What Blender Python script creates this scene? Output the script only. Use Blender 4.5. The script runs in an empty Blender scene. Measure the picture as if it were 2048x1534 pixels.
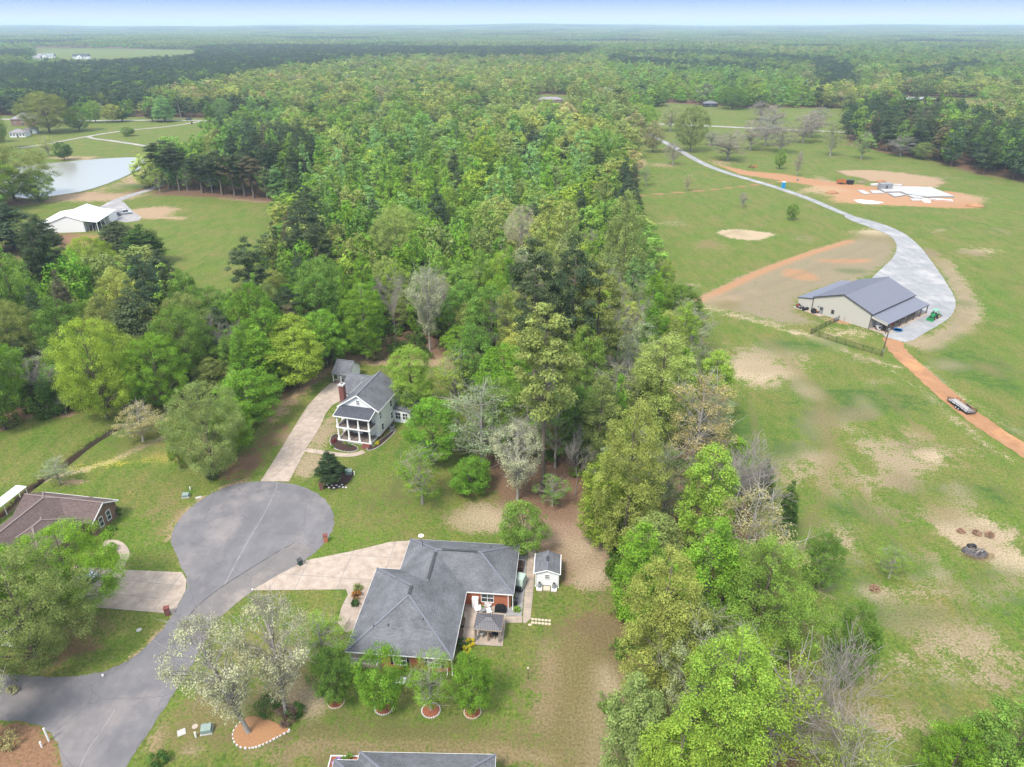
import bpy, math, random
import numpy as np
from mathutils import Vector, Matrix, Euler
SC = bpy.context.scene
COL = SC.collection
R = math.radians
random.seed(7); RNG = np.random.default_rng(11)
# ------------------------------------------------------------------ camera
CAM_H, FPX = 75.0, 1422.0                      # metres above the ground, focal length in pixels of the 2048 px photograph
PITCH = math.atan((767 - 46) / FPX)
cd = bpy.data.cameras.new('camera'); cam = bpy.data.objects.new('camera', cd); COL.objects.link(cam)
cd.sensor_width = 36; cd.lens = 36 * FPX / 2048; cd.clip_start = 0.5; cd.clip_end = 60000
cam.location = (0, 0, CAM_H); cam.rotation_euler = (math.pi / 2 - PITCH, 0, 0)
SC.camera = cam
# ------------------------------------------------------------------ sky, sun, exposure
SUN_EL, SUN_AZ = R(56), R(215)                 # azimuth clockwise from +Y: the sun stands behind the camera, a little to the left
w = bpy.data.worlds.new('World'); SC.world = w; w.use_nodes = True
nt = w.node_tree; nt.nodes.clear()
N = nt.nodes.new; LK = nt.links.new
out = N('ShaderNodeOutputWorld'); bg = N('ShaderNodeBackground'); sky = N('ShaderNodeTexSky')
sky.sky_type = 'NISHITA'; sky.sun_disc = False; sky.sun_elevation = SUN_EL; sky.sun_rotation = SUN_AZ
sky.altitude = 200; sky.air_density = 1.0; sky.dust_density = 0.6; sky.ozone_density = 1.5
bg.inputs[1].default_value = 0.118
# thin high cloud: the clear sky mixed with an even veil, blue low down the way the photograph shows
geo = N('ShaderNodeNewGeometry'); sep = N('ShaderNodeSeparateXYZ'); ramp = N('ShaderNodeValToRGB')
LK(geo.outputs['Incoming'], sep.inputs[0])
mneg = N('ShaderNodeMath'); mneg.operation = 'MULTIPLY'; mneg.inputs[1].default_value = -1; LK(sep.outputs[2], mneg.inputs[0])
LK(mneg.outputs[0], ramp.inputs[0])
cr = ramp.color_ramp; cr.elements[0].position = 0.0; cr.elements[0].color = (2.75, 3.15, 3.65, 1)
cr.elements[1].position = 1.0; cr.elements[1].color = (6.9, 7.3, 7.8, 1)
e = cr.elements.new(0.034); e.color = (.16, 1.02, 3.1, 1)
e = cr.elements.new(0.22); e.color = (4.3, 4.9, 5.8, 1)
mx = N('ShaderNodeMix'); mx.data_type = 'RGBA'; mx.inputs[0].default_value = 0.88
LK(sky.outputs[0], mx.inputs[6]); LK(ramp.outputs[0], mx.inputs[7]); LK(mx.outputs[2], bg.inputs[0]); LK(bg.outputs[0], out.inputs[0])
sl = bpy.data.lights.new('sun', 'SUN'); so = bpy.data.objects.new('sun', sl); COL.objects.link(so)
sl.energy = 2.3; sl.angle = R(14); sl.color = (1, 0.93, 0.82)
so.rotation_euler = (math.pi / 2 - SUN_EL, 0, math.pi - SUN_AZ)
SC.view_settings.view_transform = 'Standard'; SC.view_settings.look = 'None'
SC.view_settings.exposure = 1.27; SC.view_settings.gamma = 1
try: SC.view_settings.use_curve_mapping = False
except Exception: pass
SC.cycles.max_bounces = 5; SC.cycles.diffuse_bounces = 3; SC.cycles.glossy_bounces = 2
SC.cycles.transmission_bounces = 3; SC.cycles.transparent_max_bounces = 4; SC.cycles.volume_bounces = 0
# ------------------------------------------------------------------ helpers
_CP, _SP = math.cos(PITCH), math.sin(PITCH)
def at(px, py, z=0.0):
    """world point at height z that the photograph shows at pixel (px, py)"""
    u = (px - 1024) / FPX; v = (767 - py) / FPX
    t = (z - CAM_H) / (-_SP + v * _CP)
    return Vector((u * t, (_CP + v * _SP) * t, z))
def pix(X, Y, Z):
    dz = Z - CAM_H; a = Y * _CP - dz * _SP; b = Y * _SP + dz * _CP
    return 1024 + FPX * X / a, 767 - FPX * b / a
def W2(pts): return [tuple(at(*p)[:2]) for p in pts]
def tag(o, label=None, cat=None, group=None, kind=None):
    if label: o['label'] = label
    if cat: o['category'] = cat
    if group: o['group'] = group
    if kind: o['kind'] = kind
    return o
def empty(name, loc=(0, 0, 0), rz=0.0, label=None, cat=None, group=None):
    o = bpy.data.objects.new(name, None); COL.objects.link(o); o.location = loc; o.rotation_euler = (0, 0, rz)
    return tag(o, label, cat, group)
class MB:
    def __init__(s): s.v = []; s.f = []
    def add(s, vs, fs):
        n = len(s.v); s.v += [tuple(p) for p in vs]; s.f += [tuple(i + n for i in q) for q in fs]; return s
    def box(s, x0, y0, z0, x1, y1, z1):
        return s.prism([(x0, y0), (x1, y0), (x1, y1), (x0, y1)], z0, z1)
    def prism(s, poly, z0, z1):
        a = sum(poly[i][0] * poly[(i + 1) % len(poly)][1] - poly[(i + 1) % len(poly)][0] * poly[i][1] for i in range(len(poly)))
        if a < 0: poly = poly[::-1]
        n = len(poly)
        return s.add([(p[0], p[1], z0) for p in poly] + [(p[0], p[1], z1) for p in poly],
                     [tuple(range(n))[::-1], tuple(range(n, 2 * n))] + [(i, (i + 1) % n, n + (i + 1) % n, n + i) for i in range(n)])
    def tube(s, p, q, r0, r1=None, n=8, caps=True):
        p = Vector(p); q = Vector(q); r1 = r0 if r1 is None else r1
        d = (q - p).normalized(); a = d.orthogonal().normalized(); b = d.cross(a)
        vs = [p + (a * math.cos(2 * math.pi * i / n) + b * math.sin(2 * math.pi * i / n)) * r0 for i in range(n)]
        vs += [q + (a * math.cos(2 * math.pi * i / n) + b * math.sin(2 * math.pi * i / n)) * r1 for i in range(n)]
        fs = [(i, (i + 1) % n, n + (i + 1) % n, n + i) for i in range(n)]
        if caps: fs += [tuple(range(n))[::-1], tuple(range(n, 2 * n))]
        return s.add(vs, fs)
    def lathe(s, prof, c=(0, 0, 0), n=14, sx=1, sy=1):
        vs = []; fs = []; m = len(prof)
        for r, z in prof:
            vs += [(c[0] + r * sx * math.cos(2 * math.pi * i / n), c[1] + r * sy * math.sin(2 * math.pi * i / n), c[2] + z) for i in range(n)]
        for k in range(m - 1):
            fs += [(k * n + i, k * n + (i + 1) % n, (k + 1) * n + (i + 1) % n, (k + 1) * n + i) for i in range(n)]
        fs += [tuple(range(n))[::-1], tuple(range((m - 1) * n, m * n))]
        return s.add(vs, fs)
    def bar(s, p, q, w, h):
        p = Vector(p); q = Vector(q); d = (q - p).normalized()
        up = Vector((0, 0, 1)) if abs(d.z) < .95 else Vector((0, 1, 0))
        a = d.cross(up).normalized() * w / 2; b = a.cross(d).normalized() * h / 2
        vs = [p - a - b, p + a - b, p + a + b, p - a + b, q - a - b, q + a - b, q + a + b, q - a + b]
        return s.add(vs, [(3, 2, 1, 0), (4, 5, 6, 7), (0, 1, 5, 4), (1, 2, 6, 5), (2, 3, 7, 6), (3, 0, 4, 7)])
    def sheet(s, poly3, t):
        """a planar convex polygon given thickness t downwards"""
        n = len(poly3); lo = [(p[0], p[1], p[2] - t) for p in poly3]
        return s.add(list(poly3) + lo, [tuple(range(n)), tuple(range(n, 2 * n))[::-1]] + [(i, n + i, n + (i + 1) % n, (i + 1) % n) for i in range(n)])
    def mesh(s, name, m, smooth=False):
        me = bpy.data.meshes.new(name); me.from_pydata(s.v, [], s.f)
        me.materials.append(m)
        if smooth: me.polygons.foreach_set('use_smooth', [True] * len(me.polygons))
        return me
    def build(s, name, m, parent=None, loc=(0, 0, 0), rz=0.0, smooth=False):
        me = s.mesh(name, m, smooth)
        import bmesh
        b = bmesh.new(); b.from_mesh(me); bmesh.ops.recalc_face_normals(b, faces=b.faces); b.to_mesh(me); b.free()
        return link(name, me, parent, loc, rz)
def link(name, me, parent=None, loc=(0, 0, 0), rz=0.0):
    o = bpy.data.objects.new(name, me); COL.objects.link(o); o.location = loc; o.rotation_euler = (0, 0, rz)
    if parent: o.parent = parent
    return o
def children(o): return [c for c in bpy.data.objects if c.parent == o]
def copy_tree(o, loc, rz=0.0, label=None, group=None, kids=None):
    c = o.copy(); COL.objects.link(c); c.location = loc; c.rotation_euler = (0, 0, rz)
    if label: c['label'] = label
    if group: c['group'] = group
    for k in (kids if kids is not None else children(o)):
        d = k.copy(); COL.objects.link(d); d.parent = c
        for g in children(k):
            e_ = g.copy(); COL.objects.link(e_); e_.parent = d
    return c
# ------------------------------------------------------------------ materials
KA = .8     # all paints and surfaces are darker than their first estimate by this factor
def nodes(name):
    m = bpy.data.materials.new(name); m.use_nodes = True; t = m.node_tree
    return m, t, t.nodes.new, t.links.new, t.nodes['Principled BSDF']
def mat(name, c, rough=.7, var=.15, scale=2.0, bump=0.0, metal=0.0, c2=None, detail=6, spec=.3):
    m, t, N, L, p = nodes(name)
    p.inputs['Roughness'].default_value = rough; p.inputs['Metallic'].default_value = metal
    p.inputs['Specular IOR Level'].default_value = spec
    g = N('ShaderNodeNewGeometry'); n = N('ShaderNodeTexNoise'); n.inputs['Scale'].default_value = scale; n.inputs['Detail'].default_value = detail
    n.inputs['Roughness'].default_value = .65
    L(g.outputs['Position'], n.inputs['Vector'])
    x = N('ShaderNodeMix'); x.data_type = 'RGBA'
    a = [max(0, KA * v * (1 - var)) for v in c]; b = [min(1, KA * v * (1 + var)) for v in (c2 or c)]
    x.inputs[6].default_value = (*a, 1); x.inputs[7].default_value = (*b, 1)
    mr = N('ShaderNodeMapRange'); mr.inputs[1].default_value = .3; mr.inputs[2].default_value = .7
    L(n.outputs[0], mr.inputs[0]); L(mr.outputs[0], x.inputs[0]); L(x.outputs[2], p.inputs['Base Color'])
    if bump:
        bn = N('ShaderNodeBump'); bn.inputs['Strength'].default_value = 1; bn.inputs['Distance'].default_value = bump
        L(n.outputs[0], bn.inputs['Height']); L(bn.outputs[0], p.inputs['Normal'])
    return m
def shingle_mat(name, c, c2, k=.5):
    c = [v * KA for v in c]; c2 = [v * KA for v in c2]
    m, t, N, L, p = nodes(name); p.inputs['Roughness'].default_value = .9; p.inputs['Specular IOR Level'].default_value = .2
    g = N('ShaderNodeNewGeometry'); sx = N('ShaderNodeSeparateXYZ'); L(g.outputs['Position'], sx.inputs[0])
    ad = N('ShaderNodeMath'); ad.operation = 'ADD'; L(sx.outputs[0], ad.inputs[0]); L(sx.outputs[1], ad.inputs[1])
    cb = N('ShaderNodeCombineXYZ'); L(ad.outputs[0], cb.inputs[0]); L(sx.outputs[2], cb.inputs[1])
    br = N('ShaderNodeTexBrick'); br.inputs['Scale'].default_value = 1; br.inputs['Brick Width'].default_value = .34; br.inputs['Row Height'].default_value = .075
    br.inputs['Mortar Size'].default_value = .006; br.inputs['Color1'].default_value = (*c, 1); br.inputs['Color2'].default_value = (*c2, 1)
    br.inputs['Mortar'].default_value = (*[v * .6 for v in c], 1); L(cb.outputs[0], br.inputs['Vector'])
    n = N('ShaderNodeTexNoise'); n.inputs['Scale'].default_value = .45; n.inputs['Detail'].default_value = 8; L(g.outputs['Position'], n.inputs['Vector'])
    n2 = N('ShaderNodeTexNoise'); n2.inputs['Scale'].default_value = 9; n2.inputs['Detail'].default_value = 4; L(g.outputs['Position'], n2.inputs['Vector'])
    mm = N('ShaderNodeMath'); mm.operation = 'ADD'; L(n.outputs[0], mm.inputs[0]); L(n2.outputs[0], mm.inputs[1])
    mr = N('ShaderNodeMapRange'); mr.inputs[1].default_value = .7; mr.inputs[2].default_value = 1.3; mr.inputs[3].default_value = 1 - k * .5; mr.inputs[4].default_value = 1 + k * .5
    L(mm.outputs[0], mr.inputs[0])
    v = N('ShaderNodeVectorMath'); v.operation = 'SCALE'; L(br.outputs[0], v.inputs[0]); L(mr.outputs[0], v.inputs['Scale']); L(v.outputs[0], p.inputs['Base Color'])
    bn = N('ShaderNodeBump'); bn.inputs['Distance'].default_value = .02; L(br.outputs['Fac'], bn.inputs['Height']); bn.invert = True; L(bn.outputs[0], p.inputs['Normal'])
    return m
def brick_mat(name, c, c2, mortar, bw=.21, rh=.075):
    c, c2, mortar = ([v * KA for v in q] for q in (c, c2, mortar))
    m, t, N, L, p = nodes(name); p.inputs['Roughness'].default_value = .9
    g = N('ShaderNodeTexCoord'); sx = N('ShaderNodeSeparateXYZ'); L(g.outputs['Object'], sx.inputs[0])
    ad = N('ShaderNodeMath'); ad.operation = 'ADD'; L(sx.outputs[0], ad.inputs[0]); L(sx.outputs[1], ad.inputs[1])
    cb = N('ShaderNodeCombineXYZ'); L(ad.outputs[0], cb.inputs[0]); L(sx.outputs[2], cb.inputs[1])
    br = N('ShaderNodeTexBrick'); br.inputs['Scale'].default_value = 1; br.inputs['Brick Width'].default_value = bw; br.inputs['Row Height'].default_value = rh
    br.inputs['Mortar Size'].default_value = .008; br.inputs['Color1'].default_value = (*c, 1); br.inputs['Color2'].default_value = (*c2, 1); br.inputs['Mortar'].default_value = (*mortar, 1)
    L(cb.outputs[0], br.inputs['Vector']); L(br.outputs[0], p.inputs['Base Color'])
    bn = N('ShaderNodeBump'); bn.inputs['Distance'].default_value = .01; bn.invert = True; L(br.outputs['Fac'], bn.inputs['Height']); L(bn.outputs[0], p.inputs['Normal'])
    return m
def leaf_mat(name):
    m, t, N, L, p = nodes(name); t.nodes.remove(p); o = t.nodes['Material Output']
    a = N('ShaderNodeAttribute'); a.attribute_type = 'INSTANCER'; a.attribute_name = 'tint'
    v = N('ShaderNodeAttribute'); v.attribute_name = 'var'
    mr = N('ShaderNodeMapRange'); mr.inputs[3].default_value = .5; mr.inputs[4].default_value = 1.55; L(v.outputs['Fac'], mr.inputs[0])
    s = N('ShaderNodeVectorMath'); s.operation = 'SCALE'; L(a.outputs['Vector'], s.inputs[0]); L(mr.outputs[0], s.inputs['Scale'])
    g = N('ShaderNodeNewGeometry')
    mg = N('ShaderNodeMix'); mg.data_type = 'RGBA'; mg.blend_type = 'MULTIPLY'; mg.inputs[0].default_value = .3
    hs = N('ShaderNodeHueSaturation'); L(s.outputs[0], hs.inputs['Color'])
    mh = N('ShaderNodeMapRange'); mh.inputs[3].default_value = .482; mh.inputs[4].default_value = .515; L(g.outputs['Random Per Island'], mh.inputs[0]); L(mh.outputs[0], hs.inputs['Hue'])
    d = N('ShaderNodeBsdfDiffuse'); tr = N('ShaderNodeBsdfTranslucent'); mi = N('ShaderNodeMixShader'); mi.inputs[0].default_value = .38
    L(hs.outputs[0], d.inputs[0]); L(hs.outputs[0], tr.inputs[0]); L(d.outputs[0], mi.inputs[1]); L(tr.outputs[0], mi.inputs[2]); L(mi.outputs[0], o.inputs[0])
    return m
M = {}
M['leaf'] = leaf_mat('leaf')
M['bark'] = mat('bark', (.16, .13, .10), .9, .35, 6, .02)
M['bark_pale'] = mat('bark_pale', (.36, .33, .30), .9, .25, 6, .02)
M['shingle'] = shingle_mat('grey_shingle', (.15, .154, .172), (.195, .20, .222), .7)
M['shingle_dark'] = shingle_mat('dark_shingle', (.075, .08, .10), (.10, .105, .13), .35)
M['shingle_brown'] = shingle_mat('brown_shingle', (.13, .095, .09), (.19, .14, .13), .3)
M['ridge_brown'] = mat('brown_ridge_cap', (.22, .17, .16), .9, .1, 4)
M['ridge'] = mat('ridge_cap', (.17, .175, .21), .9, .1, 4)
M['white'] = mat('white_paint', (.93, .93, .93), .6, .04, 3)
M['siding'] = mat('white_siding', (.86, .87, .89), .6, .05, 3)
M['cream_metal'] = mat('cream_metal_siding', (.52, .50, .46), .5, .05, 3)
M['metal_roof'] = mat('charcoal_metal_roof', (.155, .16, .205), .42, .07, 1.2, spec=.4)
M['white_metal'] = mat('white_metal_roof', (.80, .81, .83), .4, .04, 1)
M['brick'] = brick_mat('orange_brick', (.62, .17, .07), (.50, .125, .055), (.40, .26, .18))
M['brick_brown'] = brick_mat('brown_brick', (.26, .13, .09), (.17, .08, .055), (.32, .26, .21))
M['brick_red'] = brick_mat('dark_red_brick', (.22, .055, .045), (.16, .04, .035), (.26, .17, .14))
M['asphalt'] = None
M['concrete'] = mat('concrete', (.38, .305, .25), .9, .16, .8, .004, c2=(.44, .36, .30), detail=9)
M['concrete_grey'] = mat('pale_concrete', (.46, .45, .43), .9, .12, .8, .004, detail=9)
M['black'] = mat('black_metal', (.02, .02, .022), .5, .2, 4)
M['dark'] = mat('dark_grey', (.06, .06, .065), .6, .2, 4)
M['grey'] = mat('mid_grey', (.24, .25, .26), .6, .15, 4)
M['glass'] = mat('window_glass', (.05, .06, .07), .12, .2, .7, spec=.8)
M['green_box'] = mat('utility_green', (.24, .31, .28), .6, .15, 4)
M['green_paint'] = mat('tractor_green', (.02, .24, .07), .4, .1, 3)
M['yellow_paint'] = mat('rim_yellow', (.75, .50, .06), .5, .1, 3)
M['rubber'] = mat('rubber', (.025, .025, .027), .85, .2, 6)
M['blue'] = mat('bright_blue_plastic', (.02, .20, .50), .4, .1, 3)
M['wood'] = mat('weathered_wood', (.33, .25, .18), .85, .2, 5, .004)
M['wood_dark'] = mat('dark_stained_wood', (.13, .085, .065), .8, .2, 5)
M['deck'] = mat('grey_brown_boards', (.20, .16, .14), .8, .2, 5)
M['mulch_red'] = mat('red_mulch', (.27, .09, .05), .95, .45, 9, .04)
M['mulch_dark'] = mat('dark_mulch', (.055, .03, .025), .95, .45, 9, .04)
M['mulch_orange'] = mat('orange_leaf_mulch', (.35, .185, .09), .95, .35, 9, .04)
M['stone_white'] = mat('white_stone', (.62, .60, .60), .85, .2, 8)
M['stone_tan'] = mat('tan_stone', (.55, .46, .36), .85, .2, 8)
M['block'] = mat('grey_block', (.27, .28, .30), .9, .12, 3)
M['red'] = mat('red_paint', (.5, .04, .03), .5, .1, 3)
M['silver'] = mat('silver_paint', (.62, .66, .72), .3, .05, 3, metal=.3)
M['navy'] = mat('dark_blue_paint', (.03, .045, .08), .3, .1, 3)
M['orange_rust'] = mat('rusty_orange', (.42, .16, .05), .7, .3, 5)
M['charcoal_fabric'] = mat('charcoal_fabric', (.012, .012, .015), .8, .2, 6)
M['sage_cover'] = mat('sage_vinyl_cover', (.40, .50, .44), .6, .1, 3)
# ------------------------------------------------------------------ ground
def inpoly(X, Y, P):
    r = np.zeros(X.shape, bool); n = len(P); j = n - 1
    for i in range(n):
        xi, yi = P[i]; xj, yj = P[j]
        if yi != yj:
            c = ((yi > Y) != (yj > Y)) & (X < (xj - xi) * (Y - yi) / (yj - yi) + xi); r ^= c
        j = i
    return r
def pdist(X, Y, P, closed=True):
    d = np.full(X.shape, 1e9)
    for i in range(len(P) if closed else len(P) - 1):
        ax, ay = P[i]; bx, by = P[(i + 1) % len(P)]
        vx, vy = bx - ax, by - ay; L2_ = vx * vx + vy * vy + 1e-9
        t = np.clip(((X - ax) * vx + (Y - ay) * vy) / L2_, 0, 1)
        d = np.minimum(d, np.hypot(X - ax - t * vx, Y - ay - t * vy))
    return d
def hills(X, Y):
    D = np.hypot(X, Y)
    z = 5 * np.sin(X / 900 + 1.3) * np.sin(Y / 700) * np.clip((D - 1500) / 1500, 0, 1)
    a = X / np.maximum(Y, 1)
    prof = 24 + 20 * np.exp(-((a - .0) / .16) ** 2) + 12 * np.exp(-((a - .55) / .2) ** 2) + 5 * np.sin(a * 17) + 3 * np.sin(a * 41 + 1)
    z = z + prof * np.clip((D - 5200) / 4500, 0, 1) ** 1.3
    return z
# clearings: everything else is woodland. (px, py) on the ground, (px, py, 15) where only tree tops show the edge
CLEAR = [W2(p) for p in [
    # village lots
    [(-260, 930), (0, 866), (60, 838), (200, 822), (245, 800), (300, 818), (400, 812), (520, 830), (600, 775), (650, 742), (700, 718), (880, 722), (935, 745), (960, 800), (990, 925), (1120, 935), (1175, 1060),
     (1228, 1130), (1245, 1200), (1228, 1300), (1213, 1400), (1222, 1534), (1230, 1800), (-400, 1900), (-400, 1100)],
    # big field on the right
    [(1690, 1800), (1665, 1534), (1620, 1400), (1585, 1290), (1555, 1180), (1530, 1080), (1475, 960), (1430, 880), (1405, 780), (1385, 700), (1362, 640), (1325, 580), (1290, 500), (1272, 420), (1262, 350),
     (1262, 300), (1282, 262), (1300, 215), (1330, 206), (1500, 216), (1690, 216), (1695, 290), (1800, 312), (1850, 318), (1905, 338), (2048, 366), (2300, 380), (2700, 1000), (2600, 1900)],
    # mown field behind the white barn
    [(-60, 470), (60, 398), (100, 388), (250, 388), (335, 380), (560, 400), (566, 440, 14), (520, 470, 14), (485, 520, 14), (452, 566, 14), (405, 572, 14), (345, 520, 14), (300, 470, 14), (240, 500, 14), (120, 520, 14), (-60, 520, 14)],
    # pond and fields up to the county road
    [(-300, 420), (100, 392), (250, 392), (320, 352), (425, 332), (430, 290), (530, 256, 4), (610, 249), (612, 238), (370, 236), (150, 232), (-300, 232)],
    [(560, 252), (1300, 254), (1300, 240), (560, 240)],
    # far gardens and fields
    [(1058, 207, 14), (1138, 209, 14), (1138, 190), (1066, 188)],
    [(1785, 203, 15), (1890, 207, 15), (1965, 214, 13), (1960, 196), (1770, 192)],
    [(58, 117, 17), (215, 117, 17), (395, 105, 17), (395, 99.5), (200, 96.5), (66, 96.5)],
    [(270, 84), (345, 83), (345, 78), (270, 80)], [(560, 79), (665, 77), (650, 73), (570, 75)], [(20, 86), (120, 84), (90, 80), (0, 82)], [(1560, 96), (1660, 95), (1640, 91), (1570, 92)], [(900, 72), (1010, 71), (1000, 68.5), (905, 69.5)],
]]
POND = W2([(20, 392), (60, 398), (130, 388), (170, 382), (230, 362), (270, 343), (298, 325), (302, 316), (270, 313), (180, 318), (120, 324), (40, 330), (-40, 345), (-60, 375)])
DITCH = W2([(0, 1028), (60, 972), (130, 925), (180, 885), (240, 848)])
def clear_mask(X, Y):
    r = np.zeros(X.shape, bool)
    for P in CLEAR: r |= inpoly(X, Y, P)
    return r
SAND = (.44, .35, .245); RED = (.39, .215, .12); STRAW = (.31, .25, .165); LITTER = (.17, .105, .07); DARKG = (.06, .12, .025); DRYG = (.20, .17, .075); TAN = (.37, .265, .175); PALE = (.52, .46, .37)
PATCH = []   # (world polygon or line, colour, strength, softness m, closed)
def P_(pts, c, s=1.0, soft=1.5): PATCH.append((W2(pts), c, s, soft, None))
def S_(pts, c, wd, s=1.0, soft=.8): PATCH.append((W2(pts), c, s, soft, wd))
def E_(px, py, rx, ry, c, s=.8, soft=None):
    c0 = at(px, py); k = at(px + rx, py); k2 = at(px, py + ry); rxm = abs(k[0] - c0[0]); rym = abs(k2[1] - c0[1])
    PATCH.append(([(c0[0] + rxm * math.cos(a) * (1 + .18 * math.sin(3 * a + px)), c0[1] + rym * math.sin(a) * (1 + .18 * math.sin(2 * a + py))) for a in np.linspace(0, 2 * math.pi, 17)[:-1]], c, s, soft or min(rxm, rym) * .8, None))
# right field
P_([(1390, 600), (1480, 552), (1600, 512), (1700, 480), (1735, 465), (1785, 470), (1797, 500), (1775, 530), (1745, 552), (1640, 580), (1600, 600), (1597, 622), (1640, 650), (1560, 648), (1470, 625)], (.26, .215, .15), .74, 3)
P_([(1862, 512), (1900, 520), (1932, 560), (1965, 610), (1970, 640), (1930, 672), (1850, 702), (1817, 690), (1895, 645), (1914, 605), (1890, 555)], STRAW, .76, 2.5)
S_([(1388, 606), (1440, 582), (1500, 553), (1560, 528), (1630, 503), (1700, 482)], RED, 1.6, .95, 1.0)
S_([(1390, 606), (1450, 628), (1520, 645), (1600, 668)], SAND, 1.6, .6, 2.2)
S_([(1600, 664), (1700, 705), (1770, 728), (1800, 735)], SAND, 1.5, .5, 2)
E_(1600, 549, 30, 13, RED, .8, 1.5); E_(1690, 522, 55, 5, RED, .8, 1); E_(1440, 597, 35, 8, TAN, .6)
E_(1490, 469, 55, 10, SAND, .95, 2); E_(1745, 464, 35, 6, SAND, .75); E_(1420, 490, 35, 12, DRYG, .8)
E_(1505, 740, 62, 26, SAND, .7, 3); E_(1560, 715, 70, 30, STRAW, .5, 4); E_(1440, 700, 50, 20, STRAW, .4)
E_(1690, 640, 30, 8, RED, .8, 1); E_(1700, 665, 60, 12, SAND, .5)
P_([(1430, 328), (1500, 342), (1570, 348), (1640, 360), (1700, 366), (1760, 374), (1830, 370), (1885, 380), (1930, 388), (1962, 408), (1955, 418), (1880, 416), (1800, 410), (1720, 403), (1680, 390), (1640, 374), (1560, 361), (1480, 349)], (.40, .215, .12), .85, 2.2)
P_([(1668, 341), (1750, 340), (1830, 347), (1885, 362), (1892, 374), (1800, 370), (1740, 362), (1700, 352)], TAN, .95, 1.2)
E_(1780, 395, 150, 15, (.42, .245, .145), .7, 5); E_(1650, 378, 45, 8, (.44, .30, .19), .6, 3); E_(1940, 396, 40, 8, TAN, .6)
S_([(1264, 392), (1330, 387), (1420, 380), (1500, 371), (1560, 364), (1590, 362)], RED, 1.2, .9, .8)
E_(1325, 330, 35, 5, TAN, .6); E_(1440, 325, 30, 5, TAN, .6); S_([(1262, 330), (1285, 320), (1270, 345), (1255, 370)], TAN, 3, .6, 2)
E_(1970, 500, 30, 8, SAND, .5); E_(1605, 385, 40, 6, TAN, .5); S_([(1690, 470), (1800, 480), (1870, 520)], DRYG, 6, .4, 4)
for a in [(1640, 940, 25, 60), (1850, 930, 60, 18), (1760, 900, 50, 40), (1700, 850, 20, 20), (1790, 960, 60, 20), (1950, 1060, 90, 30), (1990, 1110, 50, 35), (1930, 1010, 30, 14), (1860, 1120, 30, 14), (1760, 1185, 30, 20),
          (1830, 1240, 50, 30), (1690, 1080, 30, 40), (1900, 1290, 60, 16), (1860, 1330, 40, 16), (1760, 1440, 40, 30), (1960, 1360, 60, 20), (1640, 1150, 22, 40), (1850, 1180, 60, 20), (1720, 960, 18, 50), (1920, 900, 60, 10),
          (1620, 860, 20, 20), (1580, 930, 26, 40), (1985, 1330, 60, 16), (1700, 1330, 30, 30), (1600, 760, 18, 18), (1830, 870, 30, 14), (1980, 1195, 40, 14)]:
    E_(*a, STRAW, .55, 2.2)
for a in [(1990, 1075, 45, 12), (2020, 1120, 40, 26), (1955, 1045, 30, 8), (1905, 1060, 20, 8), (1860, 910, 30, 10), (1740, 1185, 22, 8), (1880, 1150, 14, 8), (1930, 1085, 22, 20)]:
    E_(*a, SAND, .72, 1.5)
for a in [(1660, 800, 70, 50), (1780, 800, 80, 40), (1500, 860, 60, 60), (1900, 980, 90, 14), (1700, 1020, 60, 30), (1960, 740, 90, 50), (1560, 690, 50, 12), (1640, 690, 60, 12), (1600, 840, 30, 60), (1800, 1110, 30, 40), (1960, 1150, 70, 18), (1720, 1240, 60, 14), (1880, 1400, 50, 30), (1600, 1050, 24, 40), (2000, 1230, 80, 14)]:
    E_(*a, DARKG, .55, 4)
S_([(1500, 660), (1560, 700), (1640, 790), (1660, 900), (1650, 980), (1610, 1060)], DRYG, 1.2, .5, 1.4); S_([(1800, 480), (1850, 560), (1960, 680), (2048, 760)], DRYG, 1, .35, 1.5)
for ln in ([(1420, 600), (1560, 560), (1700, 520), (1770, 500)], [(1440, 612), (1580, 580), (1640, 560)], [(1500, 590), (1640, 530), (1760, 480)], [(1900, 540), (1940, 600), (1930, 640), (1860, 690)], [(1880, 530), (1925, 600), (1900, 650)]): S_(ln, (.20, .17, .11), .5, .45, .9)
for ln in ([(1300, 560), (1420, 480), (1560, 430), (1620, 420)], [(1310, 500), (1430, 440), (1540, 410)], [(1840, 470), (1960, 440), (2048, 420)], [(1860, 500), (1990, 470), (2060, 455)], [(1660, 790), (1680, 900), (1740, 1010), (1860, 1110)], [(1640, 790), (1662, 910), (1720, 1020), (1840, 1120)],
           [(1500, 800), (1520, 900), (1600, 1000)], [(1760, 780), (1860, 880), (2010, 990)], [(1900, 1180), (1960, 1260), (2048, 1330)], [(1870, 1200), (1930, 1290), (2030, 1370)]): S_(ln, DRYG, .6, .5, .9)
S_([(1850, 735), (1930, 800), (2048, 870)], SAND, 1.0, .42, 1.3); S_([(1780, 740), (1860, 790), (1960, 880), (2048, 935)], SAND, .8, .4, 1.3)
_r = random.Random(21)
for _ in range(120):
    _x, _y = _r.uniform(1330, 2080), _r.uniform(270, 1520) if _r.random() < .8 else _r.uniform(640, 1500)
    _d = (_y - 46) / 1400
    E_(_x, _y, _r.uniform(14, 60) * (.3 + _d), _r.uniform(8, 34) * (_d + .05) ** 1.1, _r.choice([DRYG, STRAW, STRAW, (.22, .175, .11), STRAW, DARKG]), _r.uniform(.35, .6), 1.0 + 2 * _d)
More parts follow.
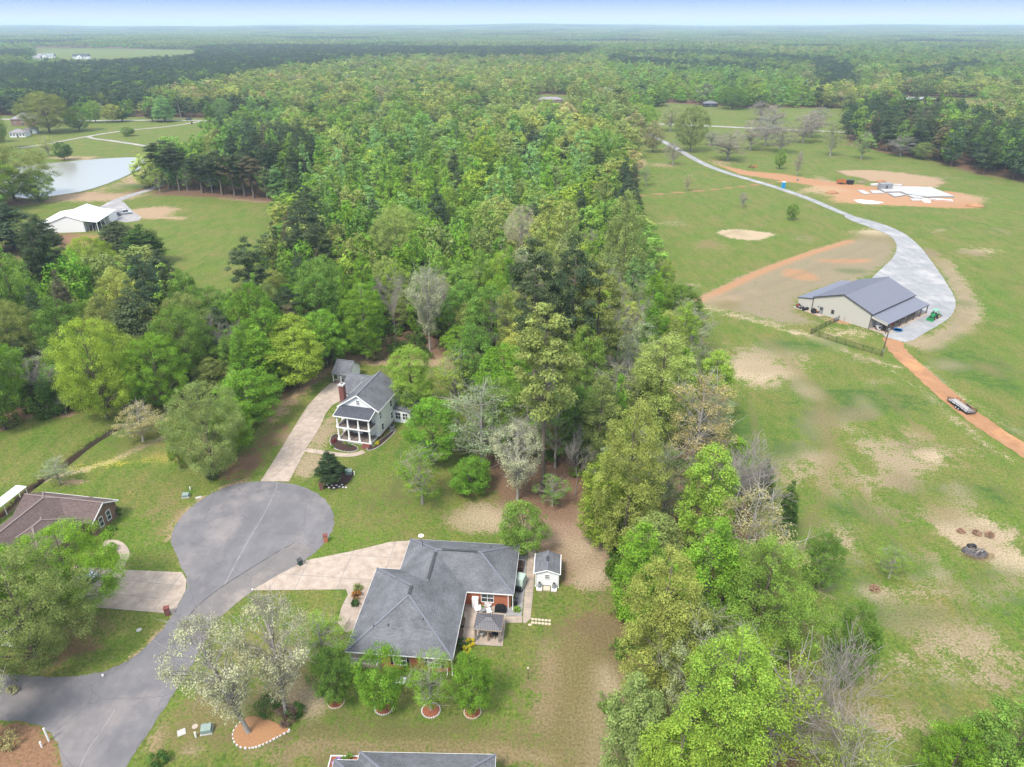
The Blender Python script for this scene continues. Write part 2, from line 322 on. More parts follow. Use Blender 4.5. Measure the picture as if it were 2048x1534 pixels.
# village lots
E_(970, 1035, 70, 22, SAND, .95, 2); E_(1120, 1062, 95, 45, (.46, .34, .25), .9, 2.5); E_(1150, 1120, 70, 60, LITTER, .8, 3); E_(1170, 1100, 50, 30, SAND, .8, 2.5); E_(1190, 1150, 45, 25, SAND, .8, 2)
P_([(960, 900), (1170, 900), (1180, 1060), (1090, 1060), (1000, 1010), (960, 960)], (.20, .125, .085), .85, 3)
S_([(1230, 1230), (1215, 1300), (1200, 1400), (1210, 1534)], DRYG, 4.0, .6, 3); E_(1208, 1375, 28, 40, SAND, .95, 1.5); E_(1190, 1470, 30, 60, SAND, .8, 2.5)
E_(1140, 1320, 26, 90, DRYG, .6, 2.5); E_(1100, 1390, 30, 90, TAN, .35, 2.5); E_(1175, 1260, 60, 40, LITTER, .5, 3)
S_([(1095, 1295), (1100, 1350), (1085, 1440)], TAN, .9, .5, 1.2); S_([(1150, 1290), (1170, 1400), (1140, 1534)], DRYG, 2.2, .5, 1.5)
S_([(600, 1490), (740, 1494), (860, 1495), (980, 1500), (1100, 1520)], TAN, .7, .7, .8)
P_([(640, 1430), (1000, 1440), (1180, 1470), (1100, 1500), (640, 1480)], DRYG, .5, 3)
E_(600, 1385, 45, 22, SAND, .85, 1.3); E_(630, 1410, 22, 26, SAND, .95, 1.0); E_(570, 1380, 50, 40, TAN, .6, 1.5); E_(385, 1500, 18, 8, SAND, .8, .6); E_(560, 1510, 60, 14, TAN, .5, 1.5); E_(310, 1480, 14, 22, TAN, .6, 1)
E_(430, 1400, 70, 80, DRYG, .7, 2.5); E_(600, 1330, 60, 50, DRYG, .6, 2.5); E_(520, 1290, 60, 50, DRYG, .5, 2)
P_([(560, 870), (640, 850), (660, 830), (680, 810), (655, 850), (660, 890), (640, 945), (600, 950), (585, 930)], STRAW, .55, 2); E_(615, 935, 28, 18, STRAW, .75, 1.5); E_(655, 860, 26, 26, STRAW, .6, 1.5)
P_([(640, 735), (700, 712), (900, 715), (960, 740), (880, 735), (700, 728), (640, 760), (600, 800), (540, 850), (520, 845)], TAN, .75, 2)
S_([(560, 860), (500, 920), (470, 950)], LITTER, 3, .6, 2); E_(480, 930, 40, 24, LITTER, .5, 2)
S_([(345, 868), (290, 890), (230, 920), (180, 935)], SAND, .7, .6, .7)
for a in [(190, 930, 40, 8), (270, 925, 50, 7), (330, 915, 40, 8), (160, 940, 25, 8)]: E_(*a, (.33, .32, .04), .42, 2.5)
for a in [(380, 900, 60, 30), (270, 895, 60, 18), (330, 1010, 60, 40), (440, 870, 60, 40)]: E_(*a, DRYG, .5, 3)
for a in [(240, 880, 50, 20), (380, 940, 50, 14), (290, 960, 60, 14), (760, 1000, 60, 12), (800, 940, 40, 30), (700, 1440, 70, 20), (850, 1450, 80, 20), (600, 1195, 60, 14), (1030, 1260, 60, 30)]: E_(*a, DARKG, .35, 4)
S_([(0, 1030), (60, 974), (95, 955), (170, 940)], SAND, .8, .7, .7); S_([(0, 1028), (60, 972), (130, 925), (180, 885), (240, 848)], (.045, .033, .022), .75, 1.3, .5); E_(150, 965, 30, 5, TAN, .8, .8)
E_(140, 1300, 50, 22, LITTER, .8, 2); E_(190, 1250, 60, 30, DRYG, .7, 3); E_(60, 1330, 60, 20, DRYG, .6, 2); E_(135, 828, 14, 6, TAN, .9, .5); E_(330, 1060, 20, 40, DRYG, .5, 2)
S_([(336, 1080), (345, 1055), (372, 1022), (402, 997), (442, 975), (490, 962)], TAN, .5, .7, .5); S_([(350, 1225), (330, 1255), (290, 1293), (250, 1327)], TAN, .5, .7, .5)
P_([(0, 1444), (40, 1444), (90, 1455), (118, 1490), (126, 1534), (126, 1640), (-100, 1640), (-100, 1450)], (.25, .145, .09), .9, .5)
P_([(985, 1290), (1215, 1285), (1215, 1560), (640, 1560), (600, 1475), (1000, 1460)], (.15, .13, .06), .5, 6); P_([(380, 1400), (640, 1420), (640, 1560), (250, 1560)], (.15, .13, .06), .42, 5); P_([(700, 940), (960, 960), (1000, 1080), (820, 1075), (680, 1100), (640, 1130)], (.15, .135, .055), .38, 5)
# pond bank, barn yard, far fields
S_([(60, 408), (140, 396), (190, 386), (250, 366), (300, 336), (312, 320)], TAN, 3.5, .8, 3); E_(200, 395, 90, 8, TAN, .8, 5); E_(300, 358, 40, 12, TAN, .6, 5); E_(270, 372, 40, 6, DARKG, .6, 3); E_(150, 316, 50, 5, TAN, .7, 3)
E_(300, 425, 60, 12, TAN, .85, 4); E_(170, 480, 70, 14, RED, .6, 4); E_(60, 500, 90, 40, LITTER, .7, 6); E_(350, 436, 30, 4, TAN, .8, 2); S_([(330, 386), (420, 388), (560, 402)], LITTER, 6, .9, 3); S_([(440, 398), (560, 406)], SAND, 1, .5, 2)
E_(100, 545, 60, 12, RED, .6, 4); E_(1950, 205, 60, 4, DRYG, .5, 10)

def grow(a, b, s, g): 
    o = [a]
    while o[-1] < b: o.append(o[-1] + s); s *= g
    return o
xs = np.array(sorted([-v for v in grow(100, 12500, 1.0, 1.062)[1:]] + list(np.arange(-100, 111, 1.0)) + grow(110, 12500, 1.0, 1.062)[1:]))
ys = np.array([-200, -100, -40, 0, 20] + list(np.arange(30, 150, 1.0)) + grow(150, 13500, 1.0, 1.0125))
GX, GY = np.meshgrid(xs, ys); X = GX.ravel(); Y = GY.ravel()
Z = hills(X, Y)
pin = inpoly(X, Y, POND); pdd = pdist(X, Y, POND)
Z -= np.where(pin, np.clip(pdd * .25, 0, 1.5), 0)
Z += np.where(~pin & (Y < 420), .5 * np.exp(-((pdd - 4) / 3) ** 2), 0)
dd = pdist(X, Y, DITCH, False); Z -= 1.0 * np.exp(-(dd / 1.0) ** 2)
NEARM = (Y < 900) & (np.abs(X) < 700)
patch = np.zeros((len(X), 4)); patch[:, 0:3] = [v * KA for v in LITTER]
cl = clear_mask(X, Y)
wood = np.where(cl, 0.0, .9)
dedge = np.full(X.shape, 1e9)
for P in CLEAR[:6]:
    dn = np.full(X.shape, 1e9); dn[NEARM] = pdist(X[NEARM], Y[NEARM], P); dedge = np.minimum(dedge, dn)
wood = np.where(cl, .45 * np.exp(-dedge / 2.0), .9 - .45 * np.exp(-dedge / 2.5))
patch[:, 3] = wood
for P, c, s, soft, wd in PATCH:
    A = np.array(P); pad = (wd or 0) + soft * 2 + 1
    q = (X > A[:, 0].min() - pad) & (X < A[:, 0].max() + pad) & (Y > A[:, 1].min() - pad) & (Y < A[:, 1].max() + pad)
    xx, yy = X[q], Y[q]
    if wd: sd = pdist(xx, yy, P, False) - wd
    else: sd = np.where(inpoly(xx, yy, P), -1, 1) * pdist(xx, yy, P)
    k = s * np.clip(.5 - sd / (2 * soft), 0, 1)
    a0 = patch[q, 3]; an = k + a0 * (1 - k)
    cc = (np.array(c)[None] * KA * k[:, None] + patch[q, 0:3] * (a0 * (1 - k))[:, None]) / np.maximum(an, 1e-6)[:, None]
    patch[q, 0:3] = cc; patch[q, 3] = an
me = bpy.data.meshes.new('ground'); nx, ny = len(xs), len(ys)
me.vertices.add(len(X)); me.vertices.foreach_set('co', np.stack([X, Y, Z], 1).astype(np.float32).ravel())
ii = (np.arange(ny - 1)[:, None] * nx + np.arange(nx - 1)[None]).ravel()
q = np.stack([ii, ii + 1, ii + nx + 1, ii + nx], 1).astype(np.int32)
me.loops.add(q.size); me.polygons.add(len(q)); me.loops.foreach_set('vertex_index', q.ravel())
me.polygons.foreach_set('loop_start', np.arange(0, q.size, 4, dtype=np.int32)); me.polygons.foreach_set('loop_total', np.full(len(q), 4, np.int32))
me.update(calc_edges=True); me.polygons.foreach_set('use_smooth', np.ones(len(q), bool))
ca = me.color_attributes.new('patch', 'FLOAT_COLOR', 'POINT'); ca.data.foreach_set('color', patch.astype(np.float32).ravel())
def ground_mat():
    m, t, N, L, p = nodes('grass_and_soil'); p.inputs['Roughness'].default_value = .95; p.inputs['Specular IOR Level'].default_value = .1
    g = N('ShaderNodeNewGeometry'); pos = g.outputs['Position']
    def noise(s, d=6, r=.6, vec=None, dist=0):
        n = N('ShaderNodeTexNoise'); n.inputs['Scale'].default_value = s; n.inputs['Detail'].default_value = d; n.inputs['Roughness'].default_value = r
        n.inputs['Distortion'].default_value = dist; L(vec or pos, n.inputs['Vector']); return n.outputs[0]
    def rng(v, a, b, c=0, d=1):
        m_ = N('ShaderNodeMapRange'); m_.inputs[1].default_value = a; m_.inputs[2].default_value = b; m_.inputs[3].default_value = c; m_.inputs[4].default_value = d; L(v, m_.inputs[0]); return m_.outputs[0]
    def mix(f, a, b, bt='MIX'):
        x = N('ShaderNodeMix'); x.data_type = 'RGBA'; x.blend_type = bt
        for i, v in ((0, f), (6, a), (7, b)):
            if isinstance(v, (tuple, float, int)): x.inputs[i].default_value = v if i == 0 else (*v, 1)
            else: L(v, x.inputs[i])
        return x.outputs[2]
    def ma(op, a, b):
        x = N('ShaderNodeMath'); x.operation = op
        for i, v in enumerate((a, b)):
            if isinstance(v, (float, int)): x.inputs[i].default_value = v
            else: L(v, x.inputs[i])
        return x.outputs[0]
    mp = N('ShaderNodeMapping'); mp.inputs['Scale'].default_value = (1, .35, 1); mp.inputs['Rotation'].default_value = (0, 0, .9); L(pos, mp.inputs[0])
    big = noise(.018, 5, .6); mid = noise(.09, 6, .65); mid2 = noise(.3, 6, .7, mp.outputs[0]); fine = noise(2.2, 6, .75); fib = noise(5, 3, .7, mp.outputs[0])
    c1 = mix(rng(big, .35, .65), (.082, .145, .020), (.118, .155, .032))
    c2 = mix(rng(mid, .40, .68), c1, (.158, .142, .055))
    c3 = mix(rng(mid2, .45, .7, 0, .85), c2, (.05, .112, .014))
    # mowing passes
    wv = N('ShaderNodeTexWave'); wv.bands_direction = 'DIAGONAL'; wv.inputs['Scale'].default_value = .28; wv.inputs['Distortion'].default_value = 3; wv.inputs['Detail'].default_value = 2; wv.inputs['Detail Scale'].default_value = .15; L(pos, wv.inputs['Vector'])
    c4 = mix(rng(wv.outputs[0], 0, 1, 0, .22), c3, (.08, .115, .03))
    c5 = mix(rng(fine, .38, .62), mix(1.0, c4, (.68, .74, .64), 'MULTIPLY'), mix(1.0, c4, (1.65, 1.48, 1.4), 'MULTIPLY'))
    dryspk = noise(.8, 8, .8); c5 = mix(rng(dryspk, .50, .66, 0, .75), c5, (.22, .17, .09)); grn = noise(.5, 8, .8, None, .5); c5 = mix(rng(grn, .52, .66, 0, .75), c5, (.075, .15, .018))
    c5 = mix(rng(fib, .35, .7), mix(1.0, c5, (.68, .7, .62), 'MULTIPLY'), c5)
    a = N('ShaderNodeAttribute'); a.attribute_name = 'patch'
    brk = noise(.4, 10, .78); brk2 = noise(3.0, 5, .7)
    nn = ma('ADD', ma('MULTIPLY', ma('SUBTRACT', brk, .5), 2.1), ma('MULTIPLY', ma('SUBTRACT', brk2, .5), 1.9))
    f = rng(ma('ADD', a.outputs['Alpha'], nn), .43, .61)
    f = ma('MULTIPLY', f, rng(a.outputs['Alpha'], .02, .2))
    soil = mix(rng(brk2, .3, .7), mix(1.0, a.outputs['Color'], (.55, .55, .5), 'MULTIPLY'), mix(1.0, a.outputs['Color'], (1.35, 1.33, 1.3), 'MULTIPLY'))
    L(mix(f, c5, soil), p.inputs['Base Color'])
    b = N('ShaderNodeBump'); b.inputs['Distance'].default_value = .12; b.inputs['Strength'].default_value = .8; L(ma('ADD', fine, ma('MULTIPLY', mid2, 2.0)), b.inputs['Height']); L(b.outputs[0], p.inputs['Normal'])
    return m
me.materials.append(ground_mat())
tag(link('ground', me), 'grass fields, lawns, bare soil and woodland floor', kind='structure')
# ------------------------------------------------------------------ roads, drives, paths
def densify(P, step=.8, jit=0.0, closed=True, seed=3):
    r = random.Random(seed); o = []; n = len(P)
    for i in range(n if closed else n - 1):
        a = Vector(P[i]); b = Vector(P[(i + 1) % n]); L_ = (b - a).length; k = max(1, int(L_ / step)); nn = Vector((-(b - a).y, (b - a).x)) / max(L_, 1e-6)
        for j in range(k): o.append(tuple(a + (b - a) * j / k + nn * r.uniform(-jit, jit)))
    if not closed: o.append(tuple(P[-1]))
    return o
def smooth(P, closed=True, it=2):
    for _ in range(it):
        o = []; n = len(P)
        if not closed: o.append(P[0])
        for i in range(n if closed else n - 1):
            a, b = P[i], P[(i + 1) % n]
            o += [(a[0] * .75 + b[0] * .25, a[1] * .75 + b[1] * .25), (a[0] * .25 + b[0] * .75, a[1] * .25 + b[1] * .75)]
        if not closed: o.append(P[-1])
        P = o
    return P
def flat(name, P, m, z, label, jit=.06, step=.7, sm=2, thick=None):
    P = smooth(P, True, sm); P = densify(P, step, jit)
    mb = MB()
    if thick: mb.prism(P, z - thick, z)
    else: mb.add([(p[0], p[1], z) for p in P], [tuple(range(len(P)))])
    me = bpy.data.meshes.new(name); me.from_pydata(mb.v, [], mb.f); me.materials.append(m)
    import bmesh
    b = bmesh.new(); b.from_mesh(me); bmesh.ops.triangulate(b, faces=[f for f in b.faces if len(f.verts) > 4]); bmesh.ops.recalc_face_normals(b, faces=b.faces)
    if not thick:
        for f in b.faces:
            if f.normal.z < 0: f.normal_flip()
    b.to_mesh(me); b.free()
    return tag(link(name, me), label, kind='structure')
def strip(P, wd, sm=2):
    P = smooth(P, False, sm) if sm else P; l = []; r = []
    for i in range(len(P)):
        a = Vector(P[max(i - 1, 0)]); b = Vector(P[min(i + 1, len(P) - 1)]); d = (b - a).normalized(); n = Vector((-d.y, d.x))
        ww = wd[0] + (wd[1] - wd[0]) * i / (len(P) - 1) if isinstance(wd, tuple) else wd
        l.append(tuple(Vector(P[i]) + n * ww / 2)); r.append(tuple(Vector(P[i]) - n * ww / 2))
    return l + r[::-1]
def road_mat(name, c, c2, sc=.25, streak=.35, pale=(.33, .32, .33)):
    c, c2, pale = (tuple(v * KA for v in q) for q in (c, c2, pale))
    m, t, N, L, p = nodes(name); p.inputs['Roughness'].default_value = .85; p.inputs['Specular IOR Level'].default_value = .25
    g = N('ShaderNodeNewGeometry')
    def noise(s, d, r, v=None):
        n = N('ShaderNodeTexNoise'); n.inputs['Scale'].default_value = s; n.inputs['Detail'].default_value = d; n.inputs['Roughness'].default_value = r; L(v or g.outputs['Position'], n.inputs['Vector']); return n.outputs[0]
    def rng(v, a, b, c=0, d=1):
        m_ = N('ShaderNodeMapRange'); m_.inputs[1].default_value = a; m_.inputs[2].default_value = b; m_.inputs[3].default_value = c; m_.inputs[4].default_value = d; L(v, m_.inputs[0]); return m_.outputs[0]
    def mix(f, a, b):
        x = N('ShaderNodeMix'); x.data_type = 'RGBA'
        for i, v in ((0, f), (6, a), (7, b)):
            if isinstance(v, tuple): x.inputs[i].default_value = (*v, 1)
            else: L(v, x.inputs[i])
        return x.outputs[2]
    mp = N('ShaderNodeMapping'); mp.inputs['Scale'].default_value = (1, .2, 1); mp.inputs['Rotation'].default_value = (0, 0, -.6); L(g.outputs['Position'], mp.inputs[0])
    a = mix(rng(noise(sc, 8, .6), .35, .65), c, c2)
    a = mix(rng(noise(.5, 6, .6, mp.outputs[0]), .5, .8, 0, streak), a, pale)
    a = mix(rng(noise(.11, 6, .65), .5, .68, 0, .7), a, tuple(v * 1.8 + .02 * k for k, v in zip((3, 1.6, 0), c))); a = mix(rng(noise(.16, 5, .6, mp.outputs[0]), .55, .75, 0, .5), a, tuple(v * .7 for v in c))
    a = mix(rng(noise(14, 3, .8), .2, .8, 0, .45), a, tuple(v * .5 for v in c))
    vo = N('ShaderNodeTexVoronoi'); vo.feature = 'DISTANCE_TO_EDGE'; vo.inputs['Scale'].default_value = .11
    wob = N('ShaderNodeVectorMath'); wob.operation = 'ADD'; n3 = N('ShaderNodeTexNoise'); n3.inputs['Scale'].default_value = .7; n3.inputs['Detail'].default_value = 5; L(g.outputs['Position'], n3.inputs['Vector'])
    L(g.outputs['Position'], wob.inputs[0]); L(n3.outputs[1], wob.inputs[1]); L(wob.outputs[0], vo.inputs['Vector'])
    if streak < .5: a = mix(rng(vo.outputs[0], 0, .006, .55, 0), a, tuple(v * .45 for v in c))
    L(a, p.inputs['Base Color'])
    b = N('ShaderNodeBump'); b.inputs['Distance'].default_value = .015; L(noise(14, 3, .8), b.inputs['Height']); L(b.outputs[0], p.inputs['Normal'])
    return m
M['asphalt'] = road_mat('asphalt', (.16, .155, .17), (.215, .205, .215))
M['asphalt_patch'] = road_mat('asphalt_patch', (.19, .175, .175), (.22, .20, .195), .4, .2)
M['gravel'] = road_mat('white_gravel', (.275, .28, .295), (.36, .365, .375), .3, .7, (.53, .52, .52))
M['gravel_far'] = road_mat('grey_gravel', (.30, .29, .30), (.37, .36, .36), .3, .7, (.43, .41, .40))
M['red_dirt'] = road_mat('orange_dirt', (.35, .175, .085), (.41, .22, .115), .5, .6, (.44, .28, .16))
M['pale_road'] = road_mat('pale_road', (.33, .31, .30), (.40, .38, .36), .1, .6, (.45, .42, .40))
ASPH = W2([(-120, 1352), (0, 1347), (60, 1352), (130, 1356), (195, 1347), (250, 1327), (298, 1290), (335, 1248), (352, 1218), (372, 1182), (375, 1160), (366, 1140), (352, 1110), (341, 1085), (346, 1058), (370, 1024), (400, 1000), (442, 977), (490, 964),
           (540, 962), (590, 968), (630, 983), (656, 1004), (669, 1030), (666, 1058), (652, 1084), (628, 1108), (585, 1136), (520, 1172), (480, 1200), (440, 1232), (415, 1270), (380, 1340), (340, 1400), (300, 1460), (250, 1534), (200, 1640), (110, 1640),
           (126, 1534), (120, 1495), (100, 1462), (70, 1447), (30, 1441), (-120, 1440)])
flat('cul_de_sac_road', ASPH, M['asphalt'], .02, 'grey asphalt road ending in a round turning circle', .13, .45, 1)
flat('asphalt_patch', W2([(377, 1234), (400, 1205), (470, 1156), (560, 1101), (588, 1086), (630, 1098), (612, 1118), (585, 1136), (520, 1172), (480, 1200), (436, 1238), (405, 1243)]), M['asphalt_patch'], .024, 'browner repaired strip of asphalt on the turning circle', .05, .7, 0)
def clip(P, x0, y0, x1, y1):
    def cut(P, ins, inter):
        o = []
        for i in range(len(P)):
            a, b = P[i - 1], P[i]
            if ins(b):
                if not ins(a): o.append(inter(a, b))
                o.append(b)
            elif ins(a): o.append(inter(a, b))
        return o
    def ix(v): return lambda a, b: (v, a[1] + (b[1] - a[1]) * (v - a[0]) / (b[0] - a[0]))
    def iy(v): return lambda a, b: (a[0] + (b[0] - a[0]) * (v - a[1]) / (b[1] - a[1]), v)
    for ins, it in ((lambda p: p[0] >= x0, ix(x0)), (lambda p: p[0] <= x1, ix(x1)), (lambda p: p[1] >= y0, iy(y0)), (lambda p: p[1] <= y1, iy(y1))):
        P = cut(P, ins, it)
        if len(P) < 3: return []
    return P
def slabs(name, P, ang, sx, sy, label, m, z=.05, gap=.085, m2=None):
    """a concrete surface laid as separate slabs with open joints"""
    root = tag(empty(name, (0, 0, 0)), label, kind='structure')
    c, s = math.cos(ang), math.sin(ang)
    if isinstance(P[0][0], tuple):
        for k_, q_ in enumerate(P): slab_field(root, q_, c, s, sx, sy, m, z, gap, m2, k_ * .002)
    else: slab_field(root, P, c, s, sx, sy, m, z, gap, m2, 0)
    return root
def slab_field(root, P, c, s, sx, sy, m, z, gap, m2, dz):
    Q = [(p[0] * c + p[1] * s, -p[0] * s + p[1] * c) for p in P]
    x0 = min(p[0] for p in Q); y0 = min(p[1] for p in Q); x1 = max(p[0] for p in Q); y1 = max(p[1] for p in Q)
    i = x0
    while i < x1:
        j = y0
        while j < y1:
            C = clip(Q, i + gap / 2, j + gap / 2, i + sx - gap / 2, j + sy - gap / 2)
            if len(C) >= 3:
                C2 = []
                for p in C:
                    if not C2 or math.hypot(p[0] - C2[-1][0], p[1] - C2[-1][1]) > .01: C2.append(p)
                if len(C2) >= 3:
                    h = random.uniform(-.004, .004)
                    MB().prism([(p[0] * c - p[1] * s, p[0] * s + p[1] * c) for p in C2], 0, z + h).build('slab', m2 if m2 and random.random() < .3 else m, root)
            j += sy
        i += sx
    MB().prism(P, -.02, z * .55 + dz).build('joint_bed', M['grey'], root)
M['concrete2'] = mat('concrete_darker', (.34, .275, .225), .9, .16, .8, .004, c2=(.40, .33, .275), detail=9)
D1 = W2([(521, 963), (558, 905), (588, 855), (615, 812), (640, 785), (662, 766), (697, 768), (684, 800), (664, 811), (651, 828), (641, 852), (624, 880), (615, 893), (608, 907), (578, 963)])
slabs('driveway', D1, R(-18), 3.4, 6.0, 'long concrete driveway running up to the white two-storey house', M['concrete'], m2=M['concrete2'])
D2 = W2([(504, 1181), (560, 1148), (612, 1121), (697, 1104), (745, 1093), (780, 1084), (830, 1081), (800, 1150), (745, 1205), (722, 1262), (690, 1264), (675, 1245), (684, 1212), (696, 1190), (692, 1179)])
slabs('driveway', D2, R(-5.2), 6.2, 5.2, 'wide tan concrete driveway beside the brick house with the grey roof', M['concrete'], m2=M['concrete2'])
D3 = W2([(150, 1132), (253, 1140), (364, 1145), (373, 1160), (371, 1182), (347, 1228), (180, 1214), (120, 1200)])
slabs('driveway', D3, R(-8), 2.9, 2.9, 'pale concrete driveway of square slabs in front of the brown roofed house', M['concrete'], m2=M['concrete2'])
PATIO = [W2([(930, 1200), (1012, 1208), (1011, 1247), (1005, 1293), (944, 1289), (925, 1284)]), W2([(1012, 1233), (1045, 1233), (1044, 1246), (1012, 1246)]),
         W2([(1046, 1232), (1050, 1180), (1056, 1108), (1050, 1097), (1057, 1091), (1070, 1097), (1073, 1108), (1066, 1187), (1061, 1238), (1051, 1247), (1046, 1246)])]
slabs('patio', PATIO, R(-5.2), 3.0, 3.0, 'tan concrete patio and walk around the gazebo behind the brick house', M['concrete'], m2=M['concrete2'], z=.07)
flat('gravel_bed', W2([(1036, 1112), (1055, 1110), (1049, 1180), (1043, 1232), (1012, 1232), (1011, 1212), (1031, 1214)]), M['gravel_far'], .03, 'grey gravel strip between the brick house and the side walk', .05, .4, 0)
flat('garden_path', strip(W2([(612, 900), (650, 906), (690, 911), (713, 909), (728, 903)]), 1.3), M['concrete'], .06, 'curved concrete path from driveway to the porch steps', 0, .6, 0, .08)
flat('garden_path', strip(W2([(207, 1086), (232, 1086), (247, 1100), (250, 1115), (240, 1130), (232, 1142)]), 1.5), M['concrete'], .06, 'curved tan path beside the driveway of the brown roofed house', 0, .5, 0, .08)
flat('gravel_drive', W2([(1690, 428), (1760, 446), (1805, 464), (1836, 488), (1858, 516), (1880, 546), (1902, 580), (1913, 605), (1906, 630), (1882, 648), (1850, 666), (1817, 686), (1790, 680), (1764, 672), (1750, 640), (1738, 562), (1762, 538), (1788, 515), (1795, 492), (1784, 473), (1750, 458), (1690, 437)]), M['gravel'], .05, 'white gravel yard widening beside the cream metal barn', .12, 1.0, 1)
flat('gravel_drive', strip(W2([(1288, 262), (1300, 270), (1345, 292), (1400, 325), (1450, 345), (1510, 362), (1560, 377), (1620, 398), (1670, 420), (1700, 432)]), (5.0, 3.6)), M['gravel'], .045, 'narrow white gravel drive crossing the field to the county road', .1, 2.0, 0)
flat('dirt_track', strip(W2([(1782, 676), (1797, 706), (1840, 742), (1890, 788), (1940, 828), (1995, 868), (2070, 915), (2200, 990)]), 4.6), M['red_dirt'], .04, 'orange dirt track running down from the barn yard', .25, .9, 0)
flat('county_road', strip(W2([(-200, 232), (60, 240), (180, 242), (300, 240), (420, 241), (520, 244), (620, 248), (800, 247), (1000, 244), (1200, 245), (1320, 248), (1420, 252), (1540, 258), (1700, 264), (1900, 285), (2200, 310)]), 6.5), M['pale_road'], .02, 'pale county road passing beyond the woods', .05, 6, 0)
flat('farm_drive', strip(W2([(404, 242), (384, 246), (330, 254), (270, 259), (220, 265), (180, 272), (140, 279), (95, 288), (40, 296)]), 3.6), M['pale_road'], .035, 'pale curved drive above the pond', .1, 3, 0)
flat('farm_drive', strip(W2([(176, 273), (185, 277), (220, 281), (280, 290), (320, 297), (345, 310), (350, 330)]), 3.6), M['pale_road'], .031, 'pale branch drive passing the pond bank', .1, 3, 0)
flat('farm_drive', strip(W2([(350, 330), (330, 362), (312, 376), (270, 388), (235, 400), (215, 412), (190, 425)]), (3.4, 6)), M['gravel_far'], .03, 'grey gravel drive curving down to the white barn', .15, 2, 0)
flat('farm_drive', W2([(205, 405), (245, 400), (262, 420), (290, 440), (240, 446), (215, 430)]), M['gravel_far'], .026, 'grey gravel parking beside the white barn', .15, 2, 1)
wm, t_, N_, L_, p_ = nodes('pond_water'); p_.inputs['Base Color'].default_value = (.25, .25, .22, 1); p_.inputs['Roughness'].default_value = .2; p_.inputs['Specular IOR Level'].default_value = .9
nz = N_('ShaderNodeTexNoise'); nz.inputs['Scale'].default_value = 1.2; nz.inputs['Detail'].default_value = 5; bb = N_('ShaderNodeBump'); bb.inputs['Distance'].default_value = .01; L_(nz.outputs[0], bb.inputs['Height']); L_(bb.outputs[0], p_.inputs['Normal'])
cx = sum(p[0] for p in POND) / len(POND); cy = sum(p[1] for p in POND) / len(POND)
flat('pond_water', [(p[0] + (cx - p[0]) * .01, p[1] + (cy - p[1]) * .01) for p in POND], wm, -.12, 'still grey pond below the curved drive', 0, 4, 1)

M['seam'] = mat('pale_crack_filler', (.27, .26, .265), .9, .15, 2)
for pts in ([(556, 964), (548, 990), (522, 1040), (492, 1088), (470, 1130), (448, 1172)], [(230, 1420), (205, 1460), (175, 1500), (160, 1534)], [(590, 1085), (560, 1101), (470, 1156), (400, 1205), (377, 1234)]):
    flat('road_seam', strip(W2(pts), .12), M['seam'] if pts[0][0] != 590 else M['dark'], .029, 'thin seam running along the asphalt', .05, .5, 0)
# ------------------------------------------------------------------ tree prototypes
def unit(n, g):
    v = g.normal(size=(n, 3)); return v / np.linalg.norm(v, axis=1)[:, None]
def leaf_mesh(name, C, per, size, flatz, seed, up=.45, rnd=.6):
    """crown of small leaf sprays: C = clump centres and radii (x, y, z, r)"""
    g = np.random.default_rng(seed); C = np.asarray(C, float); n = len(C)
    k = np.maximum(3, (per * (C[:, 3] / C[:, 3].mean()) ** 2).astype(int)); ci = np.repeat(np.arange(n), k); m = len(ci)
    d = unit(m, g); d[:, 2] = np.where(g.random(m) < .35, np.abs(d[:, 2]), d[:, 2]); r = C[ci, 3] * g.random(m) ** .42
    p = C[ci, :3] + d * r[:, None] * np.array([1, 1, flatz])
    nn = d * .75 + np.array([0, 0, up]) + unit(m, g) * rnd; nn /= np.linalg.norm(nn, axis=1)[:, None]
    t = np.cross(nn, unit(m, g)); t /= np.linalg.norm(t, axis=1)[:, None]; b = np.cross(nn, t)
    L = size * g.uniform(.6, 1.35, m)[:, None]
    droop = np.zeros((m, 3)); droop[:, 2] = -L[:, 0] * .12
    v = np.stack([p - t * L * .5 + droop, p - b * L * .34, p + t * L * .5 + droop, p + b * L * .34], 1).reshape(-1, 3)
    cv = g.random(n); var = np.repeat(np.clip(cv[ci] * .6 + g.random(m) * .4, 0, 1), 4)
    me = bpy.data.meshes.new(name); me.vertices.add(len(v)); me.vertices.foreach_set('co', v.astype(np.float32).ravel())
    f = np.arange(len(v), dtype=np.int32)
    me.loops.add(len(f)); me.polygons.add(m); me.loops.foreach_set('vertex_index', f)
    me.polygons.foreach_set('loop_start', np.arange(0, len(f), 4, dtype=np.int32)); me.polygons.foreach_set('loop_total', np.full(m, 4, np.int32))
    me.update(calc_edges=True); a = me.attributes.new('var', 'FLOAT', 'POINT'); a.data.foreach_set('value', var.astype(np.float32))
    me.materials.append(M['leaf']); return me
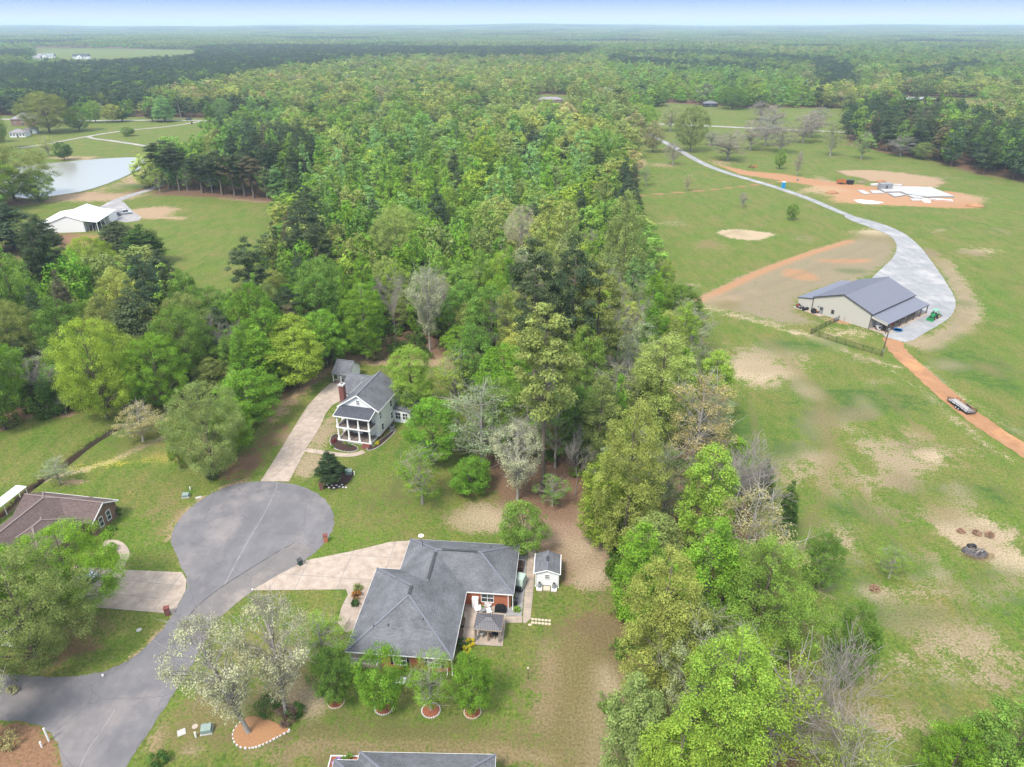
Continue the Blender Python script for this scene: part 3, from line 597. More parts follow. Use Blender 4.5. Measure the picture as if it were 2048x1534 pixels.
def tubes_mesh(name, segs, m, n=5):
    """segs: list of polylines [(x,y,z,r), ...]"""
    vs = []; fs = []
    for S in segs:
        base = len(vs)
        for i, (x, y, z, r) in enumerate(S):
            a = Vector(S[max(i - 1, 0)][:3]); b = Vector(S[min(i + 1, len(S) - 1)][:3]); d = (b - a).normalized()
            u = d.orthogonal().normalized(); w_ = d.cross(u)
            for k in range(n):
                c = math.cos(2 * math.pi * k / n) * r; s = math.sin(2 * math.pi * k / n) * r
                vs.append((x + u.x * c + w_.x * s, y + u.y * c + w_.y * s, z + u.z * c + w_.z * s))
        for i in range(len(S) - 1):
            for k in range(n):
                fs.append((base + i * n + k, base + i * n + (k + 1) % n, base + (i + 1) * n + (k + 1) % n, base + (i + 1) * n + k))
    me = bpy.data.meshes.new(name); me.from_pydata(vs, [], fs); me.materials.append(m)
    me.polygons.foreach_set('use_smooth', [True] * len(fs)); return me
ENV = {  # crown radius at relative crown height t
    'oak': lambda t: np.sin(np.clip(t * .93 + .07, 0, 1) * math.pi) ** .55,
    'cone': lambda t: np.clip(1 - t, 0.0, 1) ** .62 * np.clip(t * 7 + .35, 0, 1) * 1.05,
    'column': lambda t: np.sin(np.clip(t * .9 + .1, 0, 1) * math.pi) ** .38,
    'pine': lambda t: np.sin(np.clip(t * .85 + .15, 0, 1) * math.pi) ** .6,
    'vase': lambda t: np.clip(t * 1.2 + .12, 0, 1) ** .8 * np.clip((1.02 - t) * 3.2, 0, 1) ** .55,
}
SPEC = {  # kind: (envelope, height, crown base, radius, clumps, clump radius, lobes)
    'oakbig': ('oak', 20, 3, 8.5, 460, 1.15, .3), 'columnbig': ('column', 26, 3.2, 4.6, 380, .95, .28), 'vasebig': ('vase', 18, 3.6, 7.0, 420, .8, .2),
    'oak': ('oak', 16, 2.6, 5.0, 210, 1.0, .28), 'round': ('oak', 10, 1.6, 3.6, 170, .8, .15), 'cone': ('cone', 18, 1.8, 3.7, 200, .85, .2), 'column': ('column', 20, 2.6, 3.0, 200, .85, .25),
    'pine': ('pine', 24, 12, 3.6, 95, 1.05, .45), 'bushpine': ('cone', 18, 3.5, 3.4, 150, .95, .3), 'thin': ('oak', 16, 4.0, 4.2, 120, .9, .4), 'vase': ('vase', 14, 3.2, 5.0, 190, .85, .2), 'shrub': ('oak', 2.4, .2, 1.5, 40, .5, .3)}
def clumps(kind, n, g, cr):
    env, H, b, Rm, _, _, lob = SPEC[kind]; o = []
    ph = g.uniform(0, 6.28, 6); am = g.uniform(.4, 1, 6)
    while len(o) < n:
        t = g.random(); e_ = float(ENV[env](np.array(t)))
        if g.random() > e_ + .1: continue
        th = g.uniform(0, 6.283)
        L = 1 + lob * (am[0] * math.sin(2 * th + ph[0] + t * 5) + am[1] * math.sin(3 * th + ph[1] - t * 9) + .8 * am[2] * math.sin(5 * th + ph[2] + t * 14)) / 1.6
        f = g.uniform(.78, 1.0) if g.random() < .74 else g.uniform(.25, .8)
        r = Rm * e_ * max(L, .35) * f
        if kind in ('pine',): t = round(t * 8) / 8 + g.uniform(-.03, .03)
        z = b + (H - b) * t - .25 * cr
        o.append((r * math.cos(th), r * math.sin(th), z, cr * g.uniform(.65, 1.3) * (1.0 if t < .85 else .8)))
    return o
def limbs(kind, C, g, nl, thick=1.0, twigs=0, first=None):
    env, H, b, Rm, _, _, _ = SPEC[kind]; r0 = H * .017 * thick; top = H * .93
    bx, by = g.uniform(-.35, .35, 2)
    tr = [(bx * (z / H) ** 2 + .06 * math.sin(z), by * (z / H) ** 2 + .06 * math.cos(z * 1.3), z, max(r0 * (1.25 if z < .3 else 1) * (1 - z / H * .92), .02)) for z in np.linspace(-.3, top, 9)]
    S = [tr]
    idx = g.choice(len(C), min(nl, len(C)), replace=False)
    for i in idx:
        x, y, z, _ = C[i]; rr = math.hypot(x, y)
        z0 = max(b * .75 if kind != 'pine' else b * .8, z - rr * (.9 if env in ('oak', 'vase') else .45 if kind != 'pine' else .15)); z0 = min(z0, z)
        if first: z0 = min(z0, first)
        k = (z0 / H) ** 2; rad = r0 * (1 - z0 / H * .85) * .42
        mxp = (x * .45 + bx * k, y * .45 + by * k, z0 + (z - z0) * .6 + g.uniform(-.2, .2))
        S.append([(bx * k, by * k, z0, rad), (*mxp, rad * .6), (x, y, z, .018 * thick)])
        for _ in range(twigs):
            d = g.normal(size=3) * 1.0; d[2] = abs(d[2]) * .9 + .3; f = g.uniform(.5, 1)
            q = np.array(mxp) * (1 - f) + np.array([x, y, z]) * f
            S.append([(*q, .03), (*(q + d * .6), .02), (*(q + d * 1.15 + g.normal(size=3) * .15), .01)])
    return S
PROTO = {}   # kind -> list of (trunk mesh, crown mesh or None)
for kind, nvar in (('oak', 3), ('oakbig', 2), ('columnbig', 1), ('vasebig', 2), ('round', 2), ('cone', 3), ('column', 2), ('pine', 3), ('bushpine', 2), ('thin', 2), ('vase', 2)):
    PROTO[kind] = []
    for v in range(nvar):
        g = np.random.default_rng(100 + v * 7 + len(kind) * 13); n = SPEC[kind][4]; cr = SPEC[kind][5]
        C = clumps(kind, n, g, cr)
        per, size, fz = {'oakbig': (120, .21, .8), 'columnbig': (98, .215, .85), 'vasebig': (46, .19, .8), 'oak': (92, .26, .8), 'round': (92, .195, .85), 'cone': (82, .25, .85), 'column': (82, .24, .85), 'pine': (120, .30, .5), 'bushpine': (80, .29, .55), 'thin': (66, .19, .75), 'vase': (52, .19, .8)}[kind]
        crown = leaf_mesh('crown', C, per, size, fz, v + 5, up=.45 if 'pine' not in kind else .7)
        S = limbs(kind, C, g, {'thin': 70, 'vase': 90, 'vasebig': 150, 'oakbig': 60, 'pine': 40}.get(kind, 34), 1.0 if 'vase' not in kind else 1.2, {'thin': 3, 'vase': 4, 'vasebig': 4}.get(kind, 0))
        PROTO[kind].append((tubes_mesh('trunk', S, M['bark_pale' if 'vase' in kind or kind == 'thin' else 'bark'], 5), crown))
M['twig'] = mat('grey_twigs', (.33, .29, .27), .9, .2, 3)
def bare_tree(seed, H=15):
    g = random.Random(seed); S = []
    def br(p, d, L, r, lv):
        pts = [(*p, r)]; q = Vector(p)
        for i in range(3):
            d = (d + Vector((g.gauss(0, .14), g.gauss(0, .14), g.gauss(0, .08) + .05))).normalized(); q = q + d * L / 3
            pts.append((*q, max(.014, r * (1 - (i + 1) * .2))))
            if lv < 4 and (i > 0 or lv > 0):
                for _ in range(2 if lv < 3 else 2):
                    a = g.uniform(0, 6.28); sp = g.uniform(.45, .9); dd = (d + Vector((math.cos(a) * sp, math.sin(a) * sp, .1))).normalized()
                    br(tuple(q), dd, L * g.uniform(.5, .68), r * (1 - (i + 1) * .2) * .55, lv + 1)
        S.append(pts)
    br((0, 0, -.2), Vector((0, 0, 1)), H * .48, H * .014, 0)
    return S
PROTO['bare'] = [(tubes_mesh('trunk', bare_tree(3), M['twig'], 3), None), (tubes_mesh('trunk', bare_tree(9), M['twig'], 3), None)]
SPEC['bare'] = ('oak', 14, 3, 4.0, 0, 0, 0)
print('proto tris', sum(len(c.polygons) * 2 + len(t.polygons) * 2 for k in PROTO for t, c in PROTO[k] if c), sum(len(t.polygons) * 2 for t, c in PROTO['bare']))
TINT = {'bright': (.165, .305, .035), 'fresh': (.20, .325, .06), 'lime': (.25, .355, .05), 'yellow': (.31, .36, .09), 'olive': (.22, .27, .08), 'tan': (.34, .31, .14), 'green': (.14, .245, .045), 'deep': (.07, .14, .035),
        'pine': (.078, .112, .055), 'cream': (.46, .45, .26), 'palegreen': (.28, .34, .17), 'bare': (.2, .2, .2), 'magnolia': (.055, .095, .045), 'pinebrown': (.14, .125, .07), 'mint': (.195, .325, .10), 'twiggy': (.25, .225, .185)}
WORD = {'bright': 'bright green', 'fresh': 'fresh green', 'lime': 'lime green', 'yellow': 'yellow-green', 'olive': 'olive green', 'tan': 'tan-yellow', 'green': 'mid green', 'deep': 'dark green', 'pine': 'dark', 'cream': 'cream-leaved',
        'palegreen': 'pale green', 'bare': 'bare grey', 'magnolia': 'glossy dark', 'pinebrown': 'brown-tinged', 'mint': 'mint green'}
SHAPE = {'oak': 'broad leafy tree', 'round': 'round-headed tree', 'cone': 'pointed leafy tree', 'column': 'tall narrow tree', 'pine': 'bare-stemmed pine', 'bushpine': 'bushy pine', 'thin': 'sparse-leaved tree', 'vase': 'fan-shaped tree', 'bare': 'leafless tree'}
NAME = {'pine': 'pine_tree', 'bushpine': 'pine_tree', 'bare': 'bare_tree'}
TREES = []     # (x, y, radius) of every single tree standing for itself
def plant(x, y, h, wdt, kind, tint, label, group=None, var=None, seed=0, z0=None, lean=(0, 0)):
    if wdt > {'oak': 12.5, 'column': 8.0, 'vase': 11}.get(kind, 99): kind += 'big'
    g = random.Random(int(x * 31 + y * 17) + seed); P = PROTO[kind][(g.randrange(9) if var is None else var) % len(PROTO[kind])]
    H, Rm = SPEC[kind][1], SPEC[kind][3]
    z = float(hills(np.array([x]), np.array([y]))[0]) if z0 is None else z0
    o = empty(NAME.get(kind, 'tree'), (x, y, z), g.uniform(0, 6.28), label, 'pine tree' if 'pine' in kind else 'tree', group)
    o.scale = (wdt / (2 * Rm), wdt / (2 * Rm), h / H); o.rotation_euler = (lean[0], lean[1], o.rotation_euler[2])
    link('trunk', P[0], o)
    if P[1]:
        c = link('crown', P[1], o); b = g.uniform(.86, 1.16); tt = TINT[tint]; hue = g.uniform(-.08, .08)
        c['tint'] = [tt[0] * b * (1 + hue), tt[1] * b, tt[2] * b * (1 - hue)]
    if lean != (0, 0): o.rotation_euler = (lean[0], lean[1], 0)
    TREES.append((x, y, wdt / 2)); return o
def height_for(base, topy):
    lo, hi = .5, 60.0
    for _ in range(30):
        m_ = (lo + hi) / 2
        if pix(base[0], base[1], m_)[1] < topy: hi = m_
        else: lo = m_
    return lo
def hand(bx, by, ty, wpx, kind, tint, label, **k):
    """tree with its foot at pixel (bx, by), its top at row ty and a crown wpx pixels wide"""
    b = at(bx, by); h = height_for(b, ty) * (.95 if kind != 'pine' else .98)
    s = math.hypot(b.y, CAM_H - h * .6) / FPX
    return plant(b.x, b.y, h, wpx * s, kind, tint, label, **k)
HT = [
 # the lawn of the brick house
 (672, 1404, 1290, 76, 'round', 'green', 'young darker green lawn tree in a ringed mulch bed, nearest the brick house porch'),
 (768, 1414, 1290, 92, 'round', 'bright', 'second lawn tree from the porch, fullest bright green crown before the brick house'),
 (862, 1420, 1300, 88, 'thin', 'bright', 'thin-crowned lawn tree over a red mulch ring, between two fuller ones'),
 (945, 1424, 1294, 76, 'round', 'bright', 'narrow full green lawn tree nearest the gazebo end of the brick house'),
 (1046, 1106, 998, 92, 'round', 'fresh', 'round green tree with several stems between brick house and white shed'),
 (497, 1466, 1232, 165, 'vase', 'cream', 'big pale cream tree standing in the orange leaf mulch bed'),
 (572, 1428, 1192, 150, 'vase', 'cream', 'pale cream fan-shaped tree rising from a dark thicket near the bare sand'),
 (650, 1330, 1235, 100, 'thin', 'fresh', 'thin green tree at the porch corner of the brick house'),
 # the left-hand lots
 (160, 1222, 1050, 200, 'oak', 'bright', 'large bright green tree over the slab driveway by the brown roofed house'),
 (80, 1335, 1100, 225, 'oak', 'olive', 'large yellow-green tree at the road curve in front of the brown roofed house'),
 (15, 1250, 1090, 150, 'oak', 'bright', 'green tree cut by the picture edge, beside the brown roofed house'),
 (-18, 1480, 1320, 130, 'vase', 'cream', 'cream tree at the bottom corner by the leaf-covered island'),
 (432, 955, 755, 142, 'oak', 'olive', 'tall olive-green tree on the lawn left of the long driveway'),
 (470, 905, 790, 90, 'oak', 'bright', 'bright green tree right behind the airy lawn tree'),
 (287, 882, 808, 90, 'thin', 'tan', 'small sparse brownish tree on the lawn beside the ditch'),
 (362, 936, 862, 34, 'round', 'fresh', 'slim green sapling on the lawn with yellow flowers'),
 (120, 968, 915, 56, 'thin', 'palegreen', 'faint grey-green shrub tree at the lower end of the ditch'),
 (135, 832, 790, 26, 'bare', 'bare', 'tiny leafless tree in a round mulch patch at the wood edge'),
 (662, 968, 900, 58, 'bushpine', 'magnolia', 'glossy dark magnolia in the mulch bed by the turning circle'),
 (215, 838, 625, 150, 'oak', 'lime', 'big lime green tree at the edge of the left woods over the lawn'),
 (330, 818, 660, 120, 'oak', 'bright', 'leafy green tree hanging over the shaded gap in the left woods'),
 (505, 850, 738, 120, 'oak', 'bright', 'bright green tree low beside the top of the long driveway'),
 (530, 790, 640, 95, 'cone', 'bright', 'pointed bright green tree behind the driveway trees'),
 (500, 800, 650, 70, 'cone', 'bright', 'slimmer pointed green tree just left of its pointed neighbour'),
 (602, 775, 650, 110, 'oak', 'lime', 'round lime green tree beside the upper driveway bend'),
 (655, 735, 615, 90, 'oak', 'bright', 'dense green tree close behind the small white cottage'),
 (385, 775, 600, 130, 'oak', 'green', 'mid green tree deep in the left woods above the lawn'),
 (300, 760, 560, 110, 'bushpine', 'pine', 'dark pine between leafy trees of the left woods'),
 (60, 700, 480, 90, 'oak', 'fresh', 'fresh green tree near the left picture edge in the woods'),
 (10, 860, 660, 100, 'oak', 'green', 'leafy tree on the left picture edge at the lawn corner'),
 # around the white two-storey house
 (826, 830, 682, 85, 'column', 'lime', 'yellow-green tree leaning over the roof side of the white house'),
 (912, 815, 695, 92, 'thin', 'lime', 'second yellow-green tree right of the white house'),
 (868, 925, 790, 105, 'oak', 'bright', 'bright green tree on the slope right of the white house'),
 (965, 935, 765, 150, 'thin', 'palegreen', 'grey-green twiggy tree right of the white house lawn'),
 (940, 985, 915, 84, 'round', 'bright', 'small low bright green tree at the litter edge'),
 (845, 1008, 885, 92, 'thin', 'bright', 'slender green tree on the open lawn below the white house'),
 (1035, 1000, 842, 118, 'vase', 'cream', 'rounded cream tree standing over the leaf litter'),
 (1105, 1012, 950, 60, 'thin', 'fresh', 'low green understorey tree at the litter edge'),
 (1084, 990, 600, 120, 'pine', 'olive', 'very tall pine with a long bare trunk above the leaf litter'),
 (1066, 860, 470, 92, 'pine', 'pine', 'tall dark pine topping the central woods'),
 (1135, 850, 468, 90, 'pine', 'pine', 'tall dark pine next to the other tallest pine'),
 (1185, 840, 520, 90, 'pine', 'olive', 'olive-tinged tall pine in the woods strip'),
 (1150, 990, 860, 60, 'bare', 'bare', 'thin leafless tree over the brown litter'),
 # the strip of woods
 (1110, 935, 745, 95, 'thin', 'fresh', 'airy fresh green tree behind the leaf litter, beside the long-trunked pine'), (1155, 925, 760, 80, 'column', 'green', 'upright mid green tree right of the long-trunked pine'), (1055, 925, 780, 80, 'thin', 'palegreen', 'thin pale green tree left of the long-trunked pine'),
 (1010, 915, 745, 95, 'oak', 'fresh', 'fresh green tree above the cream litter tree'), (1192, 960, 735, 70, 'column', 'olive', 'slim olive tree behind the foremost columnar tree'), (1125, 850, 640, 85, 'column', 'olive', 'tall olive tree between the two darkest pines'), (1165, 870, 640, 85, 'column', 'fresh', 'tall fresh green tree under the olive-tinged pine'),
 (920, 900, 790, 80, 'thin', 'lime', 'thin lime tree on the slope between green and twiggy trees'), (1370, 1500, 1230, 120, 'thin', 'palegreen', 'pale airy tree among the lime trees of the lower strip'), (1470, 1480, 1260, 130, 'thin', 'lime', 'airy lime tree with visible limbs in the lower strip'),
 (1245, 1120, 780, 118, 'column', 'yellow', 'tall yellow-green columnar tree at the clearing corner, foremost of the strip'),
 (1210, 1090, 900, 100, 'column', 'lime', 'lime green tree against the left flank of the tall columnar tree'),
 (1228, 760, 555, 70, 'bare', 'bare', 'tall pale forked leafless tree in the strip of woods'),
 (1310, 900, 655, 130, 'column', 'yellow', 'broad pale yellow tree near the top of the strip'),
 (1385, 960, 735, 135, 'thin', 'tan', 'tan-yellow tree on the field side of the strip'),
 (1275, 1010, 860, 90, 'thin', 'olive', 'dull olive tree with visible limbs inside the strip'),
 (1415, 1075, 880, 160, 'bare', 'bare', 'big leafless grey tree in the middle of the strip'),
 (1480, 1050, 925, 110, 'bare', 'bare', 'leafless twiggy grey tree by the field edge'),
 (1475, 1190, 975, 170, 'thin', 'tan', 'wide tan-yellow tree below the grey leafless ones'),
 (1517, 1020, 912, 46, 'bushpine', 'deep', 'small young pine at the field edge of the strip'),
 (1562, 1085, 955, 46, 'bushpine', 'deep', 'lower of the two small pines at the field edge'),
 (1395, 1290, 1020, 120, 'column', 'bright', 'vivid green upright tree in the middle of the strip'),
 (1270, 1250, 1040, 90, 'column', 'bright', 'vivid green tree at the clearing side below the columnar tree'),
 (1350, 1340, 1180, 60, 'bare', 'bare', 'thin whitish leafless tree between vivid green ones'),
 (1500, 1330, 1075, 215, 'oak', 'fresh', 'widest fresh green spreading tree in the lower strip'),
 (1302, 1440, 1085, 140, 'column', 'yellow', 'tall pale yellow-green tree on the clearing edge of the lower strip'),
 (1262, 1580, 1350, 110, 'column', 'olive', 'olive tree at the lower clearing edge'),
 (1420, 1600, 1255, 165, 'column', 'lime', 'large lime green tree at the bottom of the strip'),
 (1540, 1560, 1300, 170, 'thin', 'lime', 'lime green tree with open spreading limbs at the bottom'),
 (1330, 1700, 1440, 150, 'column', 'lime', 'lime green crown cut by the bottom edge in the strip'),
 (1680, 1375, 1200, 90, 'oak', 'green', 'smaller mid green tree on the field side of the lower strip'),
 (1690, 1640, 1350, 210, 'bare', 'bare', 'large leafless grey tree at the bottom right of the strip'),
 (1640, 1700, 1430, 140, 'thin', 'yellow', 'yellowish sparse tree under the leafless grey one'),
 (1560, 1430, 1330, 110, 'bare', 'bare', 'brown leafless undergrowth tree in the strip gap'),
 (1985, 1590, 1415, 150, 'oak', 'fresh', 'green tree at the bottom right corner of the field'),
 (1885, 1580, 1455, 110, 'oak', 'bright', 'smaller green tree beside the bottom right corner tree'),
 (1777, 1156, 1092, 54, 'thin', 'lime', 'single pale young tree alone in the near field'),
 (1630, 1180, 1060, 70, 'oak', 'green', 'low green tree on the field edge beside the widest tree'),
 # the right-hand field
 (1374, 382, 345, 18, 'thin', 'tan', 'thin young tree by the narrow red trench'), (1485, 415, 382, 17, 'thin', 'twiggy', 'leafless sapling in the middle of the field'),
 (1583, 440, 402, 22, 'round', 'green', 'small round green sapling beside the gravel drive'), (1593, 352, 300, 17, 'thin', 'twiggy', 'leafless sapling by the trench end'),
 (1558, 338, 296, 20, 'round', 'fresh', 'small green sapling above the trench'), (1292, 372, 330, 26, 'thin', 'fresh', 'faint green sapling at the wood edge of the field'),
 (1380, 303, 205, 62, 'oak', 'olive', 'broad field tree standing right beside the gravel drive'), (1305, 305, 238, 36, 'oak', 'tan', 'orange-tinged tree at the bend of the gravel drive'),
 (1290, 275, 205, 46, 'oak', 'fresh', 'green tree where the gravel drive meets the county road'), (1340, 262, 205, 44, 'thin', 'olive', 'sparse tree beside the county road junction'),
 (1455, 320, 262, 70, 'thin', 'twiggy', 'low wide leafless orchard tree nearest the gravel drive'), (1345, 330, 280, 32, 'thin', 'twiggy', 'leafless tree under the orange-tinged one'),
 (1423, 290, 262, 37, 'thin', 'twiggy', 'small leafless orchard tree by the broad field tree'), (1500, 300, 236, 52, 'thin', 'twiggy', 'leafless orchard tree at the row start'),
 (1530, 292, 225, 52, 'thin', 'twiggy', 'tall leafless orchard tree before the county road'), (1560, 305, 248, 57, 'thin', 'twiggy', 'leafless orchard tree in the middle of the rows'),
 (1605, 285, 228, 57, 'thin', 'twiggy', 'leafless orchard tree near the dark pines'), (1620, 275, 222, 50, 'thin', 'twiggy', 'twiggy leafless orchard tree touching its neighbour'),
 (1660, 312, 240, 40, 'thin', 'olive', 'thin-leaved tree before the dark pines'), (1545, 262, 205, 45, 'thin', 'twiggy', 'leafless tree on the county road verge'),
 (1520, 240, 200, 37, 'thin', 'twiggy', 'leafless tree beyond the county road'), (1640, 250, 212, 37, 'thin', 'twiggy', 'pale leafless tree beside the road beyond the orchard'),
 (1800, 312, 268, 50, 'thin', 'twiggy', 'leafless tree at the foot of the dark pines'), (1722, 318, 260, 40, 'thin', 'fresh', 'light green tree at the foot of the dark pines'),
 (1845, 318, 283, 44, 'oak', 'olive', 'low olive tree below the dark pines'), (1820, 205, 240, 0, 'oak', 'olive', ''),
 (1408, 205, 163, 32, 'thin', 'twiggy', 'pale grey leafless tree by the dark shed'), (1465, 218, 172, 52, 'oak', 'green', 'round mid green tree alone beyond the county road'), (1315, 212, 175, 40, 'oak', 'green', 'green tree at the field corner beyond the road'),
 # pond side and county road
 (130, 320, 280, 30, 'round', 'deep', 'dark umbrella-shaped tree on the pond bank'), (98, 312, 268, 34, 'thin', 'yellow', 'yellow-green tree beside the dark umbrella-shaped one'),
 (257, 272, 252, 24, 'round', 'green', 'small round tree in a mulch patch by the curved drive'),
 (100, 265, 178, 95, 'oak', 'olive', 'very broad old tree by the white farmhouse'), (160, 262, 208, 50, 'oak', 'green', 'dense green tree right of the broad old tree'), (192, 245, 198, 34, 'oak', 'fresh', 'fresh green tree by the utility pole'),
 (228, 244, 206, 40, 'oak', 'yellow', 'yellow-topped tree at the county road'), (245, 243, 212, 28, 'bushpine', 'deep', 'dark small tree at the county road'), (305, 242, 208, 26, 'bushpine', 'pinebrown', 'brownish conifer on the county road verge'),
 (330, 243, 188, 44, 'cone', 'mint', 'mint green tree on the county road verge'), (420, 243, 200, 26, 'cone', 'green', 'slim dark green tree on the verge'), (448, 243, 192, 34, 'oak', 'mint', 'mint green tree near the parked cars'),
 (466, 243, 215, 24, 'bushpine', 'pine', 'small dark pine by the middle parked car'), (508, 243, 190, 32, 'cone', 'mint', 'tall mint green tree on the verge past the cars'), (555, 243, 192, 34, 'cone', 'mint', 'last mint green tree on the verge'),
 (-12, 300, 205, 60, 'oak', 'olive', 'old tree at the left picture edge before the farmhouse'), (2, 284, 240, 26, 'oak', 'green', 'green tree covering the front of the farmhouse'),
 (30, 402, 285, 150, 'oak', 'olive', 'huge leafy tree over the left end of the pond'), (80, 404, 335, 62, 'oak', 'lime', 'smaller yellow-green tree against the huge one by the pond'), (-15, 420, 300, 110, 'oak', 'lime', 'leafy tree at the picture edge over the pond'),
 (30, 500, 398, 110, 'bushpine', 'pine', 'dark spreading pine left of the white barn'), (92, 515, 425, 75, 'bushpine', 'pine', 'dark pine close before the white barn'), (240, 500, 440, 80, 'bushpine', 'pine', 'dark pine right before the white barn corner'), (295, 530, 445, 84, 'bushpine', 'deep', 'dark pine edging the mown field'),
 (190, 560, 468, 100, 'oak', 'lime', 'yellow-green tree below the white barn'), (110, 600, 478, 90, 'oak', 'fresh', 'fresh green tree in front of the dark pines'), (335, 600, 490, 60, 'bushpine', 'pine', 'pine at the near corner of the mown field'),
 (340, 378, 275, 60, 'pine', 'pine', 'tallest roadside pine by the pond end'), (360, 382, 285, 36, 'pine', 'pine', 'slim pine next to the tallest roadside pine'), (350, 379, 300, 30, 'column', 'mint', 'vine-covered green trunk between the pines'),
 (405, 386, 306, 52, 'pine', 'pine', 'separate round pine on the field edge'), (320, 384, 330, 30, 'thin', 'lime', 'light green leafy tree at the drive bend'), (375, 382, 325, 26, 'thin', 'fresh', 'fresh green small tree among roadside pines'),
 (445, 390, 300, 50, 'pine', 'pine', 'pine with several stems in the field row'), (470, 392, 310, 44, 'pine', 'pinebrown', 'brownish pine in the field row'), (490, 393, 300, 46, 'pine', 'pine', 'dark pine in the middle of the field row'), (508, 396, 312, 46, 'pine', 'pinebrown', 'brown-tinged pine near the row end'),
 (425, 386, 320, 34, 'thin', 'fresh', 'light green tree behind the separate round pine'), (558, 402, 325, 40, 'cone', 'mint', 'green pointed tree at the end of the field row'), (535, 398, 330, 34, 'thin', 'fresh', 'thin fresh green tree before the hoop frame'), (548, 402, 345, 26, 'pine', 'pine', 'slender pine before the hoop frame'),
 (455, 330, 250, 56, 'bushpine', 'pine', 'dark pine at the corner of the upper field'), (480, 338, 258, 50, 'bushpine', 'pine', 'second dark pine at the upper field corner'), (520, 345, 270, 56, 'bushpine', 'pine', 'dark pine mass edge by the upper field'),
 (435, 345, 300, 40, 'thin', 'fresh', 'light green tree under the corner pines'), (1042, 560, 405, 76, 'vase', 'cream', 'cream flowering tree deep in the central woods'), (860, 700, 528, 84, 'vase', 'cream', 'cream rounded crown in the middle of the central woods'),
 (795, 700, 545, 50, 'bare', 'bare', 'leafless grey tree beside the cream crown'), (735, 720, 560, 80, 'column', 'bright', 'tall bright green tree behind the white house'), (800, 560, 400, 100, 'oak', 'yellow', 'broad yellow crown in the central woods'),
 (1240, 620, 368, 80, 'oak', 'olive', 'tall olive tree on the right edge of the central woods'), (985, 720, 560, 100, 'oak', 'green', 'dark leafy crown in the central woods'), (950, 800, 640, 90, 'oak', 'green', 'rounded mid green tree above the yellow ones'), (1010, 830, 680, 120, 'oak', 'bright', 'bright green crowns right of the yellow pair'),
]
for bx, by, ty, wpx, kind, tint, label in HT:
    if label: hand(bx, by, ty, wpx, kind, tint, label, **({'lean': (0, -.19)} if 'orange leaf mulch bed' in label else {'lean': (0, .03)} if 'dark thicket' in label else {}))
# ------------------------------------------------------------------ the woods
REG = [  # first match wins; pixels on the canopy; [(kind, tint, weight)...]
    ([(-400, 126), (0, 124), (190, 124), (280, 97), (500, 86), (900, 91), (1185, 90), (1185, 108), (1000, 113), (820, 109), (700, 114), (560, 133), (480, 150), (330, 172), (300, 192), (150, 196), (-400, 215)], 'plantation'),
    ([(1215, 108), (1330, 116), (1500, 124), (1600, 136), (1500, 136), (1300, 127), (1215, 120)], 'plantation'), ([(1620, 122), (1700, 118), (1720, 160), (1640, 170)], 'plantation'), ([(1790, 140), (1960, 118), (1965, 132), (1800, 152)], 'plantation'),
    ([(1685, 212), (1760, 196), (1850, 195), (1980, 235), (2048, 250), (2400, 250), (2400, 420), (2048, 370), (1900, 340), (1690, 300)], 'pinemass'),
    ([(440, 250), (560, 255), (640, 290), (600, 340), (500, 330), (440, 290)], 'pinemass'), ([(480, 440), (620, 400), (700, 450), (660, 600), (560, 620), (470, 560)], 'pinemix'),
    ([(0, 400), (120, 400), (330, 470), (400, 560), (300, 620), (0, 560)], 'pinemix'), ([(1000, 430), (1240, 430), (1260, 640), (1010, 660)], 'strip'),
    ([(1215, 122), (1560, 140), (1640, 162), (1650, 215), (1280, 215)], 'poplar'), ([(1640, 150), (2100, 150), (2100, 235), (1900, 200), (1700, 190)], 'oakyellow'),
    ([(560, 132), (900, 108), (1215, 112), (1285, 215), (1260, 330), (1000, 240), (700, 215), (480, 190), (300, 200), (330, 165)], 'oakyellow'),
    ([(600, 300), (1000, 250), (1240, 330), (1240, 420), (1000, 430), (700, 440), (560, 380)], 'poplar'),
    ([(440, 430), (1240, 430), (1240, 760), (440, 760)], 'centre'), ([(1150, 560), (1700, 560), (1750, 1700), (1150, 1700)], 'strip'), ([(-400, 560), (640, 560), (640, 1000), (-400, 1000)], 'leftwood')]
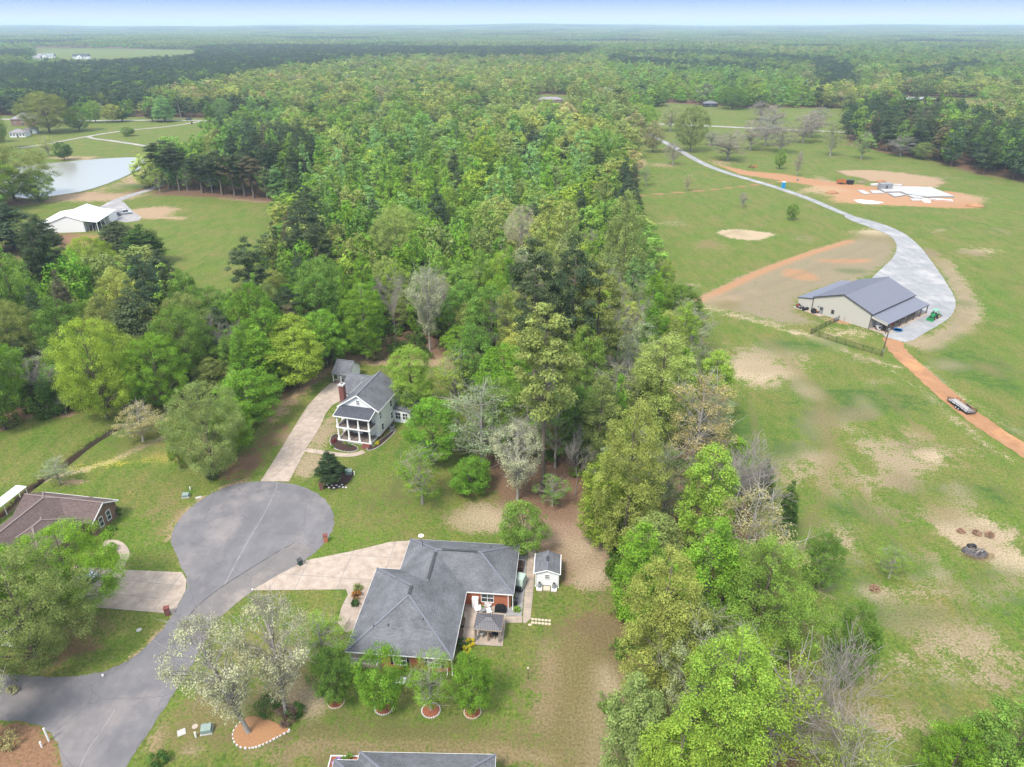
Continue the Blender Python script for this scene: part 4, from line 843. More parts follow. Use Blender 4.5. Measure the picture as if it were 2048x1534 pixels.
MIXES = {'plantation': [('bushpine', 'pine', 9), ('oak', 'green', .5)], 'pinemass': [('bushpine', 'pine', 8), ('bushpine', 'pinebrown', 1), ('oak', 'green', 1), ('thin', 'fresh', .6)],
    'pinemix': [('bushpine', 'pine', 1.5), ('pine', 'pine', 1.2), ('oak', 'green', 1.5), ('oak', 'olive', 1), ('cone', 'fresh', 1.8), ('oak', 'bright', 1.2), ('oak', 'yellow', .8), ('thin', 'palegreen', .6), ('bushpine', 'pinebrown', 1)],
    'poplar': [('cone', 'fresh', 4), ('cone', 'bright', 3), ('column', 'mint', 2), ('oak', 'lime', 1), ('oak', 'olive', 1), ('bushpine', 'pine', .9), ('thin', 'fresh', .6)],
    'oakyellow': [('oak', 'yellow', 4), ('oak', 'olive', 5), ('oak', 'tan', 1), ('oak', 'fresh', 2), ('oak', 'green', 1.5), ('bushpine', 'pine', .4), ('thin', 'palegreen', .6)],
    'centre': [('oak', 'bright', 3), ('cone', 'bright', 3), ('cone', 'fresh', 2), ('column', 'fresh', 1.5), ('oak', 'lime', 1.5), ('oak', 'yellow', 1), ('oak', 'green', 1.2), ('oak', 'olive', .8), ('oak', 'fresh', 2), ('bushpine', 'pine', .4), ('bare', 'bare', .5), ('vase', 'cream', .25), ('thin', 'palegreen', .5)],
    'strip': [('column', 'yellow', 2.5), ('column', 'olive', 1.5), ('thin', 'olive', 1.5), ('column', 'lime', 2), ('cone', 'bright', 1.5), ('thin', 'lime', 1.2), ('bare', 'bare', .9), ('oak', 'tan', .8), ('thin', 'palegreen', 1)],
    'leftwood': [('oak', 'bright', 2), ('oak', 'green', 3), ('oak', 'fresh', 2), ('thin', 'palegreen', 1.5), ('bushpine', 'pine', 1.2), ('oak', 'olive', 1), ('bare', 'bare', .5), ('column', 'green', 1)],
    'far': [('oak', 'olive', 3), ('oak', 'fresh', 2), ('cone', 'mint', 2), ('oak', 'green', 4), ('oak', 'yellow', .8), ('bushpine', 'pine', 1.2)]}
PLACEW = {'plantation': 'in the far pine plantation', 'pinemass': 'in the dark pine stand', 'pinemix': 'in the piny woods', 'poplar': 'in the fresh green middle woods', 'oakyellow': 'in the yellowish woods',
          'centre': 'in the woods behind the white house', 'strip': 'in the strip of woods', 'leftwood': 'in the woods left of the driveway', 'far': 'in the far woods'}
def scatter(x0, x1, y0, y1, s, g):
    nx_ = int((x1 - x0) / s); ny_ = int((y1 - y0) / s)
    a, b = np.meshgrid(np.arange(nx_), np.arange(ny_)); a = a.ravel() + .5 * (b.ravel() % 2); b = b.ravel()
    return x0 + (a + g.uniform(-.38, .38, len(a))) * s, y0 + (b + g.uniform(-.38, .38, len(b))) * s
def noise2(X, Y, sc, seed=0):
    g = np.random.default_rng(seed); o = 0
    for i in range(5):
        a = g.uniform(0, 6.28); f = 6.28 / sc * g.uniform(.6, 1.7); o = o + np.sin((X * math.cos(a) + Y * math.sin(a)) * f + g.uniform(0, 6.28))
    return o / 5
g = np.random.default_rng(5)
PX, PY = [], []
for (y0, y1, s) in ((60, 230, 6.8), (230, 330, 8.0), (330, 480, 9.6), (480, 800, 11.2), (800, 1300, 12.5), (1300, 2600, 15)):
    xr = y1 * .86 + 30
    x, y = scatter(-xr, xr, y0, y1, s, g)
    k = np.abs(x) < y * .84 + 25; PX.append(x[k]); PY.append(y[k])
PX = np.concatenate(PX); PY = np.concatenate(PY)
ok = ~clear_mask(PX, PY)
ex = W2([(-60, 470), (60, 400), (250, 392), (330, 440), (300, 500), (100, 500)])
# openings between far woods: small fields
ok &= ~((PY > 1500) & (noise2(PX, PY, 900, 4) > .52) & (noise2(PX, PY, 420, 8) > .1))
lit = W2([(960, 930), (1165, 930), (1185, 1060), (960, 1060)]); ok &= ~(inpoly(PX, PY, lit) & (g.random(len(PX)) < .8))
qx0, qy0 = pix(PX, PY, 0.0); ok &= ~((qx0 > 1150) & (qy0 > 800) & (g.random(len(PX)) < .38))
PX, PY = PX[ok], PY[ok]
near = PY < 420
T = np.array(TREES)
keep = np.ones(len(PX), bool)
for i in np.where(near)[0]:
    if np.any(np.hypot(T[:, 0] - PX[i], T[:, 1] - PY[i]) < T[:, 2] * .8 + 1.6): keep[i] = False
PX, PY = PX[keep], PY[keep]; near = PY < 420
qx, qy = pix(PX, PY, 15.0)
reg = np.array(['far'] * len(PX), dtype='U12')
for P, nm in REG[::-1]: reg[inpoly(qx, qy, P)] = nm
nz1 = noise2(PX, PY, 60, 1); nz2 = noise2(PX, PY, 35, 2); nzb = noise2(PX, PY, 700, 6)
reg[(reg == 'far') & (nzb > .42)] = 'plantation'; reg[(reg == 'far') & (nzb < -.35)] = 'oakyellow'
reg[(reg == 'far') & (noise2(PX, PY, 500, 15) > .45)] = 'poplar'
KT = []
u = np.clip(g.random(len(PX)) * .6 + (nz1 * .5 + .5) * .4 + nz2 * .12, 0, .999)
for i in range(len(PX)):
    L = MIXES[reg[i]]; tot = sum(a[2] for a in L); r = ((u[i] * 1.7 + g.random() * .35) % 1) * tot
    for kd, ti, wt in L:
        r -= wt
        if r <= 0: break
    KT.append((kd, ti))
dist = np.hypot(PX, PY)
edge = np.full(len(PX), 99.0)
for P in CLEAR[:4]: edge[near] = np.minimum(edge[near], pdist(PX[near], PY[near], P))
isn = {'p': 0, 'l': 0}; order = np.argsort(dist); single = np.zeros(len(PX), bool)
nl = 300 - sum(1 for t in HT if 'pine' not in t[4] and t[6]); npn = 120
vis = (qx > -90) & (qx < 2140) & (qy < 1700)
for i in order:
    if not vis[i]: continue
    k = 'p' if 'pine' in KT[i][0] else 'l'
    if isn[k] < (npn if k == 'p' else nl): isn[k] += 1; single[i] = True
def dims(kd, i):
    H = {'oak': 17, 'round': 10, 'cone': 17.5, 'column': 19, 'pine': 24, 'bushpine': 18, 'thin': 15, 'vase': 15, 'bare': 14}[kd]; Wd = {'oak': 9.8, 'round': 6, 'cone': 7.0, 'column': 6.4, 'pine': 7.0, 'bushpine': 7.2, 'thin': 8.5, 'vase': 8, 'bare': 8}[kd]
    sc = 1.0 if dist[i] < 240 else 1.16 if dist[i] < 340 else 1.34 if dist[i] < 490 else 1.52 if dist[i] < 800 else 1.7 if dist[i] < 1300 else 2.0
    h = H * g.uniform(.6, 1.26); 
    if reg[i] == 'plantation': h = 17 * g.uniform(.92, 1.08)
    if reg[i] == 'pinemass': h = 22 * g.uniform(.9, 1.12)
    if edge[i] < 5 and reg[i] != 'pinemass': h *= .72
    return h * (1 if sc < 1.3 else 1.08), Wd * g.uniform(.68, 1.32) * sc
for i in np.where(single)[0]:
    kd, ti = KT[i]; h, wd = dims(kd, i)
    lb = f"{WORD[ti]} {SHAPE[kd]} {PLACEW[reg[i]]}, {'far' if qy[i] < 420 else 'middle' if qy[i] < 620 else 'near'} {'left' if qx[i] < 420 else 'centre' if qx[i] < 900 else 'right'} part"
    plant(PX[i], PY[i], h, wd, kd, ti, lb, lb.replace(' tree ', ' trees ').replace(' pine ', ' pines '))
# the rest of the woods, past three hundred leafy trees: one object of real trees
def lod(kind, seed, n, per, size):
    g_ = np.random.default_rng(seed); cr = SPEC[kind][5] * (210 / max(n, 1)) ** .33 * .9
    C = clumps(kind, n, g_, cr); me = leaf_mesh(f'{kind}_leaves', C, per, size, .8 if 'pine' not in kind else .55, seed, .6, .28)
    tr = tubes_mesh('stem', [[(0, 0, -.3, .22), (0, 0, SPEC[kind][1] * .8, .06)]], M['bark'], 4)
    import bmesh
    b = bmesh.new(); b.from_mesh(me); nv = len(b.faces); b.from_mesh(tr); b.faces.ensure_lookup_table()
    for f in b.faces[nv:]: f.material_index = 1
    b.to_mesh(me); b.free(); me.materials.append(M['bark']); return me
KN = ['oak', 'cone', 'column', 'bushpine', 'thin']
def lib(name, specs):
    c = bpy.data.collections.new(name); j = 0; tab = {}
    for kd, nv, n, per, size in specs:
        tab[kd] = []
        for v in range(nv):
            o = bpy.data.objects.new(f'{j:02d}_{kd}', lod(kd, 50 + v + j, n, per, size)); c.objects.link(o); tab[kd].append(j); j += 1
    if name == 'midwood':
        o = bpy.data.objects.new(f'{j:02d}_bare', PROTO['bare'][0][0]); c.objects.link(o); tab['bare'] = [j]; j += 1
    return c, tab
def gn_scatter(name, pts, idx, rot, scl, tint, coll, label, cat=None):
    me = bpy.data.meshes.new(name); me.vertices.add(len(pts)); me.vertices.foreach_set('co', np.asarray(pts, np.float32).ravel())
    for nm, ty, key, arr in (('idx', 'INT', 'value', idx), ('rotz', 'FLOAT_VECTOR', 'vector', rot), ('scl', 'FLOAT_VECTOR', 'vector', scl), ('tintp', 'FLOAT_VECTOR', 'vector', tint)):
        a = me.attributes.new(nm, ty, 'POINT'); a.data.foreach_set(key, np.asarray(arr, np.int32 if ty == 'INT' else np.float32).ravel())
    o = link(name, me); ng = bpy.data.node_groups.new(name, 'GeometryNodeTree')
    ng.interface.new_socket('Geometry', in_out='INPUT', socket_type='NodeSocketGeometry'); ng.interface.new_socket('Geometry', in_out='OUTPUT', socket_type='NodeSocketGeometry')
    N = ng.nodes.new; L = ng.links.new
    gi = N('NodeGroupInput'); go = N('NodeGroupOutput'); ci = N('GeometryNodeCollectionInfo'); ci.inputs['Collection'].default_value = coll; ci.inputs['Separate Children'].default_value = True; ci.inputs['Reset Children'].default_value = True
    ip = N('GeometryNodeInstanceOnPoints'); ip.inputs['Pick Instance'].default_value = True
    def na(nm, ty):
        x = N('GeometryNodeInputNamedAttribute'); x.data_type = ty; x.inputs[0].default_value = nm; return x.outputs[0]
    L(gi.outputs[0], ip.inputs['Points']); L(ci.outputs[0], ip.inputs['Instance']); L(na('idx', 'INT'), ip.inputs['Instance Index'])
    L(na('rotz', 'FLOAT_VECTOR'), ip.inputs['Rotation']); L(na('scl', 'FLOAT_VECTOR'), ip.inputs['Scale'])
    st = N('GeometryNodeStoreNamedAttribute'); st.data_type = 'FLOAT_VECTOR'; st.domain = 'INSTANCE'; st.inputs['Name'].default_value = 'tint'
    L(ip.outputs[0], st.inputs[0]); L(na('tintp', 'FLOAT_VECTOR'), st.inputs['Value']); L(st.outputs[0], go.inputs[0])
    md = o.modifiers.new('scatter', 'NODES'); md.node_group = ng
    return tag(o, label, cat, kind='stuff')
midc, midt = lib('midwood', [('oak', 4, 75, 34, .62), ('cone', 3, 70, 30, .58), ('column', 2, 60, 30, .6), ('bushpine', 3, 60, 34, .55), ('thin', 1, 50, 22, .5)])
farc, fart = lib('farwood', [('oak', 4, 34, 16, 1.0), ('cone', 3, 30, 16, .95), ('column', 1, 26, 14, .95), ('bushpine', 3, 30, 16, .9)])
SUB = {'round': 'oak', 'vase': 'oak', 'pine': 'bushpine', 'thin': 'thin', 'bare': 'bare'}
def collect(sel, tab, isfar):
    pts, idx, rot, scl, tin = [], [], [], [], []
    zz = hills(PX[sel], PY[sel])
    for z, i in zip(zz, np.where(sel)[0]):
        kd, ti = KT[i]; h, wd = dims(kd, i); k2 = SUB.get(kd, kd)
        if k2 not in tab: k2 = 'oak'
        H, Rm = SPEC[k2][1], SPEC[k2][3]
        pts.append((PX[i], PY[i], z)); idx.append(tab[k2][g.integers(len(tab[k2]))]); rot.append((0, 0, g.uniform(0, 6.28))); scl.append((wd / 2 / Rm, wd / 2 / Rm, h / H))
        b = g.uniform(.78, 1.28); hu = g.uniform(-.09, .09); t = TINT[ti]; b *= (.86 if isfar else 1) * (.9 if dist[i] > 1300 else 1); tin.append((t[0] * b * (1 + hu), t[1] * b, t[2] * b * (1 - hu)))
    return pts, idx, rot, scl, tin
sm_ = ~single & (dist < 620); sf_ = ~single & (dist >= 620)
gn_scatter('woodland', *collect(sm_, midt, False), midc, 'dense spring woodland of leafy trees and pines')
gn_scatter('far_woodland', *collect(sf_, fart, True), farc, 'distant woodland beyond the county road')
print('trees', len(TREES), 'mid', sm_.sum(), 'far', sf_.sum())
# woods beyond two and a half kilometres: hectare patches of crowns
def patch_mesh(seed, tints, pinesh):
    g_ = np.random.default_rng(seed); C = []
    for i in range(90):
        x, y = g_.uniform(-60, 60, 2); h = g_.uniform(10, 17); r = g_.uniform(4, 6.5)
        C.append((x, y, h - r * .6, r))
    me = leaf_mesh('woodland_patch', C, 11, 4.6, .75, seed, up=.8); return me
pc = bpy.data.collections.new('patchwood')
for j in range(5):
    o = bpy.data.objects.new(f'{j:02d}_patch', patch_mesh(j, None, 0)); pc.objects.link(o)
FX, FY = [], []
for (y0, y1, s) in ((2600, 5000, 100), (5000, 8500, 112), (8500, 12800, 125)):
    xr = y1 * .86; x, y = scatter(-xr, xr, y0, y1, s, g); k = (np.abs(x) < y * .84 + 60) & (np.abs(x) < 12000); FX.append(x[k]); FY.append(y[k])
FX = np.concatenate(FX); FY = np.concatenate(FY)
k = ~((noise2(FX, FY, 1300, 21) > .42) & (noise2(FX, FY, 500, 22) > .0)); FX, FY = FX[k], FY[k]
nb = noise2(FX, FY, 900, 31); nc = noise2(FX, FY, 500, 32); tn = []
for i in range(len(FX)):
    t = 'pine' if nb[i] > .38 else 'yellow' if nc[i] > .4 else 'olive' if nc[i] > 0 else 'fresh' if nc[i] > -.3 else 'green'
    b = g.uniform(.6, .85); tn.append([v * b for v in TINT[t]])
FZ = hills(FX, FY)
gn_scatter('horizon_woodland', np.stack([FX, FY, FZ], 1), g.integers(0, 5, len(FX)), np.stack([FX * 0, FX * 0, g.uniform(0, 6.28, len(FX))], 1), np.stack([np.full(len(FX), 1.05), np.full(len(FX), 1.05), g.uniform(.9, 1.2, len(FX))], 1), tn, pc, 'woodland stretching to the horizon')
# undergrowth on the woodland floor and along its edges
uc = bpy.data.collections.new('shrubwood')
for j in range(3):
    g_ = np.random.default_rng(70 + j); C = clumps('shrub', 26, g_, .55); o = bpy.data.objects.new(f'{j:02d}_shrub', leaf_mesh('shrub_leaves', C, 26, .3, .8, j)); uc.objects.link(o)
x, y = scatter(-190, 130, 60, 330, 3.6, g); k = ~clear_mask(x, y) & (np.abs(x) < y * .84 + 20); x, y = x[k], y[k]
k = g.random(len(x)) < np.where(inpoly(x, y, lit), .25, .8); x, y = x[k], y[k]
tt = np.array([TINT[['green', 'fresh', 'olive', 'bright', 'deep', 'tan'][i]] for i in g.integers(0, 6, len(x))]) * g.uniform(.5, .8, (len(x), 1))
s_ = g.uniform(.6, 1.5, len(x))
gn_scatter('undergrowth', np.stack([x, y, x * 0], 1), g.integers(0, 3, len(x)), np.stack([x * 0, x * 0, g.uniform(0, 6.28, len(x))], 1), np.stack([s_, s_, s_ * g.uniform(.6, 1.3, len(x))], 1), tt, uc, 'low green brush covering the woodland floor')
# ------------------------------------------------------------------ building kit (all in a building's own frame: x along the front, y to the back)
def hip(parent, x0, y0, x1, y1, ze, pitch, m, dz=0.0, name='roof', caps='ABCDR'):
    w_, d_ = x1 - x0, y1 - y0; h = min(w_, d_) / 2; zr = ze + h * pitch + dz; ze = ze + dz
    A, B, C_, D = (x0, y0, ze), (x1, y0, ze), (x1, y1, ze), (x0, y1, ze)
    if w_ >= d_: P, Q = (x0 + h, y0 + h, zr), (x1 - h, y0 + h, zr); F = [[A, B, Q, P], [C_, D, P, Q], [B, C_, Q], [D, A, P]]
    else: P, Q = (x0 + h, y0 + h, zr), (x0 + h, y1 - h, zr); F = [[A, B, P], [C_, D, Q], [B, C_, Q, P], [D, A, P, Q]]
    mb = MB(); mb.add([A, B, C_, D, P, Q], [])
    ids = {A: 0, B: 1, C_: 2, D: 3, P: 4, Q: 5}
    for f in F: mb.f.append(tuple(ids[p] for p in f))
    mb.f.append((3, 2, 1, 0))
    o = mb.build(name, m, parent)
    cap = MB()
    for key, a, b in (('A', A, P), ('B', B, Q if w_ >= d_ else P), ('C', C_, Q), ('D', D, P if w_ >= d_ else Q), ('R', P, Q)):
        if key not in caps: continue
        a = Vector(a) + Vector((0, 0, .03)); b = Vector(b) + Vector((0, 0, .03))
        if (b - a).length > .1: cap.bar(a, b, .3, .05)
    cap.build('ridge_cap', M['ridge_brown'] if m == M['shingle_brown'] else M['ridge'], o)
    return o, P, Q
def vent(parent, P, Q, a, b, wd=.35):
    P, Q = Vector(P), Vector(Q); u = P + (Q - P) * a; v = P + (Q - P) * b
    mb = MB().bar(u + Vector((0, 0, .10)), v + Vector((0, 0, .10)), wd, .10); return mb.build('ridge_vent', M['dark'], parent)
def fascia(parent, poly, z, h=.18, t=.06, m=None):
    mb = MB(); n = len(poly)
    for i in range(n):
        a = Vector((*poly[i], z - h / 2)); b = Vector((*poly[(i + 1) % n], z - h / 2)); d = (b - a).normalized() * (t / 2)
        mb.bar(a - d, b + d, t, h)
    return mb.build('fascia', m or M['white'], parent)
def walls(parent, poly, z0, z1, m, name='wall'): return MB().prism(poly, z0, z1).build(name, m, parent)
def window(parent, x, y, z, w_, h, face, cols=1, rows=2, frame='white', glass='glass', sh=None):
    """face: outward direction angle in the building frame"""
    o = MB()
    t = .07
    for a, b, c, d in ((-w_ / 2 - t, -h / 2 - t, w_ / 2 + t, -h / 2), (-w_ / 2 - t, h / 2, w_ / 2 + t, h / 2 + t), (-w_ / 2 - t, -h / 2, -w_ / 2, h / 2), (w_ / 2, -h / 2, w_ / 2 + t, h / 2)): o.box(a, -.08, b, c, .06, d)
    for i in range(1, cols): X_ = -w_ / 2 + w_ * i / cols; o.box(X_ - .03, -.06, -h / 2, X_ + .03, .04, h / 2)
    for j in range(1, rows): Z_ = -h / 2 + h * j / rows; o.box(-w_ / 2, -.055, Z_ - .03, w_ / 2, .035, Z_ + .03)
    o = o.build('window', M[frame], parent, (x, y, z), face + math.pi / 2)
    for i in range(cols):
        for j in range(rows):
            MB().box(-w_ / 2 + w_ * i / cols + .03, -.02, -h / 2 + h * j / rows + .03, -w_ / 2 + w_ * (i + 1) / cols - .03, .02, -h / 2 + h * (j + 1) / rows - .03).build('pane', M[glass], o)
    if sh:
        for s in (-1, 1): MB().box(s * (w_ / 2 + .28) - .17, -.05, -h / 2, s * (w_ / 2 + .28) + .17, .02, h / 2).build('shutter', M[sh], o)
    return o
def door(parent, x, y, z, w_, h, face, m='white'):
    o = MB().box(-w_ / 2, -.06, 0, w_ / 2, .05, h).build('door', M[m], parent, (x, y, z), face + math.pi / 2)
    MB().box(-w_ / 2 + .15, -.075, h * .55, w_ / 2 - .15, -.062, h * .9).build('pane', M['glass'], o)
    MB().tube((w_ / 2 - .12, -.06, h * .46), (w_ / 2 - .12, -.13, h * .46), .035, n=6).build('handle', M['dark'], o); return o
def downpipe(parent, x, y, z1, dx=0.0, m='white'):
    mb = MB().box(x - .05, y - .05, .12, x + .05, y + .05, z1); mb.box(x - .05, y - .3, .06, x + .05, y + .05, .14)
    return mb.build('downpipe', M[m], parent)
def mk(name, x, y, rz, label, cat, group=None, z=0): return empty(name, (x, y, z), rz, label, cat, group)
SOUTH, EAST, NORTH, WEST = -math.pi / 2, 0, math.pi / 2, math.pi
# ---- brick house with the grey roof
h = mk('brick_house', -21.48, 65.98, R(-5.2), 'single-storey orange brick house with a large grey hip roof', 'house')
OUT = [(0, 0), (14, 0), (14, 12.1), (20.7, 12.1), (20.7, 22.8), (3.5, 22.8), (3.5, 15.8), (0, 15.8)]
pt = .515
r1, P1, Q1 = hip(h, 0, 0, 14, 15.8, 2.9, pt, M['shingle'], caps='ABDR')
r2, P2, Q2 = hip(h, 3.5, 12.1, 20.7, 22.8, 2.9, pt, M['shingle'], .006, caps='BCR')
r3, P3, Q3 = hip(h, 3.5, 5.55, 14, 22.8, 2.9, pt, M['shingle'], .003, caps='DR')
vent(r1, P1, Q1, .05, .95); vent(r2, P2, Q2, .12, .93); vent(r3, P3, Q3, .05, .9)
MB().tube((5.0, 3.2, 4.3), (5.0, 3.2, 5.0), .06).build('vent_pipe', M['dark'], r1)
MB().tube((3.1, 3.0, 4.3), (3.1, 3.0, 4.8), .06).build('vent_pipe', M['dark'], r1)
for vx, vy in ((4.2, 11.5), (9.5, 4.2), (16.5, 20.3), (6.2, 19.6)):
    MB().tube((vx, vy, 3.2), (vx, vy, 5.3 if vx != 16.5 else 4.6), .055).build('vent_pipe', M['dark'], r3)
fascia(h, OUT, 2.9)
i_ = .5
walls(h, [(i_, 3.4), (4.2, 3.4), (4.2, i_), (14 - i_, i_), (14 - i_, 12.1 + i_), (20.7 - i_, 12.1 + i_), (20.7 - i_, 22.8 - i_), (3.5 + i_, 22.8 - i_), (3.5 + i_, 15.8 - i_), (i_, 15.8 - i_)], 0, 2.82, M['brick'])
MB().prism([(.2, .2), (4.19, .2), (4.19, 3.39), (.2, 3.39)], -.02, .3).build('porch_floor', M['concrete'], h)
for x in (.4, 4.0): MB().box(x - .12, .4, .3, x + .12, .64, 2.8).build('porch_post', M['white'], h)
for i in range(18): MB().box(.6 + i * .18, .49, .4, .64 + i * .18, .53, 1.15).build('baluster', M['white'], h)
MB().box(.5, .46, 1.15, 3.9, .56, 1.22).build('porch_rail', M['white'], h); MB().box(.5, .46, .36, 3.9, .56, .42).build('porch_rail', M['white'], h)
window(h, 16.9, 12.1 + i_ - .03, 1.55, 1.7, 1.5, SOUTH, 2, 2); window(h, 7.0, i_ - .03, 1.5, 1.6, 1.5, SOUTH, 2, 2, sh='black'); window(h, 11.5, i_ - .03, 1.5, 1.6, 1.5, SOUTH, 2, 2, sh='black')
window(h, 14 - i_ + .03, 7.5, 1.5, 1.6, 1.5, EAST, 2, 2); door(h, 14 - i_ + .04, 10.4, .1, 1.5, 2.1, EAST); window(h, 20.7 - i_ + .03, 17.5, 1.6, 1.2, 1.2, EAST, 1, 2)
window(h, i_ - .03, 8, 1.5, 1.6, 1.5, WEST, 2, 2); MB().box(3.5 + i_ - .08, 17, .05, 3.5 + i_ + .02, 21.6, 2.3).build('garage_door', M['white'], h)
for x, y in ((13.85, .1), (19.9, 12.3), (20.55, 12.3), (13.2, .1)): downpipe(h, x, y, 2.75)
def W3(fr, x, y, z=0): 
    c, s = math.cos(fr.rotation_euler.z), math.sin(fr.rotation_euler.z); return (fr.location.x + x * c - y * s, fr.location.y + x * s + y * c, z)
d = mk('satellite_dish', *W3(h, 5.2, 22.7)[:2], R(160), 'small round pale satellite dish at the rear eave of the brick house', 'satellite dish', z=2.95)
MB().lathe([(.02, 0), (.22, .05), (.42, .16), (.44, .17), (.40, .17), (.2, .08), (.02, .04)], n=18).build('dish', M['white'], d).location = (0, -.1, .55)
MB().tube((0, 0, 0), (0, 0, .6), .04).build('mast', M['grey'], d)
# ---- neighbour whose roof shows at the bottom edge
h2 = mk('brick_house', -17.1, 41.4, R(-1.2), 'house at the bottom edge, only its bluish grey hip roof showing', 'house')
rr, P, Q = hip(h2, 0, 0, 15.1, 10.4, 3.0, .5, M['shingle']); vent(rr, P, Q, .0, .45)
hip(h2, -2.6, 2.0, 4, 9.4, 3.0, .5, M['shingle'], .004); fascia(h2, [(0, 0), (15.1, 0), (15.1, 10.4), (0, 10.4), (0, 9.41), (-2.6, 9.41), (-2.6, 2), (0, 2)], 3.0)
walls(h2, [(.5, .5), (14.6, .5), (14.6, 9.9), (.5, 9.9)], 0, 2.92, M['brick'])
b = mk('flower_bed', *at(688, 1530)[:2], R(-1), 'white-edged mulch bed with purple flowers at the bottom edge', 'flower bed')
MB().box(-1.6, -2.4, .01, 1.6, .9, .14).build('mulch', M['mulch_red'], b)
e_ = MB(); e_.box(-1.75, .9, 0, 1.75, 1.05, .24); e_.box(-1.75, -2.5, 0, -1.6, .9, .24); e_.build('edging', M['stone_white'], b)
# ---- brown roofed house on the left
h3 = mk('brick_house', -80.84, 100.85, R(-9.3), 'brown roofed brick house with a gable and two tall windows at the left edge', 'house')
def gable(parent, x0, y0, x1, y1, ze, zr, m, axis='x', t=.14, over=0.0, name='roof', dz=0):
    if axis == 'x':
        ym = (y0 + y1) / 2; o = MB()
        o.sheet([(x0, y0, ze + dz), (x1, y0, ze + dz), (x1, ym, zr + dz), (x0, ym, zr + dz)], t); o.sheet([(x0, ym, zr + dz), (x1, ym, zr + dz), (x1, y1, ze + dz), (x0, y1, ze + dz)], t)
        rg = ((x0, ym, zr + dz + .03), (x1, ym, zr + dz + .03))
    else:
        xm = (x0 + x1) / 2; o = MB()
        o.sheet([(x0, y0, ze + dz), (xm, y0, zr + dz), (xm, y1, zr + dz), (x0, y1, ze + dz)], t); o.sheet([(xm, y0, zr + dz), (x1, y0, ze + dz), (x1, y1, ze + dz), (xm, y1, zr + dz)], t)
        rg = ((xm, y0, zr + dz + .03), (xm, y1, zr + dz + .03))
    r = o.build(name, m, parent); MB().bar(rg[0], rg[1], .28, .06).build('ridge_cap', M['ridge_brown'] if m == M['shingle_brown'] else M['ridge'], r); return r
def gwall(parent, x0, y0, x1, y1, z0, ze, zr, m, axis='y', name='gable_wall'):
    """box with gable ends; ridge along axis"""
    if axis == 'y': xm = (x0 + x1) / 2; v = [(x0, y0, z0), (x1, y0, z0), (x1, y0, ze), (xm, y0, zr), (x0, y0, ze)]; v += [(p[0], y1, p[2]) for p in v]
    else: ym = (y0 + y1) / 2; v = [(x0, y0, z0), (x0, y1, z0), (x0, y1, ze), (x0, ym, zr), (x0, y0, ze)]; v += [(x1, p[1], p[2]) for p in v]
    return MB().add(v, [(0, 1, 2, 3, 4), (9, 8, 7, 6, 5)] + [(i, i + 5, (i + 1) % 5 + 5, (i + 1) % 5) for i in range(5)]).build(name, m, parent)
gable(h3, -.2, -6.5, 14.3, 0, 2.9, 4.75, M['shingle_brown'], 'x'); gwall(h3, .4, -6.1, 13.9, -.4, 0, 2.85, 4.4, M['brick_brown'], 'x')
hip(h3, 0, -24, 9.6, 0, 2.9, .56, M['shingle_brown'], .004); walls(h3, [(.4, -23.6), (9.2, -23.6), (9.2, -.45), (.4, -.45)], 0, 2.82, M['brick_brown'])
hip(h3, 4, -16, 13, -5.2, 2.9, .55, M['shingle_brown'], .008); walls(h3, [(5, -15.4), (12.5, -15.4), (12.5, -6.2), (5, -6.2)], 0, 2.8, M['brick_brown'])
fb = MB(); fb.bar((14.33, -6.5, 2.8), (14.33, -3.25, 4.66), .06, .2); fb.bar((14.33, -3.25, 4.66), (14.33, 0, 2.8), .06, .2); fb.bar((-.2, .03, 2.82), (14.3, .03, 2.82), .06, .18); fb.build('fascia', M['white'], h3)
window(h3, 13.93, -4.35, 1.6, .85, 1.7, EAST, 1, 2, glass='glass'); window(h3, 13.93, -2.5, 1.6, .85, 1.7, EAST, 1, 2)
aw = mk('carport', *at(18, 1018)[:2], R(-9.3), 'carport with a flat white metal roof behind the brown roofed house', 'carport')
MB().sheet([(-.9, -6.5, 2.2), (1.2, -6.5, 2.2), (1.2, 3.6, 2.4), (-.9, 3.6, 2.4)], .1).build('roof', M['white_metal'], aw)
for x in (-.7, 1.0):
    for y in (-6.2, -1.5, 3.4): MB().box(x - .05, y - .05, 0, x + .05, y + .05, 2.15).build('post', M['white'], aw)
# ---- white two-storey house with double porch
h4 = mk('white_house', -35.08, 125.11, -0.2614, 'white two-storey house with a double columned porch and brick chimney', 'house')
ZE, ZR, Wd, Ln = 6.45, 9.57, 8.99, 11.33
gable(h4, 0, -.05, Wd, Ln, ZE, ZR, M['shingle'], 'y', .16)
gwall(h4, .38, .35, Wd - .38, Ln - .35, .5, ZE - .05, ZR - .4, M['siding'], 'y', 'wall')
MB().box(.40, .37, 0, Wd - .40, Ln - .37, .49).build('foundation', M['brick_red'], h4)
fb = MB(); fb.bar((0, -.08, ZE - .1), (Wd / 2, -.08, ZR - .12), .06, .22); fb.bar((Wd / 2, -.08, ZR - .12), (Wd, -.08, ZE - .1), .06, .22); fb.bar((-.02, -.05, ZE - .12), (-.02, Ln, ZE - .12), .06, .2); fb.bar((Wd + .02, -.05, ZE - .12), (Wd + .02, Ln, ZE - .12), .06, .2); fb.build('fascia', M['white'], h4)
vv = window(h4, Wd / 2, .33, 7.75, .55, .95, SOUTH, 2, 2, glass='black')
px0, px1, py0 = .9, 8.1, -2.75
pf = MB().box(px0, py0, .42, px1, .34, .6).build('porch_floor', M['deck'], h4); MB().box(px0 + .05, py0 + .05, 0, px1 - .05, .33, .41).build('porch_base', M['concrete_grey'], h4)
MB().box(px0, py0, 3.3, px1, .34, 3.45).build('porch_floor', M['deck'], h4)
